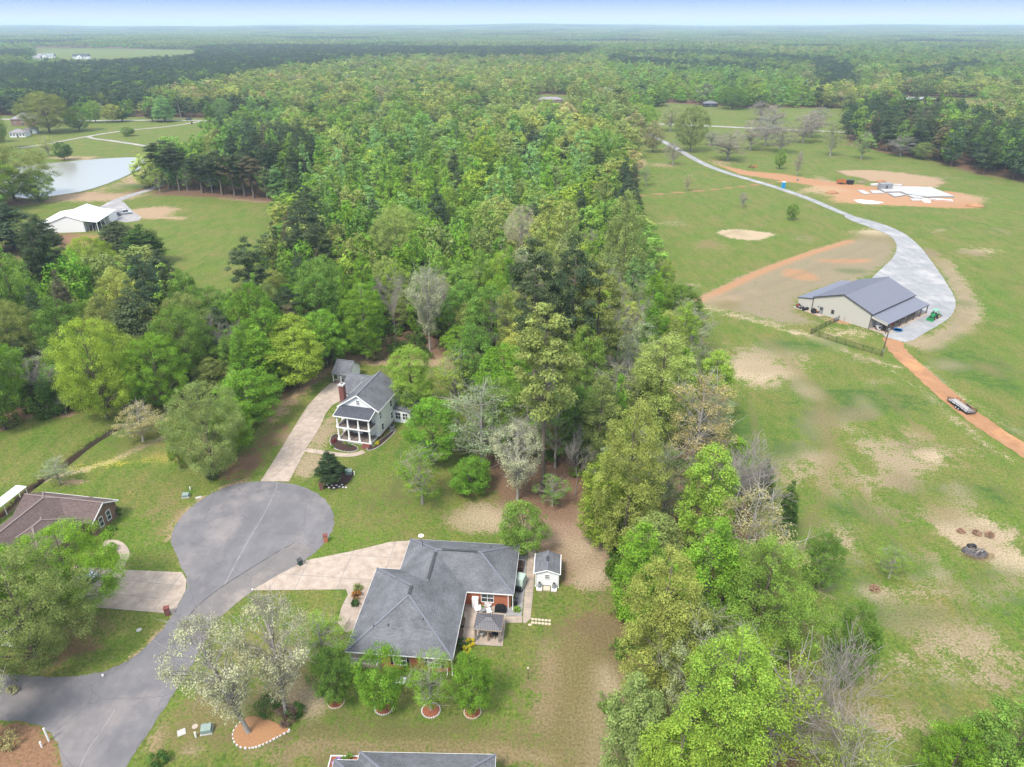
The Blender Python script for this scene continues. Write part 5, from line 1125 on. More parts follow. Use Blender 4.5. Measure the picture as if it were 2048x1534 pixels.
MB().sheet([(px0 - .3, py0 - .3, 6.05), (px1 + .3, py0 - .3, 6.05), (px1 + .3, .30, 6.85), (px0 - .3, .30, 6.85)], .12).build('porch_roof', M['shingle_dark'], h4)
fb = MB()
for z in (.5, 3.36): fb.bar((px0, py0 - .03, z), (px1, py0 - .03, z), .07, .26); fb.bar((px0 - .03, py0, z), (px0 - .03, .3, z), .07, .26); fb.bar((px1 + .03, py0, z), (px1 + .03, .3, z), .07, .26)
fb.bar((px0 - .3, py0 - .33, 5.98), (px1 + .3, py0 - .33, 5.98), .07, .18); fb.bar((px0 - .33, py0 - .3, 5.98), (px0 - .33, .28, 6.78), .07, .16); fb.bar((px1 + .33, py0 - .3, 5.98), (px1 + .33, .28, 6.78), .07, .16)
fb.build('porch_trim', M['white'], h4)
for k in range(4):
    x = px0 + .22 + k * (px1 - px0 - .44) / 3
    for z0, z1 in ((.6, 3.22), (3.45, 5.95)):
        MB().lathe([(.26, 0), (.26, .3), (.19, .32), (.165, (z1 - z0) * .5), (.15, z1 - z0 - .2), (.22, z1 - z0 - .18), (.22, z1 - z0)], (x, py0 + .22, z0), 12).build('column', M['white'], h4)
rl = MB()
for z in (1.45, 4.3):
    for a, b in (((px0 + .1, py0 + .2), (px0 + .1, .3)), ((px1 - .1, py0 + .2), (px1 - .1, .3))) + ((((px0, py0 + .22), (px1, py0 + .22)),) if z > 3 else ()): rl.bar((*a, z), (*b, z), .04, .05)
    for i in range(8):
        for x in (px0 + .1, px1 - .1): rl.box(x - .012, py0 + .4 + i * .32, z - .8, x + .012, py0 + .43 + i * .32, z)
    if z > 3:
        for i in range(36): x = px0 + .2 + i * .192; rl.box(x - .01, py0 + .21, z - .8, x + .01, py0 + .23, z)
rl.build('porch_railing', M['dark'], h4)
for z in (.6, 3.45):
    door(h4, 6.6 if z > 3 else 5.5, .31, z, 1.0, 2.1, SOUTH, 'dark'); window(h4, 2.0, .33, z + 1.35, .9, 1.5, SOUTH, 1, 2); window(h4, 3.9, .33, z + 1.35, .9, 1.5, SOUTH, 1, 2)
for y, z in ((1.3, 4.9), (1.9, 2.0), (6.5, 4.9), (6.5, 2.1)): window(h4, Wd - .36, y, z, .95, 1.5, EAST, 1, 2, glass='glass')
st = MB()
for i in range(4): st.box(6.4, py0 - .32 * (i + 1), 0, 8.0, py0 - .32 * i, .6 - .14 * (i + 1))
st.build('brick_steps', M['brick_red'], h4)
ch = MB().box(-.55, 2.3, 0, .45, 3.4, 9.8).build('chimney', M['brick_red'], h4); MB().box(-.65, 2.2, 9.8, .55, 3.5, 10.05).build('chimney_cap', M['concrete_grey'], ch); MB().tube((-.05, 2.85, 10.05), (-.05, 2.85, 10.4), .2).build('flue', M['grey'], ch)
gable(h4, -4.2, 8.6, 4.4, 17.6, 4.7, 7.1, M['shingle'], 'x', .16, dz=.003); gwall(h4, -3.8, 9.0, 4.0, 17.2, 0, 4.6, 6.8, M['siding'], 'x', 'wing_wall')
window(h4, -1.4, 8.98, 2.6, 1.0, 1.4, SOUTH, 1, 2)
walls(h4, [(8.63, 7.5), (12.2, 7.5), (12.2, 14.5), (4.02, 14.5), (4.02, 11.4), (8.63, 11.0)], 0, 2.9, M['siding'], 'sunroom_wall'); MB().sheet([(8.7, 7.1, 3.6), (12.6, 7.1, 3.0), (12.6, 14.9, 3.0), (8.7, 14.9, 3.6)], .14).build('sunroom_roof', M['shingle'], h4)
for x in (9.6, 11.2): window(h4, x, 7.48, 1.6, 1.1, 1.5, SOUTH, 2, 2)
window(h4, 12.22, 9.5, 1.6, 1.4, 1.5, EAST, 2, 2)
a = mk('air_conditioner', *W3(h4, 9.6, 4.2)[:2], -.26, 'grey air conditioner unit beside the white two-storey house', 'air conditioner'); MB().box(-.5, -.5, .0, .5, .5, .12).build('pad', M['concrete_grey'], a); MB().box(-.42, -.42, .13, .42, .42, 1.05).build('housing', M['grey'], a); MB().lathe([(.34, 0), (.34, .06), (.1, .08)], (0, 0, 1.05), 14).build('fan_grille', M['black'], a)
# furniture on the porch
def chair(name, x, y, z, rz, m, label, cat='chair', group=None, s=1.0, back=.55):
    o = mk(name, x, y, rz, label, cat, group, z); o.scale = (s, s, s)
    MB().box(-.28, -.26, .36, .28, .28, .44).build('seat', m, o); MB().sheet([(-.27, .24, .44 + back), (.27, .24, .44 + back), (.27, .20, .40), (-.27, .20, .40)], .06).build('backrest', m, o)
    MB().box(-.27, .22, .4, .27, .30, .44 + back).build('back_panel', m, o)
    for a in (-1, 1):
        MB().box(a * .31 - .04, -.26, .58, a * .31 + .04, .26, .62).build('armrest', m, o)
        for b in (-1, 1): MB().box(a * .26 - .03, b * .23 - .03, 0, a * .26 + .03, b * .23 + .03, .37 if b > 0 else .59).build('leg', m, o)
    return o
for i, (x, z, nm) in enumerate(((1.9, .6, 'wooden chair on the lower porch nearest its left column'), (3.2, .6, 'wooden chair in the middle of the lower porch'), (2.2, 3.45, 'dark chair on the upper porch nearest its left end'), (4.6, 3.45, 'dark chair in the middle of the upper porch'))):
    chair('porch_chair', *W3(h4, x, -1.1)[:2], z, -.26 + (.4 if i % 2 else -.3), M['wood_dark'] if i < 2 else M['dark'], nm)
# cottage behind
h5 = mk('cottage', *W3(h4, -12.4, 20.6)[:2], -.2614, 'tiny white cottage with a grey roof and front porch behind the house', 'cottage')
gwall(h5, .25, 1.7, 4.0, 6.0, .3, 2.75, 4.3, M['siding'], 'x', 'wall'); gable(h5, -.1, -.3, 4.4, 6.3, 2.55, 4.75, M['shingle'], 'x', .12)
MB().box(0, -.1, 0, 4.2, 1.69, .3).build('porch_floor', M['deck'], h5)
for x in (.12, 2.1, 4.05): MB().box(x - .07, -.02, .3, x + .07, .12, 2.5).build('porch_post', M['white'], h5)
window(h5, 1.1, 1.68, 1.6, .6, 1.0, SOUTH, 1, 2, glass='black'); door(h5, 3.0, 1.66, .3, .9, 2.0, SOUTH, 'dark'); MB().bar((0, .05, .95), (2.1, .05, .95), .04, .05).build('rail', M['white'], h5)
# ---- garden shed
h6 = mk('garden_shed', 3.25, 80.95, -.08, 'small white garden shed with a grey shingle roof beside the side walk', 'shed')
rr = gable(h6, 0, 0, 3.86, 4.38, 2.6, 3.3, M['shingle'], 'y', .09); gwall(h6, .3, .22, 3.56, 4.1, .15, 2.55, 3.12, M['siding'], 'y', 'wall'); MB().bar((1.93, 1.9, 3.4), (1.93, 3.0, 3.4), .34, .08).build('ridge_vent', M['dark'], rr)
fb = MB(); fb.bar((-.02, -.02, 2.53), (1.93, -.03, 3.22), .05, .14); fb.bar((1.93, -.03, 3.22), (3.88, -.02, 2.53), .05, .14); fb.bar((-.04, 0, 2.55), (-.04, 4.38, 2.55), .1, .12); fb.bar((3.9, 0, 2.55), (3.9, 4.38, 2.55), .1, .12); fb.build('gutter', M['white'], h6)
window(h6, 1.93, .2, 1.85, .55, .75, SOUTH, 2, 2, glass='black'); downpipe(h6, .22, .12, 2.5); downpipe(h6, 3.64, .12, 2.5)
for x, s in ((.85, 'left'), (3.0, 'right')):
    b = mk('planter_box', *W3(h6, x, -.42)[:2], -.08, f'white step box at the {s} corner of the garden shed front', 'planter box'); MB().box(-.42, -.5, 0, .42, .5, .32).build('box', M['white'], b); MB().box(-.4, -.62, 0, .4, -.52, .12).build('step', M['wood'], b)
    u = mk('urn', *W3(h6, x, -.3)[:2], 0, f'grey ribbed urn with a dark mouth on the {s} step box of the shed', 'urn', z=.32); MB().lathe([(.34, 0), (.36, .1), (.26, .5), (.2, .62), (.2, .78)], n=16).build('body', M['grey'], u); MB().lathe([(.17, 0), (.17, .02)], (0, 0, .78), 12).build('mouth', M['black'], u)
b = mk('step_block', *W3(h6, 1.93, -.35)[:2], -.08, 'tan wooden ramp between the two white step boxes', 'ramp'); MB().box(-.5, -.5, 0, .5, .4, .2).build('board', M['stone_tan'], b)
# ---- gazebo
h7 = mk('gazebo', -5.21, 70.42, -.116, 'hardtop gazebo with a ribbed grey two-tier roof on the patio', 'gazebo')
def ribhip(parent, x0, y0, x1, y1, z0, z1, m, nm, inner=0):
    w_, d_ = x1 - x0, y1 - y0; hh = min(w_, d_) / 2; mb = MB(); P = (x0 + hh, y0 + hh, z1); Q = (x1 - hh, y1 - hh, z1)
    mb.add([(x0, y0, z0), (x1, y0, z0), (x1, y1, z0), (x0, y1, z0), P, Q], [(0, 1, 5, 4), (2, 3, 4, 5), (1, 2, 5), (3, 0, 4), (3, 2, 1, 0)]); o = mb.build(nm, m, parent)
    k = (z1 - z0) / hh; n = int(w_ / .3)
    for i in range(n + 1):
        x = x0 + w_ * i / n; L_ = min(x - x0, x1 - x, hh)
        if L_ < .05: continue
        for s, yb in ((1, y0), (-1, y1)): MB().bar((x, yb, z0 + .02), (x, yb + s * L_, z0 + .02 + k * L_), .04, .05).build('rib', M['dark'], o)
    for i in range(1, int(d_ / .3)):
        y = y0 + d_ * i / int(d_ / .3); L_ = min(y - y0, y1 - y, hh)
        for s, xb in ((1, x0), (-1, x1)): MB().bar((xb, y, z0 + .02), (xb + s * L_, y, z0 + .02 + k * L_), .04, .05).build('rib', M['dark'], o)
    return o
M['gazebo'] = mat('gazebo_roof', (.15, .145, .16), .5, .1, 3)
ribhip(h7, 0, 0, 3.8, 3.0, 2.25, 2.95, M['gazebo'], 'roof'); ribhip(h7, 1.15, 1.05, 2.65, 1.95, 2.86, 3.12, M['gazebo'], 'upper_roof')
fb = MB(); [fb.bar(a, b_, .1, .12) for a, b_ in (((0, 0, 2.2), (3.8, 0, 2.2)), ((3.8, 0, 2.2), (3.8, 3, 2.2)), ((3.8, 3, 2.2), (0, 3, 2.2)), ((0, 3, 2.2), (0, 0, 2.2)))]; fb.build('beam', M['wood'], h7)
for x in (.18, 1.95, 3.62):
    for y in (.18, 2.82):
        if x == 1.95 and y > 1: continue
        MB().box(x - .08, y - .08, .05, x + .08, y + .08, 2.18).build('post', M['wood'], h7)
for x, y in ((.35, .25), (3.45, .25)): MB().lathe([(.16, 0), (.14, .6), (.07, 1.1), (.15, 2.1)], (x, y, .06), 9).build('curtain', M['grey'], h7)
sw = lambda x, y: W3(h7, x, y)[:2]
chair('patio_chair', *sw(.95, 1.0), .07, -.6, M['concrete_grey'], 'pale cushioned chair inside the gazebo, nearer its left posts', s=1.25); chair('patio_chair', *sw(2.9, 1.1), .07, .7, M['black'], 'black chair inside the gazebo by its right posts', s=1.2)
o = mk('side_table', *sw(2.2, .9), 0, 'small brown table between the chairs inside the gazebo', 'table', z=.07); MB().box(-.3, -.3, .4, .3, .3, .45).build('top', M['wood_dark'], o); [MB().box(a - .03, b_ - .03, 0, a + .03, b_ + .03, .4).build('leg', M['wood_dark'], o) for a in (-.25, .25) for b_ in (-.25, .25)]
# ---- patio things
gp = lambda px, py, z=.07: at(px, py, z)
def put(fn, px, py, *a, **k): p = gp(px, py); return fn(p.x, p.y, *a, **k)
for i, (px, py, rz, nm) in enumerate(((976, 1214, 2.6, 'white rounded patio chair nearest the brick wall'), (955, 1222, -1.2, 'white rounded patio chair nearest the white cabinet'), (978, 1226, 1.9, 'white rounded patio chair nearest the gazebo roof'))):
    p = gp(px, py); o = mk('adirondack_chair', p.x, p.y, rz, nm, 'chair', z=.07)
    MB().box(-.33, -.35, .3, .33, .3, .38).build('seat', M['white'], o)
    bk = MB()
    for j in range(5): a = (j - 2) * .13; bk.sheet([(a - .055, .22, .32), (a + .055, .22, .32), (a * 1.25 + .06, .5, 1.0 - abs(j - 2) * .08), (a * 1.25 - .06, .5, 1.0 - abs(j - 2) * .08)], .03)
    bk.build('backrest', M['white'], o)
    for s in (-1, 1): MB().box(s * .38 - .07, -.35, .52, s * .38 + .07, .3, .56).build('armrest', M['white'], o); MB().box(s * .36 - .04, -.33, 0, s * .36 + .04, -.22, .52).build('leg', M['white'], o); MB().box(s * .33 - .04, .2, 0, s * .33 + .04, .32, .52).build('leg', M['white'], o)
p = gp(966, 1224); o = mk('patio_table', p.x, p.y, 0, 'small round grey table with a green plant among the white chairs', 'table', z=.07); MB().lathe([(.42, 0), (.42, .05)], (0, 0, .45), 16).build('top', M['grey'], o); MB().tube((0, 0, 0), (0, 0, .45), .07).build('leg', M['dark'], o)
p = gp(1001, 1222); o = mk('grill', p.x, p.y, -.1, 'barbecue grill under a black cover by the brick wall', 'grill', z=.07); MB().add([(-.85, -.35, 0), (.85, -.35, 0), (.85, .35, 0), (-.85, .35, 0), (-.8, -.3, .75), (.8, -.3, .75), (.8, .3, .75), (-.8, .3, .75), (-.42, -.2, 1.15), (.42, -.2, 1.15), (.42, .22, 1.15), (-.42, .22, 1.15)], [(3, 2, 1, 0), (0, 1, 5, 4), (1, 2, 6, 5), (2, 3, 7, 6), (3, 0, 4, 7), (4, 5, 9, 8), (5, 6, 10, 9), (6, 7, 11, 10), (7, 4, 8, 11), (8, 9, 10, 11)]).build('cover', M['charcoal_fabric'], o); [MB().lathe([(.09, 0), (.09, .08)], (s * .7, 0, -.04), 8).build('wheel', M['black'], o) for s in (-1, 1)]
p = gp(951, 1213); o = mk('cabinet', p.x, p.y, -.1, 'tall white metal cabinet against the brick wall', 'cabinet', z=.07); MB().box(-.45, -.3, 0, .45, .3, 1.7).build('body', M['white'], o); MB().box(-.43, -.33, .05, -.01, -.302, 1.65).build('door', M['siding'], o); MB().box(.01, -.33, .05, .43, -.302, 1.65).build('door', M['siding'], o)
p = gp(1031, 1209); o = mk('trash_bin', p.x, p.y, -.1, 'tall black trash bin at the house corner on the gravel', 'trash bin', z=.03); MB().add([(-.25, -.28, 0), (.25, -.28, 0), (.25, .28, 0), (-.25, .28, 0), (-.32, -.36, 1.0), (.32, -.36, 1.0), (.32, .36, 1.0), (-.32, .36, 1.0)], [(3, 2, 1, 0), (4, 5, 6, 7), (0, 1, 5, 4), (1, 2, 6, 5), (2, 3, 7, 6), (3, 0, 4, 7)]).build('body', M['black'], o); MB().box(-.34, -.38, 1.0, .34, .38, 1.08).build('lid', M['dark'], o)
# covered golf cart
p = at(1041, 1172); o = mk('golf_cart', p.x, p.y, -.35, 'golf cart under a pale sage cover beside the brick house', 'golf cart', z=.03)
MB().add([(-.65, -1.25, .3), (.65, -1.25, .3), (.65, 1.15, .25), (-.65, 1.15, .25), (-.62, -1.0, 1.1), (.62, -1.0, 1.1), (.6, -.7, 1.85), (-.6, -.7, 1.85), (.6, .75, 1.9), (-.6, .75, 1.9), (.62, 1.1, 1.0), (-.62, 1.1, 1.0)], [(3, 2, 1, 0), (0, 1, 5, 4), (4, 5, 6, 7), (7, 6, 8, 9), (9, 8, 10, 11), (11, 10, 2, 3), (1, 2, 10, 5), (5, 10, 8, 6), (0, 4, 11, 3), (4, 7, 9, 11)]).build('cover', M['sage_cover'], o)
MB().box(-.6, -1.5, .25, .6, -.95, .9).build('body', M['black'], o)
for x in (-.55, .55):
    for y in (-1.0, .85): MB().tube((x - .1, y, .24), (x + .1, y, .24), .24, n=14).build('wheel', M['rubber'], o)
p = at(1040, 1136); o = mk('log_rack', p.x, p.y, -.1, 'low brown wood rack with a pale top against the house side', 'rack'); MB().box(-.6, -.9, .06, .5, .9, .8).build('stack', M['wood_dark'], o); MB().box(-.65, .85, .8, .55, 1.0, .9).build('cover_board', M['stone_white'], o)
for py, nm in ((1247, 'dark bench by the house wall nearest the patio chairs'), (1272, 'dark bench by the house wall nearest the flower bed')):
    p = at(925 if py < 1260 else 921, py, .07); o = mk('bench', p.x, p.y, R(-5.2), nm, 'bench', z=.07); MB().box(-.35, -.75, .35, .35, .75, .43).build('seat', M['wood_dark'], o); MB().box(-.42, -.75, .35, -.34, .75, .85).build('backrest', M['wood_dark'], o)
    for y in (-.65, .65): MB().box(-.3, y - .05, 0, .3, y + .05, .35).build('leg', M['dark'], o)
# stepping stones
for i in range(6):
    for j in range(2):
        p = at(1065 + i * 6.8, 1238.5 + i * .6 + j * 7); t = mk('stepping_stone', p.x, p.y, random.uniform(0, 1), f'round tan stepping stone number {i + 1} out from the walk, {"far" if j == 0 else "near"} row', 'stepping stone', 'stepping stones leading off the walk')
        n_ = 9; MB().prism([(math.cos(k * 6.283 / n_) * random.uniform(.2, .25), math.sin(k * 6.283 / n_) * random.uniform(.2, .24)) for k in range(n_)], .0, .07).build('stone', M['stone_tan'], t)
p = at(1060, 1250); MBt = MB().lathe([(.28, 0), (.3, .08), (.2, .12)], n=9, sy=.7).build('stone', M['stone_tan'], None, (p.x, p.y, 0)); tag(MBt, 'single tan stone off the corner of the side walk', 'stone')
# lamp post on the lawn
p = at(1056, 1357); o = mk('garden_lamp', p.x, p.y, 0, 'black garden lamp post alone on the rear lawn', 'garden lamp'); MB().tube((0, 0, 0), (0, 0, 1.7), .04).build('post', M['black'], o); MB().lathe([(.06, 0), (.13, .06), (.15, .24), (.04, .34)], (0, 0, 1.7), 8).build('lantern', M['stone_tan'], o)
# mulch rings with stone edging under the four lawn trees
def stone_ring(o, pts, m, sz=.13, closed=True):
    base = MB().add([(-1, -.6, 0), (1, -.6, 0), (1, .6, 0), (-1, .6, 0), (-.8, -.5, 1), (.8, -.5, 1), (.85, .5, 1), (-.8, .5, 1)], [(3, 2, 1, 0), (4, 5, 6, 7), (0, 1, 5, 4), (1, 2, 6, 5), (2, 3, 7, 6), (3, 0, 4, 7)]).mesh('stone', m)
    P = densify(pts, sz * 2.15, 0, closed)
    for i in range(len(P) - (0 if closed else 1)):
        a = Vector(P[i]); b_ = Vector(P[(i + 1) % len(P)]); c = (a + b_) / 2
        s = link('stone', base, o, (c.x, c.y, 0), math.atan2((b_ - a).y, (b_ - a).x) + random.uniform(-.15, .15)); s.scale = (sz * random.uniform(.85, 1.05), sz * random.uniform(.8, 1.2), sz * random.uniform(.8, 1.3))
for bx, by, r, nm in ((672, 1404, .95, 'nearest the porch'), (768, 1415, 1.05, 'under the fullest lawn tree'), (862, 1421, 1.05, 'under the thin-crowned lawn tree'), (945, 1424, .95, 'under the lawn tree nearest the gazebo')):
    p = at(bx, by); o = mk('mulch_ring', p.x, p.y, 0, 'stone-edged ring of red mulch ' + nm, 'mulch ring', 'mulch rings under the lawn trees')
    C = [(r * math.cos(k * math.pi / 12), r * .95 * math.sin(k * math.pi / 12)) for k in range(24)]; MB().prism(C, 0, .09).build('mulch', M['mulch_red'], o); stone_ring(o, [(x * 1.08, y * 1.08) for x, y in C], M['stone_tan'] if r < 1 else M['stone_white'], .12)
# heart-shaped leaf mulch bed with white stones
o = mk('mulch_bed', 0, 0, 0, 'pointed bed of orange leaf mulch edged with white stones', 'mulch bed')
B_ = W2([(500, 1431), (480, 1445), (466, 1462), (465, 1478), (473, 1492), (490, 1498), (515, 1495), (545, 1481), (570, 1467), (583, 1461), (560, 1450), (530, 1438)])
MB().prism(smooth(B_, True, 2), 0, .1).build('mulch', M['mulch_orange'], o); stone_ring(o, smooth(B_, True, 1)[1:19], M['stone_white'], .15, False)
o = mk('mulch_bed', 0, 0, 0, 'dark mulch bed with white stones around the magnolia by the turning circle', 'mulch bed')
B_ = W2([(650, 976), (645, 962), (660, 945), (690, 938), (708, 942), (706, 956), (692, 970), (672, 979)]); MB().prism(smooth(B_, True, 2), 0, .1).build('mulch', M['mulch_dark'], o)
for i in range(9): q = at(655 + i * 4.5 + random.uniform(-2, 2), 974 + random.uniform(-4, 3)); link('stone', MB().lathe([(.2, 0), (.22, .1), (.1, .2)], n=7).mesh('stone', M['stone_white']), o, (q.x, q.y, .08))
for nm, B_ in (('left of the brick steps', [(659, 888), (662, 872), (676, 866), (682, 884), (715, 893), (716, 901), (700, 905), (672, 900)]), ('right of the brick steps', [(734, 894), (745, 892), (762, 880), (790, 858), (792, 862), (775, 880), (756, 896), (735, 903)])):
    o = mk('flower_bed', 0, 0, 0, 'dark mulch flower bed before the white house, ' + nm, 'flower bed'); MB().prism(smooth(W2(B_), True, 1), 0, .1).build('mulch', M['mulch_dark'], o); stone_ring(o, smooth(W2(B_), True, 1), M['concrete_grey'], .12)
# small shrubs
def shrub(px, py, r, tint, label, h=None, z=0.0, group=None):
    p = at(px, py); g_ = np.random.default_rng(int(px + py)); C = [(x, y, zz, .3 * r) for x, y, zz in (np.array([unit(1, g_)[0] for _ in range(26)]) * np.array([r * .7, r * .7, (h or r) * .55]) + np.array([0, 0, (h or r) * .55]))]
    o = link('shrub', leaf_mesh('shrub', C, 30, .16 if r < 1.2 else .2, .9, int(px)), None, (p.x, p.y, z)); tt = TINT.get(tint, tint); o['tint'] = list(tt); return tag(o, label, 'shrub', group)
SH = [(925, 1292, 1.0, 'deep', 'dark glossy shrub at the flower bed corner behind the gazebo'), (940, 1290, .8, (.5, .42, .02), 'yellow-flowering shrub beside the gazebo corner'), (932, 1305, .8, (.42, .4, .04), 'yellow-green shrub under the brick house eave'), (912, 1335, .7, 'olive', 'low olive shrub at the brick house corner'),
      (714, 1195, .9, (.30, .15, .04), 'orange-leaved shrub beside the front walk of the brick house'), (716, 1180, .8, 'olive', 'olive shrub at the driveway end of the front walk'), (711, 1210, .7, 'deep', 'dark shrub by the front walk railing'),
      (1034, 1222, .6, 'fresh', 'spiky green plant on the pale gravel'), (966, 1216, .3, 'fresh', 'green potted plant among the white patio chairs'), (320, 1524, 1.3, 'deep', 'dark round bush at the bottom edge by the road'), (540, 1420, 2.0, 'deep', 'dark thicket at the foot of the cream tree'), (575, 1440, 1.6, (.16, .11, .09), 'brown brush beside the dark thicket'), (592, 1428, 1.2, 'deep', 'small dark brush at the edge of the bare sand'),
      (238, 1030, .6, 'deep', 'dark conical shrub by the gable of the brown roofed house'), (225, 1062, .7, 'deep', 'low shrub under the gable windows'), (213, 1075, .9, 'bright', 'bright shrub at the front corner of the brown roofed house'), (225, 1100, 1.0, 'bright', 'green shrub inside the curved tan path'),
      (755, 888, .55, (.45, .42, .03), 'yellow shrub right of the brick steps'), (748, 892, .4, 'olive', 'olive shrub next to the yellow one'), (690, 888, .5, 'olive', 'low olive shrub before the white porch'), (668, 884, .55, (.20, .05, .05), 'dark red shrub at the porch corner'), (700, 893, .4, 'deep', 'dark low shrub by the brick steps'), (665, 895, .4, 'green', 'green low shrub at the bed end'),
      (693, 945, .8, 'magnolia', 'dark shrub beside the green transformer box'), (684, 940, .8, 'magnolia', 'dark shrub behind the magnolia'), (425, 958, 1.2, 'magnolia', 'dark shrub at the foot of the olive-green lawn tree'), (676, 1530, .7, (.38, .28, .55), 'purple-flowering shrub in the white-edged bed'), (696, 1524, .8, 'green', 'green shrub in the white-edged bed'),
      (640, 1265, 1.2, 'fresh', 'green brush beside the porch of the brick house'), (20, 1490, 1.5, 'tan', 'tan brush on the leaf-covered island'), (25, 1385, .8, 'cream', 'pale brush at the left picture edge')]
for px, py, r, t, lb in SH: shrub(px, py, r, t, lb, h=r * (2.4 if 'conical' in lb else 1))
# walk railing
for a, b_, nm in (((704, 1215), (712, 1196), 'black railing along the shrubs of the front walk'), ((690, 1262), (702, 1245), 'black railing at the lower end of the front walk')):
    A, B_ = at(*a), at(*b_); o = mk('railing', A.x, A.y, math.atan2(B_.y - A.y, B_.x - A.x), nm, 'railing'); L_ = (B_ - A).length; MB().box(0, -.02, .85, L_, .02, .9).build('rail', M['black'], o)
    for i in range(int(L_ / .15) + 1): MB().box(i * .15 - .01, -.01, 0, i * .15 + .01, .01, .85).build('baluster', M['black'], o)
# mailboxes, bins, utility boxes
for px, py, nm in ((652, 1083, 'brick mailbox pillar at the right rim of the turning circle'), (336, 1229, 'brick mailbox pillar beside the slab driveway'), (643, 978, 'brick mailbox pillar near the magnolia')):
    p = at(px, py); o = mk('mailbox', p.x, p.y, .3, nm, 'mailbox'); MB().box(-.32, -.32, 0, .32, .32, 1.25).build('pillar', M['brick_red'] if px != 652 else M['brick'], o); MB().box(-.38, -.38, 1.25, .38, .38, 1.36).build('cap', M['brick_red'], o); MB().box(-.36, -.16, .8, -.32, .16, 1.1).build('door', M['black'], o)
p = at(601, 1130); o = mk('trash_bin', p.x, p.y, .7, 'dark green wheeled trash bin at the driveway mouth', 'trash bin', z=.05); MB().add([(-.25, -.28, .05), (.25, -.28, .05), (.25, .28, .05), (-.25, .28, .05), (-.32, -.38, 1.0), (.32, -.38, 1.0), (.32, .38, 1.0), (-.32, .38, 1.0)], [(3, 2, 1, 0), (4, 5, 6, 7), (0, 1, 5, 4), (1, 2, 6, 5), (2, 3, 7, 6), (3, 0, 4, 7)]).build('body', mat('bin_green', (.015, .07, .06), .5), o)
MB().box(-.34, -.42, 1.0, .34, .4, 1.08).build('lid', M['dark'], o); [MB().tube((s * .34, .3, .13), (s * .28, .3, .13), .13, n=12).build('wheel', M['black'], o) for s in (-1, 1)]
def ubox(px, py, w_, d_, hh, lb, m='green_box', rz=.2):
    p = at(px, py); o = mk('utility_box', p.x, p.y, rz, lb, 'utility box'); MB().box(-w_ / 2 - .1, -d_ / 2 - .1, 0, w_ / 2 + .1, d_ / 2 + .1, .1).build('pad', M['concrete_grey'], o)
    MB().add([(-w_ / 2, -d_ / 2, .1), (w_ / 2, -d_ / 2, .1), (w_ / 2, d_ / 2, .1), (-w_ / 2, d_ / 2, .1), (-w_ / 2, -d_ / 2, hh * .8), (w_ / 2, -d_ / 2, hh * .8), (w_ / 2, d_ / 2 * .6, hh), (-w_ / 2, d_ / 2 * .6, hh), (w_ / 2, d_ / 2, hh * .9), (-w_ / 2, d_ / 2, hh * .9)], [(3, 2, 1, 0), (0, 1, 5, 4), (4, 5, 6, 7), (7, 6, 8, 9), (2, 3, 9, 8), (1, 2, 8, 6, 5), (3, 0, 4, 7, 9)]).build('housing', M[m], o)
ubox(372, 993, 1.1, .9, .7, 'green domed utility box on the lawn left of the turning circle'); ubox(414, 1462, 1.15, 1.0, .85, 'grey-green transformer box beside the big cream tree'); ubox(698, 948, 1.2, 1.0, 1.0, 'pale green transformer box in the magnolia bed')
for px, py, hh, lb in ((392, 1474, .8, 'short white utility post near the transformer box'), (98, 1482, 2.2, 'tall white post on the leaf-covered island'), (84, 1494, .9, 'short white post on the leaf-covered island'), (381, 980, .7, 'thin white stake beside the green domed box'), (709, 950, .8, 'short white post beside the magnolia bed'), (206, 1352, .25, 'tiny white marker on the road edge'), (505, 1180, .2, 'tiny white marker where driveway meets road')):
    p = at(px, py); tag(MB().tube((0, 0, 0), (0, 0, hh), .1 if hh > .5 else .12, n=10).build('white_post', M['white'], None, (p.x, p.y, 0)), lb, 'post')
for px, py, w_, d_, lb in ((397, 995, 1.0, .6, 'pale concrete lid flush in the lawn by the domed box'), (363, 1465, .9, .9, 'pale concrete lid in the grass by the transformer'), (278, 1260, .7, .7, 'round manhole lid in the lawn left of the road'), (390, 1453, .7, .7, 'round reddish lid beside the transformer box')):
    p = at(px, py); m_ = MB().box(-w_ / 2, -d_ / 2, 0, w_ / 2, d_ / 2, .05) if 'round' not in lb else MB().lathe([(w_ / 2, 0), (w_ / 2, .05)], n=18); tag(m_.build('lid', M['concrete_grey'] if 'reddish' not in lb else M['concrete'], None, (p.x, p.y, 0), .5), lb, 'lid')
p = at(800, 1368); o = mk('folding_table', p.x, p.y, -.09, 'white table top seen between the lawn trees by the house wall', 'table'); MB().box(-.8, -.5, .7, .8, .5, .75).build('top', M['white'], o); [MB().box(a - .03, c - .03, 0, a + .03, c + .03, .7).build('leg', M['grey'], o) for a in (-.7, .7) for c in (-.4, .4)]
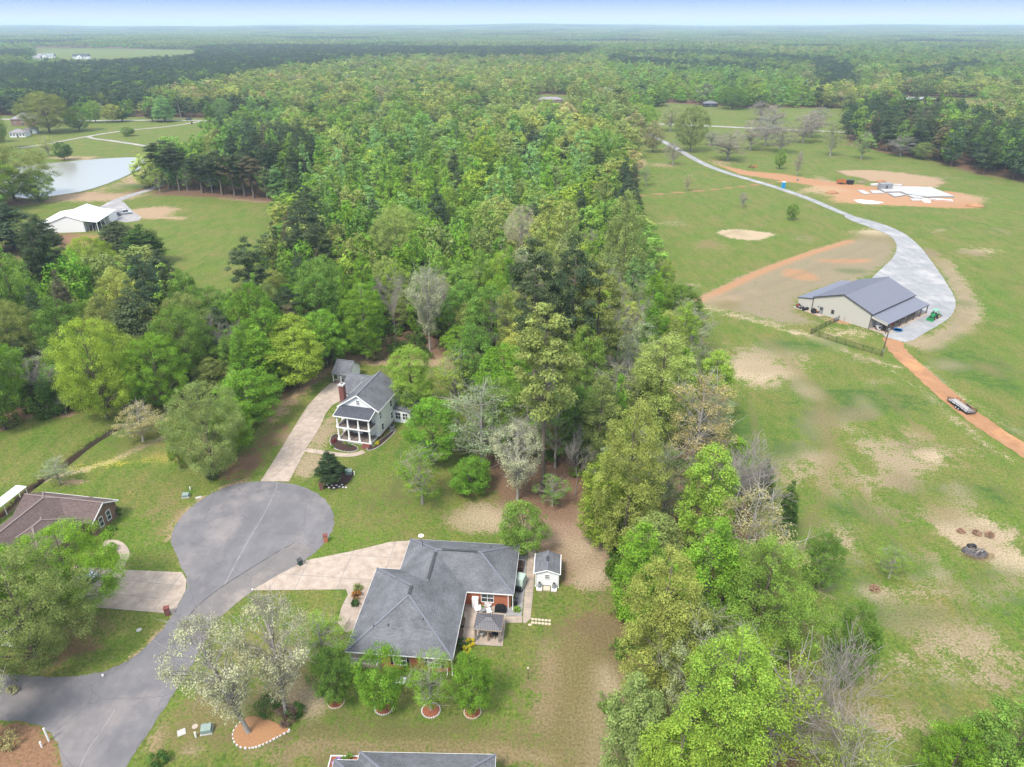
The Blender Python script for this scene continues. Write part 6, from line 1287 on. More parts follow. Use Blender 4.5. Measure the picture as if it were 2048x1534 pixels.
# white and silver cars half hidden under the big trees
def car(name, x, y, rz, m, label, cat='car', L_=4.7, W_=1.85, H_=1.6, pickup=False, z=.03):
    o = mk(name, x, y, rz, label, cat, z=z); a = W_ / 2; hb = H_ * .58
    prof = [(-L_ / 2, .35), (-L_ / 2, hb * .95), (-L_ * .47, hb), (-L_ * .18 if not pickup else -L_ * .06, hb + .02), (L_ / 2 * .95, hb * .93), (L_ / 2, hb * .75), (L_ / 2, .35)]
    if pickup: prof = [(-L_ / 2, .4), (-L_ / 2, hb), (L_ * .48, hb * .97), (L_ / 2, hb * .8), (L_ / 2, .4)]
    MB().add([(p_[0], -a, p_[1]) for p_ in prof] + [(p_[0], a, p_[1]) for p_ in prof], [tuple(range(len(prof))), tuple(range(len(prof), 2 * len(prof)))[::-1]] + [(i, (i + 1) % len(prof), len(prof) + (i + 1) % len(prof), len(prof) + i) for i in range(len(prof))]).build('body', m, o)
    x0, x1, x2, x3 = (-L_ * .44, -L_ * .36, L_ * .10, L_ * .24) if not pickup else (-L_ * .12, -L_ * .09, L_ * .14, L_ * .26)
    v = [(x0, -a * .95, hb), (x1, -a * .82, H_), (x2, -a * .82, H_), (x3, -a * .95, hb)]; v += [(p_[0], -p_[1], p_[2]) for p_ in v]
    MB().add(v, [(0, 1, 2, 3), (7, 6, 5, 4), (0, 4, 5, 1), (2, 6, 7, 3)]).build('windows', M['glass'], o)
    MB().sheet([(x1, -a * .83, H_ + .03), (x2, -a * .83, H_ + .03), (x2, a * .83, H_ + .03), (x1, a * .83, H_ + .03)], .05).build('roof', m, o)
    if pickup: MB().box(-L_ * .47, -a * .8, hb - .02, -L_ * .14, a * .8, hb + .012).build('bed', M['black'], o)
    for sx in (-1, 1):
        for sy in (-1, 1):
            w_ = MB().tube((0, -.11, 0), (0, .11, 0), .35, n=18).build('wheel', M['rubber'], o, (sx * L_ * .31, sy * (a - .08), .35)); MB().tube((0, sy * .10, 0), (0, sy * .125, 0), .2, n=12).build('rim', M['silver'], w_)
    for sy in (-1, 1): MB().box(L_ / 2 - .04, sy * a * .72 - .17, hb * .62, L_ / 2 + .015, sy * a * .72 + .17, hb * .8).build('headlight', M['white'], o); MB().box(-L_ / 2 - .015, sy * a * .8 - .12, hb * .62, -L_ / 2 + .04, sy * a * .8 + .12, hb * .85).build('taillight', M['red'], o)
    return o
p = at(165, 1172); car('parked_car', p.x, p.y, R(62), M['silver'], 'silver car half hidden under the large green tree on the slab driveway')
p = at(25, 1285); car('parked_car', p.x, p.y, R(-8), M['white'], 'white vehicle half hidden under the yellow-green tree at the left edge', 'car', 5.6, 2.0, 1.9)
# ---- cream metal barn
hb_ = mk('metal_barn', 86.88, 194.54, -.8997, 'large cream metal barn with a charcoal roof and open lean-to', 'barn')
BW, BL, BE, BR_ = 17.81, 25.14, 4.43, 7.66
rr = gable(hb_, 0, 0, BW, BL, BE, BR_, M['metal_roof'], 'y', .12)
gwall(hb_, .25, .3, BW - .25, BL - .3, 0, BE - .12, BR_ - .2, M['cream_metal'], 'y', 'wall')
sm = MB(); k = (BR_ - BE) / (BW / 2)
for i in range(28):
    y = .4 + i * .9; sm.bar((0, y, BE + .02), (BW / 2, y, BR_ + .02), .05, .04); sm.bar((BW / 2, y, BR_ + .02), (BW, y, BE + .02), .05, .04)
tag(sm.build('roof_seams', M['metal_roof'], rr), kind='stuff')
fb = MB(); fb.bar((0, -.04, BE - .08), (BW / 2, -.04, BR_ - .08), .06, .22); fb.bar((BW / 2, -.04, BR_ - .08), (BW, -.04, BE - .08), .06, .22); fb.bar((BW + .04, 0, BE - .1), (BW + .04, BL, BE - .1), .1, .16); fb.build('dark_trim', M['dark'], hb_)
ln = MB().sheet([(BW - .25, .2, 4.05), (22.25, .2, 2.85), (22.25, 24.6, 2.85), (BW - .25, 24.6, 4.05)], .1).build('lean_to_roof', M['metal_roof'], hb_)
MB().bar((17.6, .25, 3.62), (22.2, .25, 2.7), .06, .75).build('lean_to_gable', M['cream_metal'], hb_); MB().bar((22.25, .2, 2.76), (22.25, 24.6, 2.76), .08, .2).build('lean_to_beam', M['dark'], hb_)
for i in range(7): MB().box(21.9, .5 + i * 3.95, 0, 22.1, .7 + i * 3.95, 2.8).build('lean_to_post', M['wood_dark'], hb_)
MB().box(17.57, .1, 0, 22.6, 24.9, .1).build('lean_to_floor', M['concrete'], hb_)
MB().sheet([(-4.7, .2, 3.0), (.2, .2, 4.0), (.2, 24.6, 4.0), (-4.7, 24.6, 3.0)], .1).build('side_roof', M['metal_roof'], hb_); MB().add([(-4.3, .4, 0), (.24, .4, 0), (.24, .4, 3.9), (-4.3, .4, 3.0), (-4.3, 24.4, 0), (.24, 24.4, 0), (.24, 24.4, 3.9), (-4.3, 24.4, 3.0)], [(0, 1, 2, 3), (7, 6, 5, 4), (0, 3, 7, 4), (0, 4, 5, 1)]).build('side_wall', M['cream_metal'], hb_)
MB().bar((-4.75, .17, 2.95), (.2, .17, 3.92), .06, .16).build('dark_trim', M['dark'], hb_)
for x, z in ((.3, 4.2), (17.5, 4.2)): MB().box(x - .09, .1, 0, x + .09, .26, z).build('downpipe', M['dark'], hb_)
door(hb_, 3.2, .26, .05, 1.1, 2.2, SOUTH, 'grey'); window(hb_, 6.6, .27, 1.75, .7, 1.0, SOUTH, 1, 2, 'dark', 'glass'); MB().box(2.1, .05, 2.0, 2.35, .29, 2.2).build('wall_lamp', M['dark'], hb_)
for i in range(3): MB().box(17.5, 4 + i * 6.5, .1, 17.6, 7.6 + i * 6.5, 2.9).build('roller_door', M['white'], hb_)
MB().tube((10.4, .1, .1), (10.4, .1, 1.6), .05).build('standpipe', M['grey'], hb_)
BF = lambda x, y: W3(hb_, x, y)[:2]
o = mk('concrete_pad', *BF(-5, -.9), -.9, 'narrow tan concrete pad along the front of the metal barn', 'concrete pad'); MB().prism([(0, 0), (9.2, -.9), (9.6, 1.0), (.2, 1.2)], 0, .12).build('slab', M['concrete'], o)
o = mk('tank', *BF(1.6, -.95), 0, 'black round tank standing on edge on the concrete pad', 'tank', z=.12); MB().tube((-.1, .3, .75), (.1, -.35, .75), .75, n=20).build('shell', M['black'], o); MB().tube((.1, -.35, .75), (.12, -.4, .75), .3, n=14).build('lid', M['dark'], o)
o = mk('barrel', *BF(-1.2, -.35), -1.1, 'long black plastic barrel lying on the concrete pad', 'barrel', z=.12); MB().tube((0, -1.1, .4), (0, 1.1, .4), .42, n=16).build('shell', M['black'], o); MB().tube((0, 1.1, .4), (0, 1.2, .4), .12, n=8).build('cap', M['grey'], o)
def machine(name, p_, rz, m, label, cat, s=1.0):
    o = mk(name, *p_, rz, label, cat, z=.12); o.scale = (s, s, s); MB().add([(-.5, -.3, .3), (.5, -.3, .3), (.5, .3, .3), (-.5, .3, .3), (-.4, -.25, .62), (.1, -.25, .62), (.1, .25, .62), (-.4, .25, .62), (.45, -.22, .5), (.45, .22, .5)], [(3, 2, 1, 0), (0, 1, 8, 5, 4), (2, 3, 7, 6, 9), (4, 5, 6, 7), (5, 8, 9, 6), (1, 2, 9, 8), (3, 0, 4, 7)]).build('body', m, o)
    for a in (-.38, .4):
        for b_ in (-.36, .36): MB().tube((a, b_ - .08, .25), (a, b_ + .08, .25), .25, n=12).build('wheel', M['rubber'], o)
    MB().tube((-.4, 0, .6), (-.75, 0, 1.15), .03).build('handle', M['black'], o); MB().box(-.35, -.18, .64, -.02, .18, .78).build('seat', M['black'], o)
machine('mower', BF(-3.9, .25), 1.2, M['red'], 'red machine at the far end of the concrete pad', 'machine', 1.4); machine('mower', BF(-2.9, -.15), .3, M['grey'], 'grey machine on wheels beside the black barrel', 'machine', 1.3); machine('mower', BF(1.9, .0), .2, M['orange_rust'], 'rusty machine between the black tank and the barn door', 'machine', 1.2)
o = mk('wheelbarrow', *BF(8.5, -.7), .6, 'blue-grey overturned wheelbarrow by the fence corner of the barn', 'wheelbarrow'); MB().lathe([(.75, .1), (.7, .45), (.45, .6), (.1, .62)], n=10, sy=.7).build('tray', M['grey'], o); MB().tube((-.7, .2, .3), (-1.2, .2, .5), .04).build('handle', M['wood'], o)
o = mk('trailer_wagon', *BF(19.3, 1.9), .4, 'pale round drum with a dark mouth under the lean-to', 'drum', z=.1); MB().tube((-.3, -.6, .8), (.3, .7, .8), .75, .6, 16).build('drum', M['stone_white'], o); MB().tube((-.31, -.62, .8), (-.34, -.68, .8), .3, n=12).build('mouth', M['black'], o); MB().box(-.6, -.5, 0, .6, .5, .3).build('stand', M['dark'], o)
o = mk('crate', *BF(21.0, 2.6), -.9, 'dark wire crate at the lean-to corner', 'crate', z=.1); cr_ = MB(); [cr_.bar((x, -.8, z), (x, .8, z), .06, .06) for x in (-.9, .9) for z in (.1, .5, .9, 1.3)]; [cr_.bar((-.9, y, z), (.9, y, z), .06, .06) for y in (-.8, .8) for z in (.1, .5, .9, 1.3)]; [cr_.box(x - .04, y - .04, 0, x + .04, y + .04, 1.35) for x in (-.9, 0, .9) for y in (-.8, .8)]; cr_.build('frame', M['dark'], o); MB().box(-.85, -.75, 0, .85, .75, .6).build('load', M['wood_dark'], o)
for i, (y, c_, nm) in enumerate(((8.0, 'red', 'red box of supplies'), (11.5, 'wood', 'wooden pallet load'), (15.5, 'stone_tan', 'tan stack of boards'), (20.5, 'wood', 'stack of timber'))):
    o = mk('pallet', *BF(19.8, y), -.9 + .1 * i, f'{nm} under the barn lean-to', 'pallet load', z=.1); MB().box(-.8, -.6, 0, .8, .6, .12).build('pallet_base', M['wood'], o); MB().box(-.7, -.5, .13, .6, .5, .7).build('load', M[c_], o)
p = at(1795, 661); o = mk('paddling_pool', p.x, p.y, 0, 'bright blue round paddling pool on the white gravel', 'paddling pool', z=.05); MB().lathe([(1.15, 0), (1.25, .3), (1.18, .32), (1.08, .06), (.05, .05)], n=26).build('shell', M['blue'], o); MB().lathe([(1.07, .12), (.02, .12)], n=26).build('water', mat('pool_water', (.01, .09, .22), .08), o)
p = at(1763, 713); HP = height_for(p, 650); o = mk('utility_pole', p.x, p.y, 0, 'tall dark utility pole in front of the metal barn', 'utility pole'); MB().tube((0, 0, 0), (.25, .1, HP), .16, .11, 10).build('pole', M['wood_dark'], o); MB().box(-.1, -.25, HP - 1.6, .35, .2, HP - .9).build('transformer', M['grey'], o); MB().box(-.14, -.2, 1.2, .16, -.1, 2.0).build('meter_box', M['grey'], o)
def wire_fence(pts, label, sp=2.4):
    o = mk('wire_fence', 0, 0, 0, label, 'fence'); P = [at(*q) for q in pts]
    mesh = MB(); post = MB().tube((0, 0, 0), (0, 0, 1.5), .05, n=6).mesh('post', M['black'])
    for a, b_ in zip(P[:-1], P[1:]):
        L_ = (b_ - a).length; n_ = max(1, round(L_ / sp))
        for i in range(n_ + (b_ is P[-1])): q = a + (b_ - a) * i / n_; link('post', post, o, (q.x, q.y, 0))
        for z in (1.42, .08): MB().bar((a.x, a.y, z), (b_.x, b_.y, z), .05, .05).build('rail', M['black'], o)
        nw = int(L_ / .3)
        for i in range(nw): q = a + (b_ - a) * (i + .5) / nw; mesh.box(q.x - .012, q.y - .012, .05, q.x + .012, q.y + .012, 1.42)
        for z in (.35, .62, .9, 1.16): mesh.bar((a.x, a.y, z), (b_.x, b_.y, z), .02, .02)
    tag(mesh.build('wire_mesh', M['black'], o), kind='stuff')
wire_fence([(1677, 641), (1650, 654), (1621, 668), (1690, 690), (1761, 711)], 'black wire fence enclosing the grass before the metal barn')
# tractor
p = at(1867, 637); t = mk('tractor', p.x, p.y, R(222), 'green tractor with a front loader bucket on the white gravel', 'tractor', z=.05)
MB().add([(.2, -.38, .75), (1.75, -.34, .8), (1.75, .34, .8), (.2, .38, .75), (.2, -.38, 1.5), (1.7, -.3, 1.32), (1.7, .3, 1.32), (.2, .38, 1.5)], [(3, 2, 1, 0), (4, 5, 6, 7), (0, 1, 5, 4), (1, 2, 6, 5), (2, 3, 7, 6), (3, 0, 4, 7)]).build('hood', M['green_paint'], t)
MB().box(-1.1, -.35, .5, 1.6, .35, .78).build('chassis', M['dark'], t)
for s in (-1, 1):
    w_ = MB().tube((0, -.2, 0), (0, .2, 0), .78, n=22).build('wheel', M['rubber'], t, (-.65, s * .8, .78)); MB().tube((0, s * .1, 0), (0, s * .215, 0), .42, n=16).build('rim', M['yellow_paint'], w_)
    w_ = MB().tube((0, -.14, 0), (0, .14, 0), .48, n=20).build('wheel', M['rubber'], t, (1.3, s * .72, .48)); MB().tube((0, s * .08, 0), (0, s * .155, 0), .27, n=14).build('rim', M['yellow_paint'], w_)
    MB().box(-1.3, s * .8 - .28, 1.5, .1, s * .8 + .28, 1.58).build('fender', M['green_paint'], t)
    for x in (-1.05, .12): MB().box(x - .04, s * .5 - .04, .8, x + .04, s * .5 + .04, 2.4).build('canopy_post', M['black'], t)
    ar = MB(); ar.bar((.35, s * .52, 1.35), (2.0, s * .5, 1.05), .1, .14); ar.bar((2.0, s * .5, 1.05), (2.65, s * .48, .45), .1, .14); ar.build('loader_arm', M['green_paint'], t)
MB().box(-1.25, -.68, 2.4, .4, .68, 2.5).build('canopy', M['sage_cover'] if False else mat('canopy_green', (.16, .42, .28), .5), t)
MB().box(-.75, -.25, 1.0, -.3, .25, 1.15).build('seat', M['black'], t); MB().box(-.85, -.25, 1.0, -.74, .25, 1.55).build('seat_back', M['black'], t); MB().tube((.05, 0, 1.3), (-.12, 0, 1.6), .03).build('steering_column', M['black'], t)
MB().add([(2.6, -.95, .7), (2.6, .95, .7), (2.55, -.95, .15), (2.55, .95, .15), (3.2, -.95, .08), (3.2, .95, .08), (2.72, -.95, .68), (2.72, .95, .68), (2.68, -.95, .24), (2.68, .95, .24), (3.2, -.95, .12), (3.2, .95, .12)], [(0, 1, 3, 2), (2, 3, 5, 4), (6, 8, 9, 7), (8, 10, 11, 9), (0, 6, 7, 1), (4, 5, 11, 10), (0, 2, 8, 6), (2, 4, 10, 8), (1, 7, 9, 3), (3, 9, 11, 5)]).build('bucket', M['green_paint'], t)
o = mk('box_blade', *(Vector((p.x, p.y, 0)) + Vector((math.cos(R(42)), math.sin(R(42)), 0)) * 2.7)[:2], R(222), 'grey grading blade hitched behind the green tractor', 'grading blade', z=.05); bl = MB(); bl.bar((1.2, 0, .7), (-.4, 0, .5), .1, .1); bl.bar((1.2, .35, .5), (-.4, .7, .4), .08, .08); bl.bar((1.2, -.35, .5), (-.4, -.7, .4), .08, .08); bl.build('frame', M['dark'], o); MB().box(-.7, -1.1, .05, -.6, 1.1, .5).build('blade', M['grey'], o); MB().box(.2, -1.1, .05, .3, 1.1, .4).build('front_blade', M['grey'], o)
# utility trailer
M['grey_plank'] = mat('weathered_grey_plank', (.36, .36, .37), .8, .15, 4)
A, B_ = at(1907, 800, .6), at(1940, 823, .6); c = (A + B_) / 2; t = mk('utility_trailer', c.x, c.y, math.atan2(A.y - B_.y, A.x - B_.x), 'black open utility trailer with a plank deck on the orange track', 'trailer')
for j in range(9): MB().box(-3.1, -1.0 + j * .225, .58, 3.1, -1.0 + j * .225 + .205, .64).build('plank', M['grey_plank'] if j % 3 else M['concrete2'], t)
fr = MB(); [fr.bar((-3.15, s * 1.06, .56), (3.15, s * 1.06, .56), .1, .14) for s in (-1, 1)]; [fr.bar((x, -1.06, .5), (x, 1.06, .5), .08, .1) for x in (-3.1, -1.5, 0, 1.5, 3.1)]; fr.bar((3.1, .9, .5), (4.4, 0, .5), .1, .1); fr.bar((3.1, -.9, .5), (4.4, 0, .5), .1, .1); fr.build('frame', M['black'], t)
for s in (-1, 1):
    MB().bar((-3.1, s * 1.06, 1.05), (3.1, s * 1.06, 1.05), .06, .06).build('side_rail', M['black'], t)
    for i in range(6): MB().box(-3.1 + i * 1.24 - .03, s * 1.06 - .03, .6, -3.1 + i * 1.24 + .03, s * 1.06 + .03, 1.05).build('rail_post', M['black'], t)
    for x in (-.85, -.02): w_ = MB().tube((0, -.11, 0), (0, .11, 0), .36, n=16).build('wheel', M['rubber'], t, (x, s * 1.25, .36)); MB().tube((0, s * .1, 0), (0, s * .13, 0), .2, n=12).build('rim', M['silver'], w_)
    MB().box(-1.35, s * 1.25 - .14, .76, .5, s * 1.25 + .14, .80).build('fender', M['black'], t)
gt = MB(); [gt.bar((-3.2, -1.05, z), (-3.2, 1.05, z), .05, .05) for z in (.55, .95, 1.35, 1.75)]; [gt.bar((-3.2, y, .55), (-3.2, y, 1.75), .05, .05) for y in (-1.05, -.7, -.35, 0, .35, .7, 1.05)]; gt.build('ramp_gate', M['black'], t)
# ---- building site
cs = mk('house_foundation', 0, 0, 0, 'concrete block house foundation with poured slabs on the bare dirt', 'foundation')
for pts, hh in (([(1754, 377), (1780, 374.5), (1803, 375), (1860, 376), (1908, 395), (1886, 395), (1854, 396), (1812, 390), (1801, 385.5), (1769, 386)], .7), ([(1713.6, 381), (1726.6, 381), (1741, 388), (1727.5, 389)], .25), ([(1739.5, 381.5), (1759, 381.5), (1770, 387), (1745, 387.5)], .28), ([(1775, 388), (1799, 387), (1811, 391.5), (1789.6, 395)], .5), ([(1815, 392.5), (1832, 391), (1849, 397), (1840, 397.5), (1829, 397.5)], .45)):
    w_ = MB().prism(W2(pts), -.02, hh - .1).build('block_wall', M['block'], cs); MB().prism(W2(pts), hh - .09, hh).build('floor_slab', mat('slab_pour', (.42, .41, .40), .9, .1, .3), cs)
p = at(1769, 379); o = mk('block_shelter', p.x, p.y, .1, 'square grey block structure on the foundation', 'block structure', z=.3); MB().box(-3.0, -1.6, 0, 3.0, 1.8, 2.8).build('wall', M['block'], o); MB().box(-.5, -1.66, 0, .5, -1.61, 2.0).build('doorway', M['dark'], o)
for px, py, w_, d_, m_, lb in ((1832, 401, 4.5, 2.2, 'stone_white', 'white wrapped lumber bundle before the foundation, leftmost'), (1852, 403, 3.0, 6.0, 'white', 'white wrapped trusses pile before the foundation'), (1868, 400, 3.5, 2.5, 'stone_white', 'pale lumber bundle beside the red-striped one'), (1885, 401.5, 8.0, 2.0, 'white', 'long red-striped wrapped lumber bundle'), (1752, 371, 6, 2.2, 'stone_white', 'pale timber stack left of the block structure'), (1790, 371, 6, 2.0, 'stone_white', 'pale timber stack right of the block structure'), (1722, 366, 4, 1.4, 'wood', 'small timber stack beside the dump trailer')):
    p = at(px, py); o = mk('lumber_stack', p.x, p.y, random.uniform(-.3, .3), lb, 'lumber stack')
    for k in range(3): MB().box(-w_ / 2 + random.uniform(-.2, .2), -d_ / 2 + k * d_ / 3, .1, w_ / 2 + random.uniform(-.2, .2), -d_ / 2 + (k + .94) * d_ / 3, .6 + random.uniform(0, .35)).build('bundle', M[m_], o)
    MB().box(-w_ / 2 + .3, -d_ / 2, 0, w_ / 2 - .3, d_ / 2, .1).build('bearer', M['wood'], o)
    if 'red' in lb: MB().box(-w_ / 2 + .2, -d_ / 2 - .04, .3, w_ / 2 - .2, -d_ / 2 - .01, .55).build('stripe', M['red'], o)
flat('plastic_sheet', W2([(1706, 400), (1720, 399), (1745, 401), (1768, 405), (1755, 408), (1735, 408), (1718, 406)]), M['stone_white'], .05, 'white plastic sheet spread on the dirt', .3, 1.2, 0)
bpy.data.objects['plastic_sheet']['kind'] = 'thing'; tag(bpy.data.objects['plastic_sheet'], 'crumpled white plastic sheet spread on the orange dirt', 'plastic sheet'); del bpy.data.objects['plastic_sheet']['kind']
p = at(1690, 368); t = mk('dump_trailer', p.x, p.y, R(-12), 'orange and black dump trailer on the building site', 'dump trailer'); MB().add([(-4.2, -1.1, .7), (.2, -1.1, .7), (.2, 1.1, .7), (-4.2, 1.1, .7), (-4.3, -1.2, 2.2), (.2, -1.2, 2.2), (.2, 1.2, 2.2), (-4.3, 1.2, 2.2)], [(3, 2, 1, 0), (0, 1, 5, 4), (1, 2, 6, 5), (2, 3, 7, 6), (3, 0, 4, 7)]).build('orange_bed', M['orange_rust'], t); MB().box(.25, -1.1, .6, 4.0, 1.1, 2.2).build('black_body', M['black'], t)
for x in (-2.5, -1.5, 1.5, 3.0):
    for s in (-1, 1): MB().tube((x, s * 1.2 - .12, .45), (x, s * 1.2 + .12, .45), .45, n=14).build('wheel', M['rubber'], t)
p = at(1566, 376); o = mk('portable_toilet', p.x, p.y, -.2, 'bright blue portable toilet beside the gravel drive', 'portable toilet'); MB().box(-.9, -.9, 0, .9, .9, 2.9).build('cabin', mat('toilet_blue', (.03, .33, .52), .5), o); MB().prism([(-.95, -.95), (.95, -.95), (.95, .95), (-.95, .95)], 2.91, 3.15).build('roof', M['stone_white'], o); MB().box(-.5, -.95, .2, .5, -.91, 2.6).build('door', M['blue'], o)
p = at(1505, 335); o = mk('root_pile', p.x, p.y, .2, 'rusty brown heap of roots beside the dirt spur', 'heap')
for i in range(14): a = random.uniform(0, 6.28); d_ = random.uniform(.5, 3.2); MB().tube((math.cos(a) * d_ * 1.4, math.sin(a) * d_, .1), (math.cos(a + .8) * d_ * .6, math.sin(a + .8) * d_ * .5, random.uniform(.5, 1.8)), .22, .1, 6).build('root', M['orange_rust'] if i % 2 else M['wood_dark'], o)
for px, py, r, hh, lb in ((1664, 386, 3.4, 1.3, 'orange dirt mound beside the gravel drive'), (1762, 364, 3.0, 1.2, 'orange dirt mound behind the foundation'), (1950, 412, 4.5, 1.2, 'orange dirt mound at the far end of the site')):
    p = at(px, py); tag(MB().lathe([(r, -.05), (r * .82, hh * .35), (r * .5, hh * .8), (r * .15, hh)], n=14, sy=.7).build('dirt_mound', M['red_dirt'], None, (p.x, p.y, 0), smooth=True), lb, 'dirt mound')
p = at(1595, 362); o = mk('meter_post', p.x, p.y, 0, 'short post with a pale meter box at the trench end', 'meter post'); MB().box(-.1, -.1, 0, .1, .1, 1.8).build('post', M['wood'], o); MB().box(-.5, -.3, .3, .5, .2, 1.1).build('box', M['grey'], o)
# burn pile in the near field
p = at(1950, 1105); o = mk('burn_pile', p.x, p.y, 0, 'charred heap of branches ringed by dry grass in the near field', 'burn pile')
MB().lathe([(2.1, -.05), (1.6, .25), (.9, .5), (.2, .55)], n=13, sy=.8).build('ash_heap', mat('ash', (.10, .09, .095), .95, .5, 2.5, .05), o, smooth=True)
for i in range(26):
    a = random.uniform(0, 6.28); d_ = random.uniform(.3, 1.7); b_ = a + random.uniform(.6, 2.4)
    MB().tube((math.cos(a) * d_, math.sin(a) * d_ * .8, .3), (math.cos(b_) * d_ * .9, math.sin(b_) * d_ * .7, random.uniform(.45, 1.2)), random.uniform(.04, .12), .03, 6).build('branch', (M['black'], M['bark_pale'], M['wood'])[i % 3], o)
MB().box(-.7, .7, .4, .5, 1.3, .75).build('charred_box', M['black'], o)
gt = MB()
for i in range(420):
    a = random.uniform(3.3, 6.1) if i % 4 else random.uniform(0, 6.28); d_ = random.uniform(1.6, 2.6); x, y = math.cos(a) * d_ * 1.1, math.sin(a) * d_ * .85; hx, hy = random.uniform(-.3, .3), random.uniform(-.4, .1)
    gt.add([(x - .02, y, 0), (x + .02, y, 0), (x + hx, y + hy, random.uniform(.3, .8))], [(0, 1, 2)])
tag(gt.build('dry_grass', mat('straw', (.42, .30, .16), .9), o), kind='stuff')
for px, py, r, lb in ((1922, 1064, .7, 'dry brown grass clump nearest the burn pile top'), (1953, 1068, .8, 'pinkish dry weed clump above the burn pile'), (1978, 1072, .9, 'dry weed clump upper right of the burn pile'), (1750, 1180, .9, 'dark weedy clump on a bare spot in the near field')): shrub(px, py, r, (.34, .22, .15), lb, h=r * .6)
# fallen logs at the wood edge
for x0, y0, x1, y1, lb in ((112, 792, 160, 800, 'longest pale fallen log at the wood edge'), (118, 790, 148, 796, 'second fallen log lying beside the longest'), (46, 713, 64, 718, 'pale fallen log inside the left woods'), (1318, 1030, 1325, 1062, 'pale broken stump in the strip of woods')):
    a, b_ = at(x0, y0, .25), at(x1, y1, .25); 
    if 'stump' in lb: a = at(1322, 1068, 0); b_ = Vector((a.x, a.y, 4.0))
    tag(MB().tube((0, 0, 0), b_ - a, .18, .12, 8).build('log', M['bark_pale'], None, a), lb, 'log')
# ---- white barn and pickup
wb = mk('white_barn', -166.29, 283.31, 1.7077, 'white metal barn with an open side and bright white roof', 'barn')
LB, w1, w2 = 22.0, 5.37, 5.84; Y = [0, w1, w1 + w2, w1 + 2 * w2, 2 * w1 + 2 * w2]; Zr = [3.8, 4.54, 6.67, 4.54, 3.8]
for i in range(4): MB().sheet([(0, Y[i], Zr[i]), (LB, Y[i], Zr[i]), (LB, Y[i + 1], Zr[i + 1]), (0, Y[i + 1], Zr[i + 1])], .12).build('roof_panel', M['white_metal'], wb)
v = [(.3, Y[1] , 0), (.3, Y[4] - .3, 0), (.3, Y[4] - .3, 3.7), (.3, Y[3], 4.4), (.3, Y[2], 6.5), (.3, Y[1], 4.4)]; v += [(LB - .3, p_[1], p_[2]) for p_ in v]
MB().add(v, [tuple(range(6)), tuple(range(6, 12))[::-1]] + [(i, i + 6, (i + 1) % 6 + 6, (i + 1) % 6) for i in range(6)]).build('wall', M['siding'], wb)
MB().box(13, .25, 0, LB - .3, .35, 3.6).build('side_wall', M['siding'], wb); MB().box(12.4, .3, 0, 12.5, Y[1], 3.7).build('side_wall', M['siding'], wb); MB().box(LB - .4, .36, 0, LB - .3, Y[1] - .02, 4.0).build('end_wall', M['siding'], wb)
for x in (.3, 4.3, 8.4, 12.3): MB().box(x - .1, .25, 0, x + .1, .45, 3.7).build('post', M['white'], wb)
for i in range(6): tl = MB().bar((.6 + random.uniform(0, 2), 1 + i * .65, 0), (2.2, 1.2 + i * .6, 2.6), .1, .2).build('leaning_board', M['stone_white'] if i % 2 else M['dark'], wb)
MB().box(2.5, 1.2, 0, 10, 4.8, 1.5).build('stored_load', M['dark'], wb)
p = at(250, 428); car('pickup_truck', p.x, p.y, R(25), M['silver'], 'silver pickup truck parked beside the white barn', 'pickup truck', 5.6, 2.0, 1.85, True); p = at(240, 431); car('parked_car', p.x - 1.5, p.y - 1.5, R(200), M['navy'], 'dark blue car close in front of the silver pickup')
for px, py, nm in ((377, 239.5, 'dark car on the county road nearest the utility pole'), (466, 241.5, 'dark car in the middle of the county road row'), (562, 243.5, 'dark car on the county road nearest the woods')):
    p = at(px, py + 1); car('parked_car', p.x, p.y, R(178), M['navy'] if px < 400 else M['black'], nm, 'car', 5.2, 2.0, 1.8, px > 400 and px < 500)
p = at(384, 248); tag(MB().box(-.5, -.5, 0, .5, .5, 1.6).build('mailbox', M['black'], None, p), 'small black mailbox where the farm drive meets the road', 'mailbox')
for px, py, ty, lb in ((364, 242, 204, 'pale utility pole by the county road and dark car'), (209, 246, 204, 'utility pole with a crossarm near the farmhouse'), (447, 243, 207, 'thin grey pole at the county road past the cars')):
    p = at(px, py); HP = height_for(p, ty); o = mk('utility_pole', p.x, p.y, .1, lb, 'utility pole'); MB().tube((0, 0, 0), (-.8 if px == 364 else 0, 0, HP), .2, .14, 8).build('pole', M['bark_pale'], o)
    if px == 209: MB().box(-1.6, -.08, HP - 1.2, 1.6, .08, HP - 1.0).build('crossarm', M['bark_pale'], o); MB().box(-1.3, -.08, HP - 2.2, 1.3, .08, HP - 2.05).build('crossarm', M['bark_pale'], o)
# hoop frame
p0, p1 = at(535, 372), at(562, 374); o = mk('hoop_frame', (p0.x + p1.x) / 2, p0.y + 3, .1, 'white arched hoop frame of a greenhouse beside the field trees', 'greenhouse frame'); hw = (p1 - p0).length / 2
for j in range(8):
    for k in range(10):
        a, b_ = k * math.pi / 10, (k + 1) * math.pi / 10; MBq = MB().tube((hw * math.cos(a), -5 + j * 1.6, 4.2 * math.sin(a)), (hw * math.cos(b_), -5 + j * 1.6, 4.2 * math.sin(b_)), .07, n=5) if k == 0 else MBq.tube((hw * math.cos(a), -5 + j * 1.6, 4.2 * math.sin(a)), (hw * math.cos(b_), -5 + j * 1.6, 4.2 * math.sin(b_)), .07, n=5)
    MBq.build('hoop', M['white'], o)
MB().box(-hw * .9, -3, 0, hw * .9, 5, .9).build('bench', M['stone_white'], o); MB().tube((0, -5, 4.2), (0, 6.2, 4.2), .07).build('ridge_bar', M['white'], o)
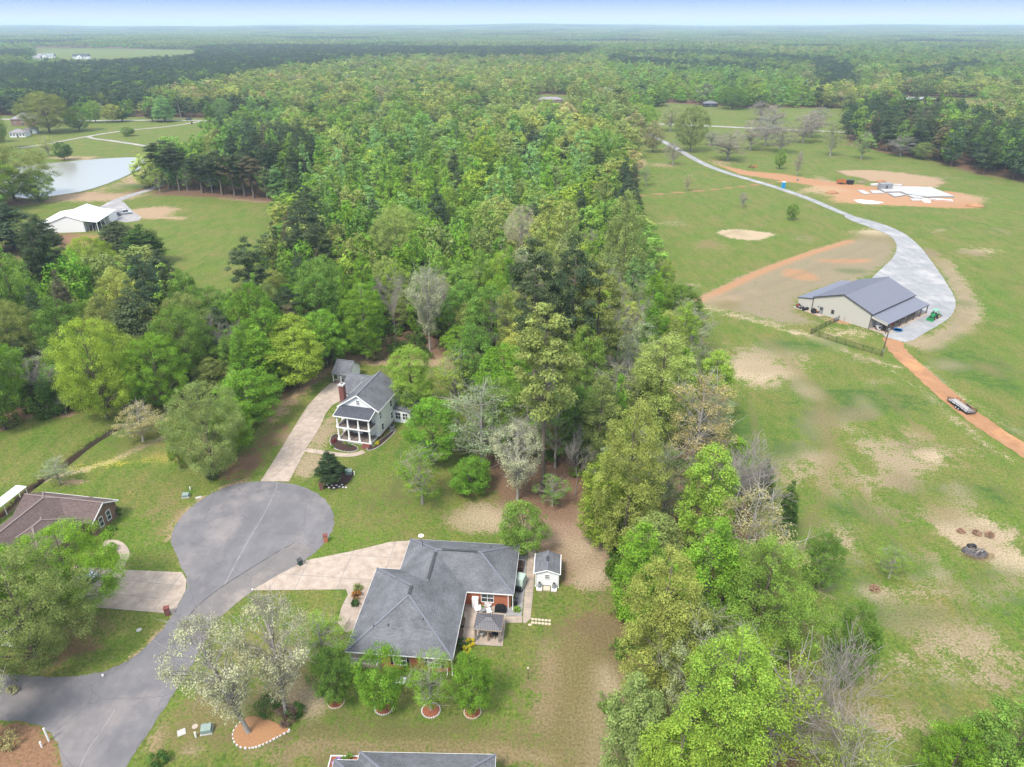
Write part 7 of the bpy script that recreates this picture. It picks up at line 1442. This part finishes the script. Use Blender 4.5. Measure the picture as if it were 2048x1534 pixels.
# ---- far houses
def far_house(x0, x1, py, d_, ze, pitch, wall, roof, label, z0=0, wins=5, rz=0, name='ranch_house'):
    a, b_ = at(x0, py), at(x1, py); L_ = (b_ - a).length; o = mk(name, a.x, a.y, rz, label, 'house', z=z0)
    walls(o, [(.5, .5), (L_ - .5, .5), (L_ - .5, d_ - .5), (.5, d_ - .5)], 0, ze - .1, wall); r, P, Q = hip(o, 0, 0, L_, d_, ze, pitch, roof)
    for i in range(wins): window(o, L_ * (i + .7) / (wins + .4), .47, ze * .52, 1.3, 1.4, SOUTH, 1, 2)
    door(o, L_ * .52, .46, 0, 1.2, 2.2, SOUTH, 'dark'); return o, L_
M['far_roof'] = mat('mauve_grey_roof', (.27, .245, .26), .9, .15, .5)
far_house(1077, 1126, 206, 11, 3.3, .42, M['brick_brown'], M['far_roof'], 'low brick ranch house in a gap of the central woods')
far_house(1800, 1876, 206, 12, 3.6, .3, M['brick_brown'], mat('far_grey_roof', (.33, .35, .37), .8), 'long low grey roofed building beyond the dark pines', name='long_building', wins=8)
far_house(1408, 1436, 214, 9, 3.2, .5, M['dark'], mat('far_dark_roof', (.16, .17, .19), .8), 'dark shed at the edge of the field beyond the road', name='shed', wins=1)
o, L_ = far_house(22, 66, 252, 14, 5.0, .62, M['brick_brown'], M['far_roof'], 'brown roofed two-level farmhouse at the left edge', name='farmhouse', wins=3, rz=.1)
far_house(18, 50, 275, 9, 3.2, .5, M['siding'], M['far_roof'], 'white wing house with sash windows in front of the farmhouse', name='white_cottage', wins=5, rz=.12)
far_house(50, 72, 268, 8, 3.3, .7, M['siding'], M['far_roof'], 'white gabled end of the farmhouse group under the broad tree', name='white_cottage', wins=1, rz=.25)
for x0, x1, py, lb in ((76, 106, 117, 'large white house far beyond the pine plantation'), (146, 176, 118, 'white house with a dark gabled roof beyond the plantation'), (60, 80, 122, 'low pinkish roofed house before the far white one'), (1488, 1500, 118, 'tiny white building far off in the right woods')):
    a_, b_ = at(x0, py), at(x1, py); o = mk('white_house', a_.x, a_.y, .15, lb, 'house'); L_ = (b_ - a_).length; walls(o, [(0, 0), (L_, 0), (L_, 14), (0, 14)], 0, 5.5, M['siding']); gable(o, -.5, -.5, L_ + .5, 14.5, 5.5, 10.5 if L_ > 15 else 8, M['shingle_dark'] if 'dark' in lb else M['far_roof'] if 'pink' in lb else M['grey'], 'x')
    gwall(o, L_ * .3, -5, L_ * .62, .02, 0, 5.5, 9, M['siding'], 'y', 'front_gable'); gable(o, L_ * .27, -5.5, L_ * .65, 6, 5.5, 9.3, M['shingle_dark'] if 'dark' in lb else M['grey'], 'y')
    for i in range(3): window(o, L_ * (.15 + i * .33), -.03 if i != 1 else -5.03, 2.8, 2.0, 2.4, SOUTH, 1, 2)
# ------------------------------------------------------------------ hazy air
hm = bpy.data.materials.new('haze_air'); hm.use_nodes = True; ht = hm.node_tree; ht.nodes.clear()
ho = ht.nodes.new('ShaderNodeOutputMaterial'); hv = ht.nodes.new('ShaderNodeVolumePrincipled'); hv.inputs['Color'].default_value = (.62, .81, 1.0, 1); hv.inputs['Density'].default_value = 1.2e-4; hv.inputs['Anisotropy'].default_value = 0.0
ht.links.new(hv.outputs[0], ho.inputs['Volume'])
hz = MB().box(-13500, -260, -4, 13500, 14500, 104).build('haze', hm)
tag(hz, 'thin bluish haze over the land', kind='stuff')
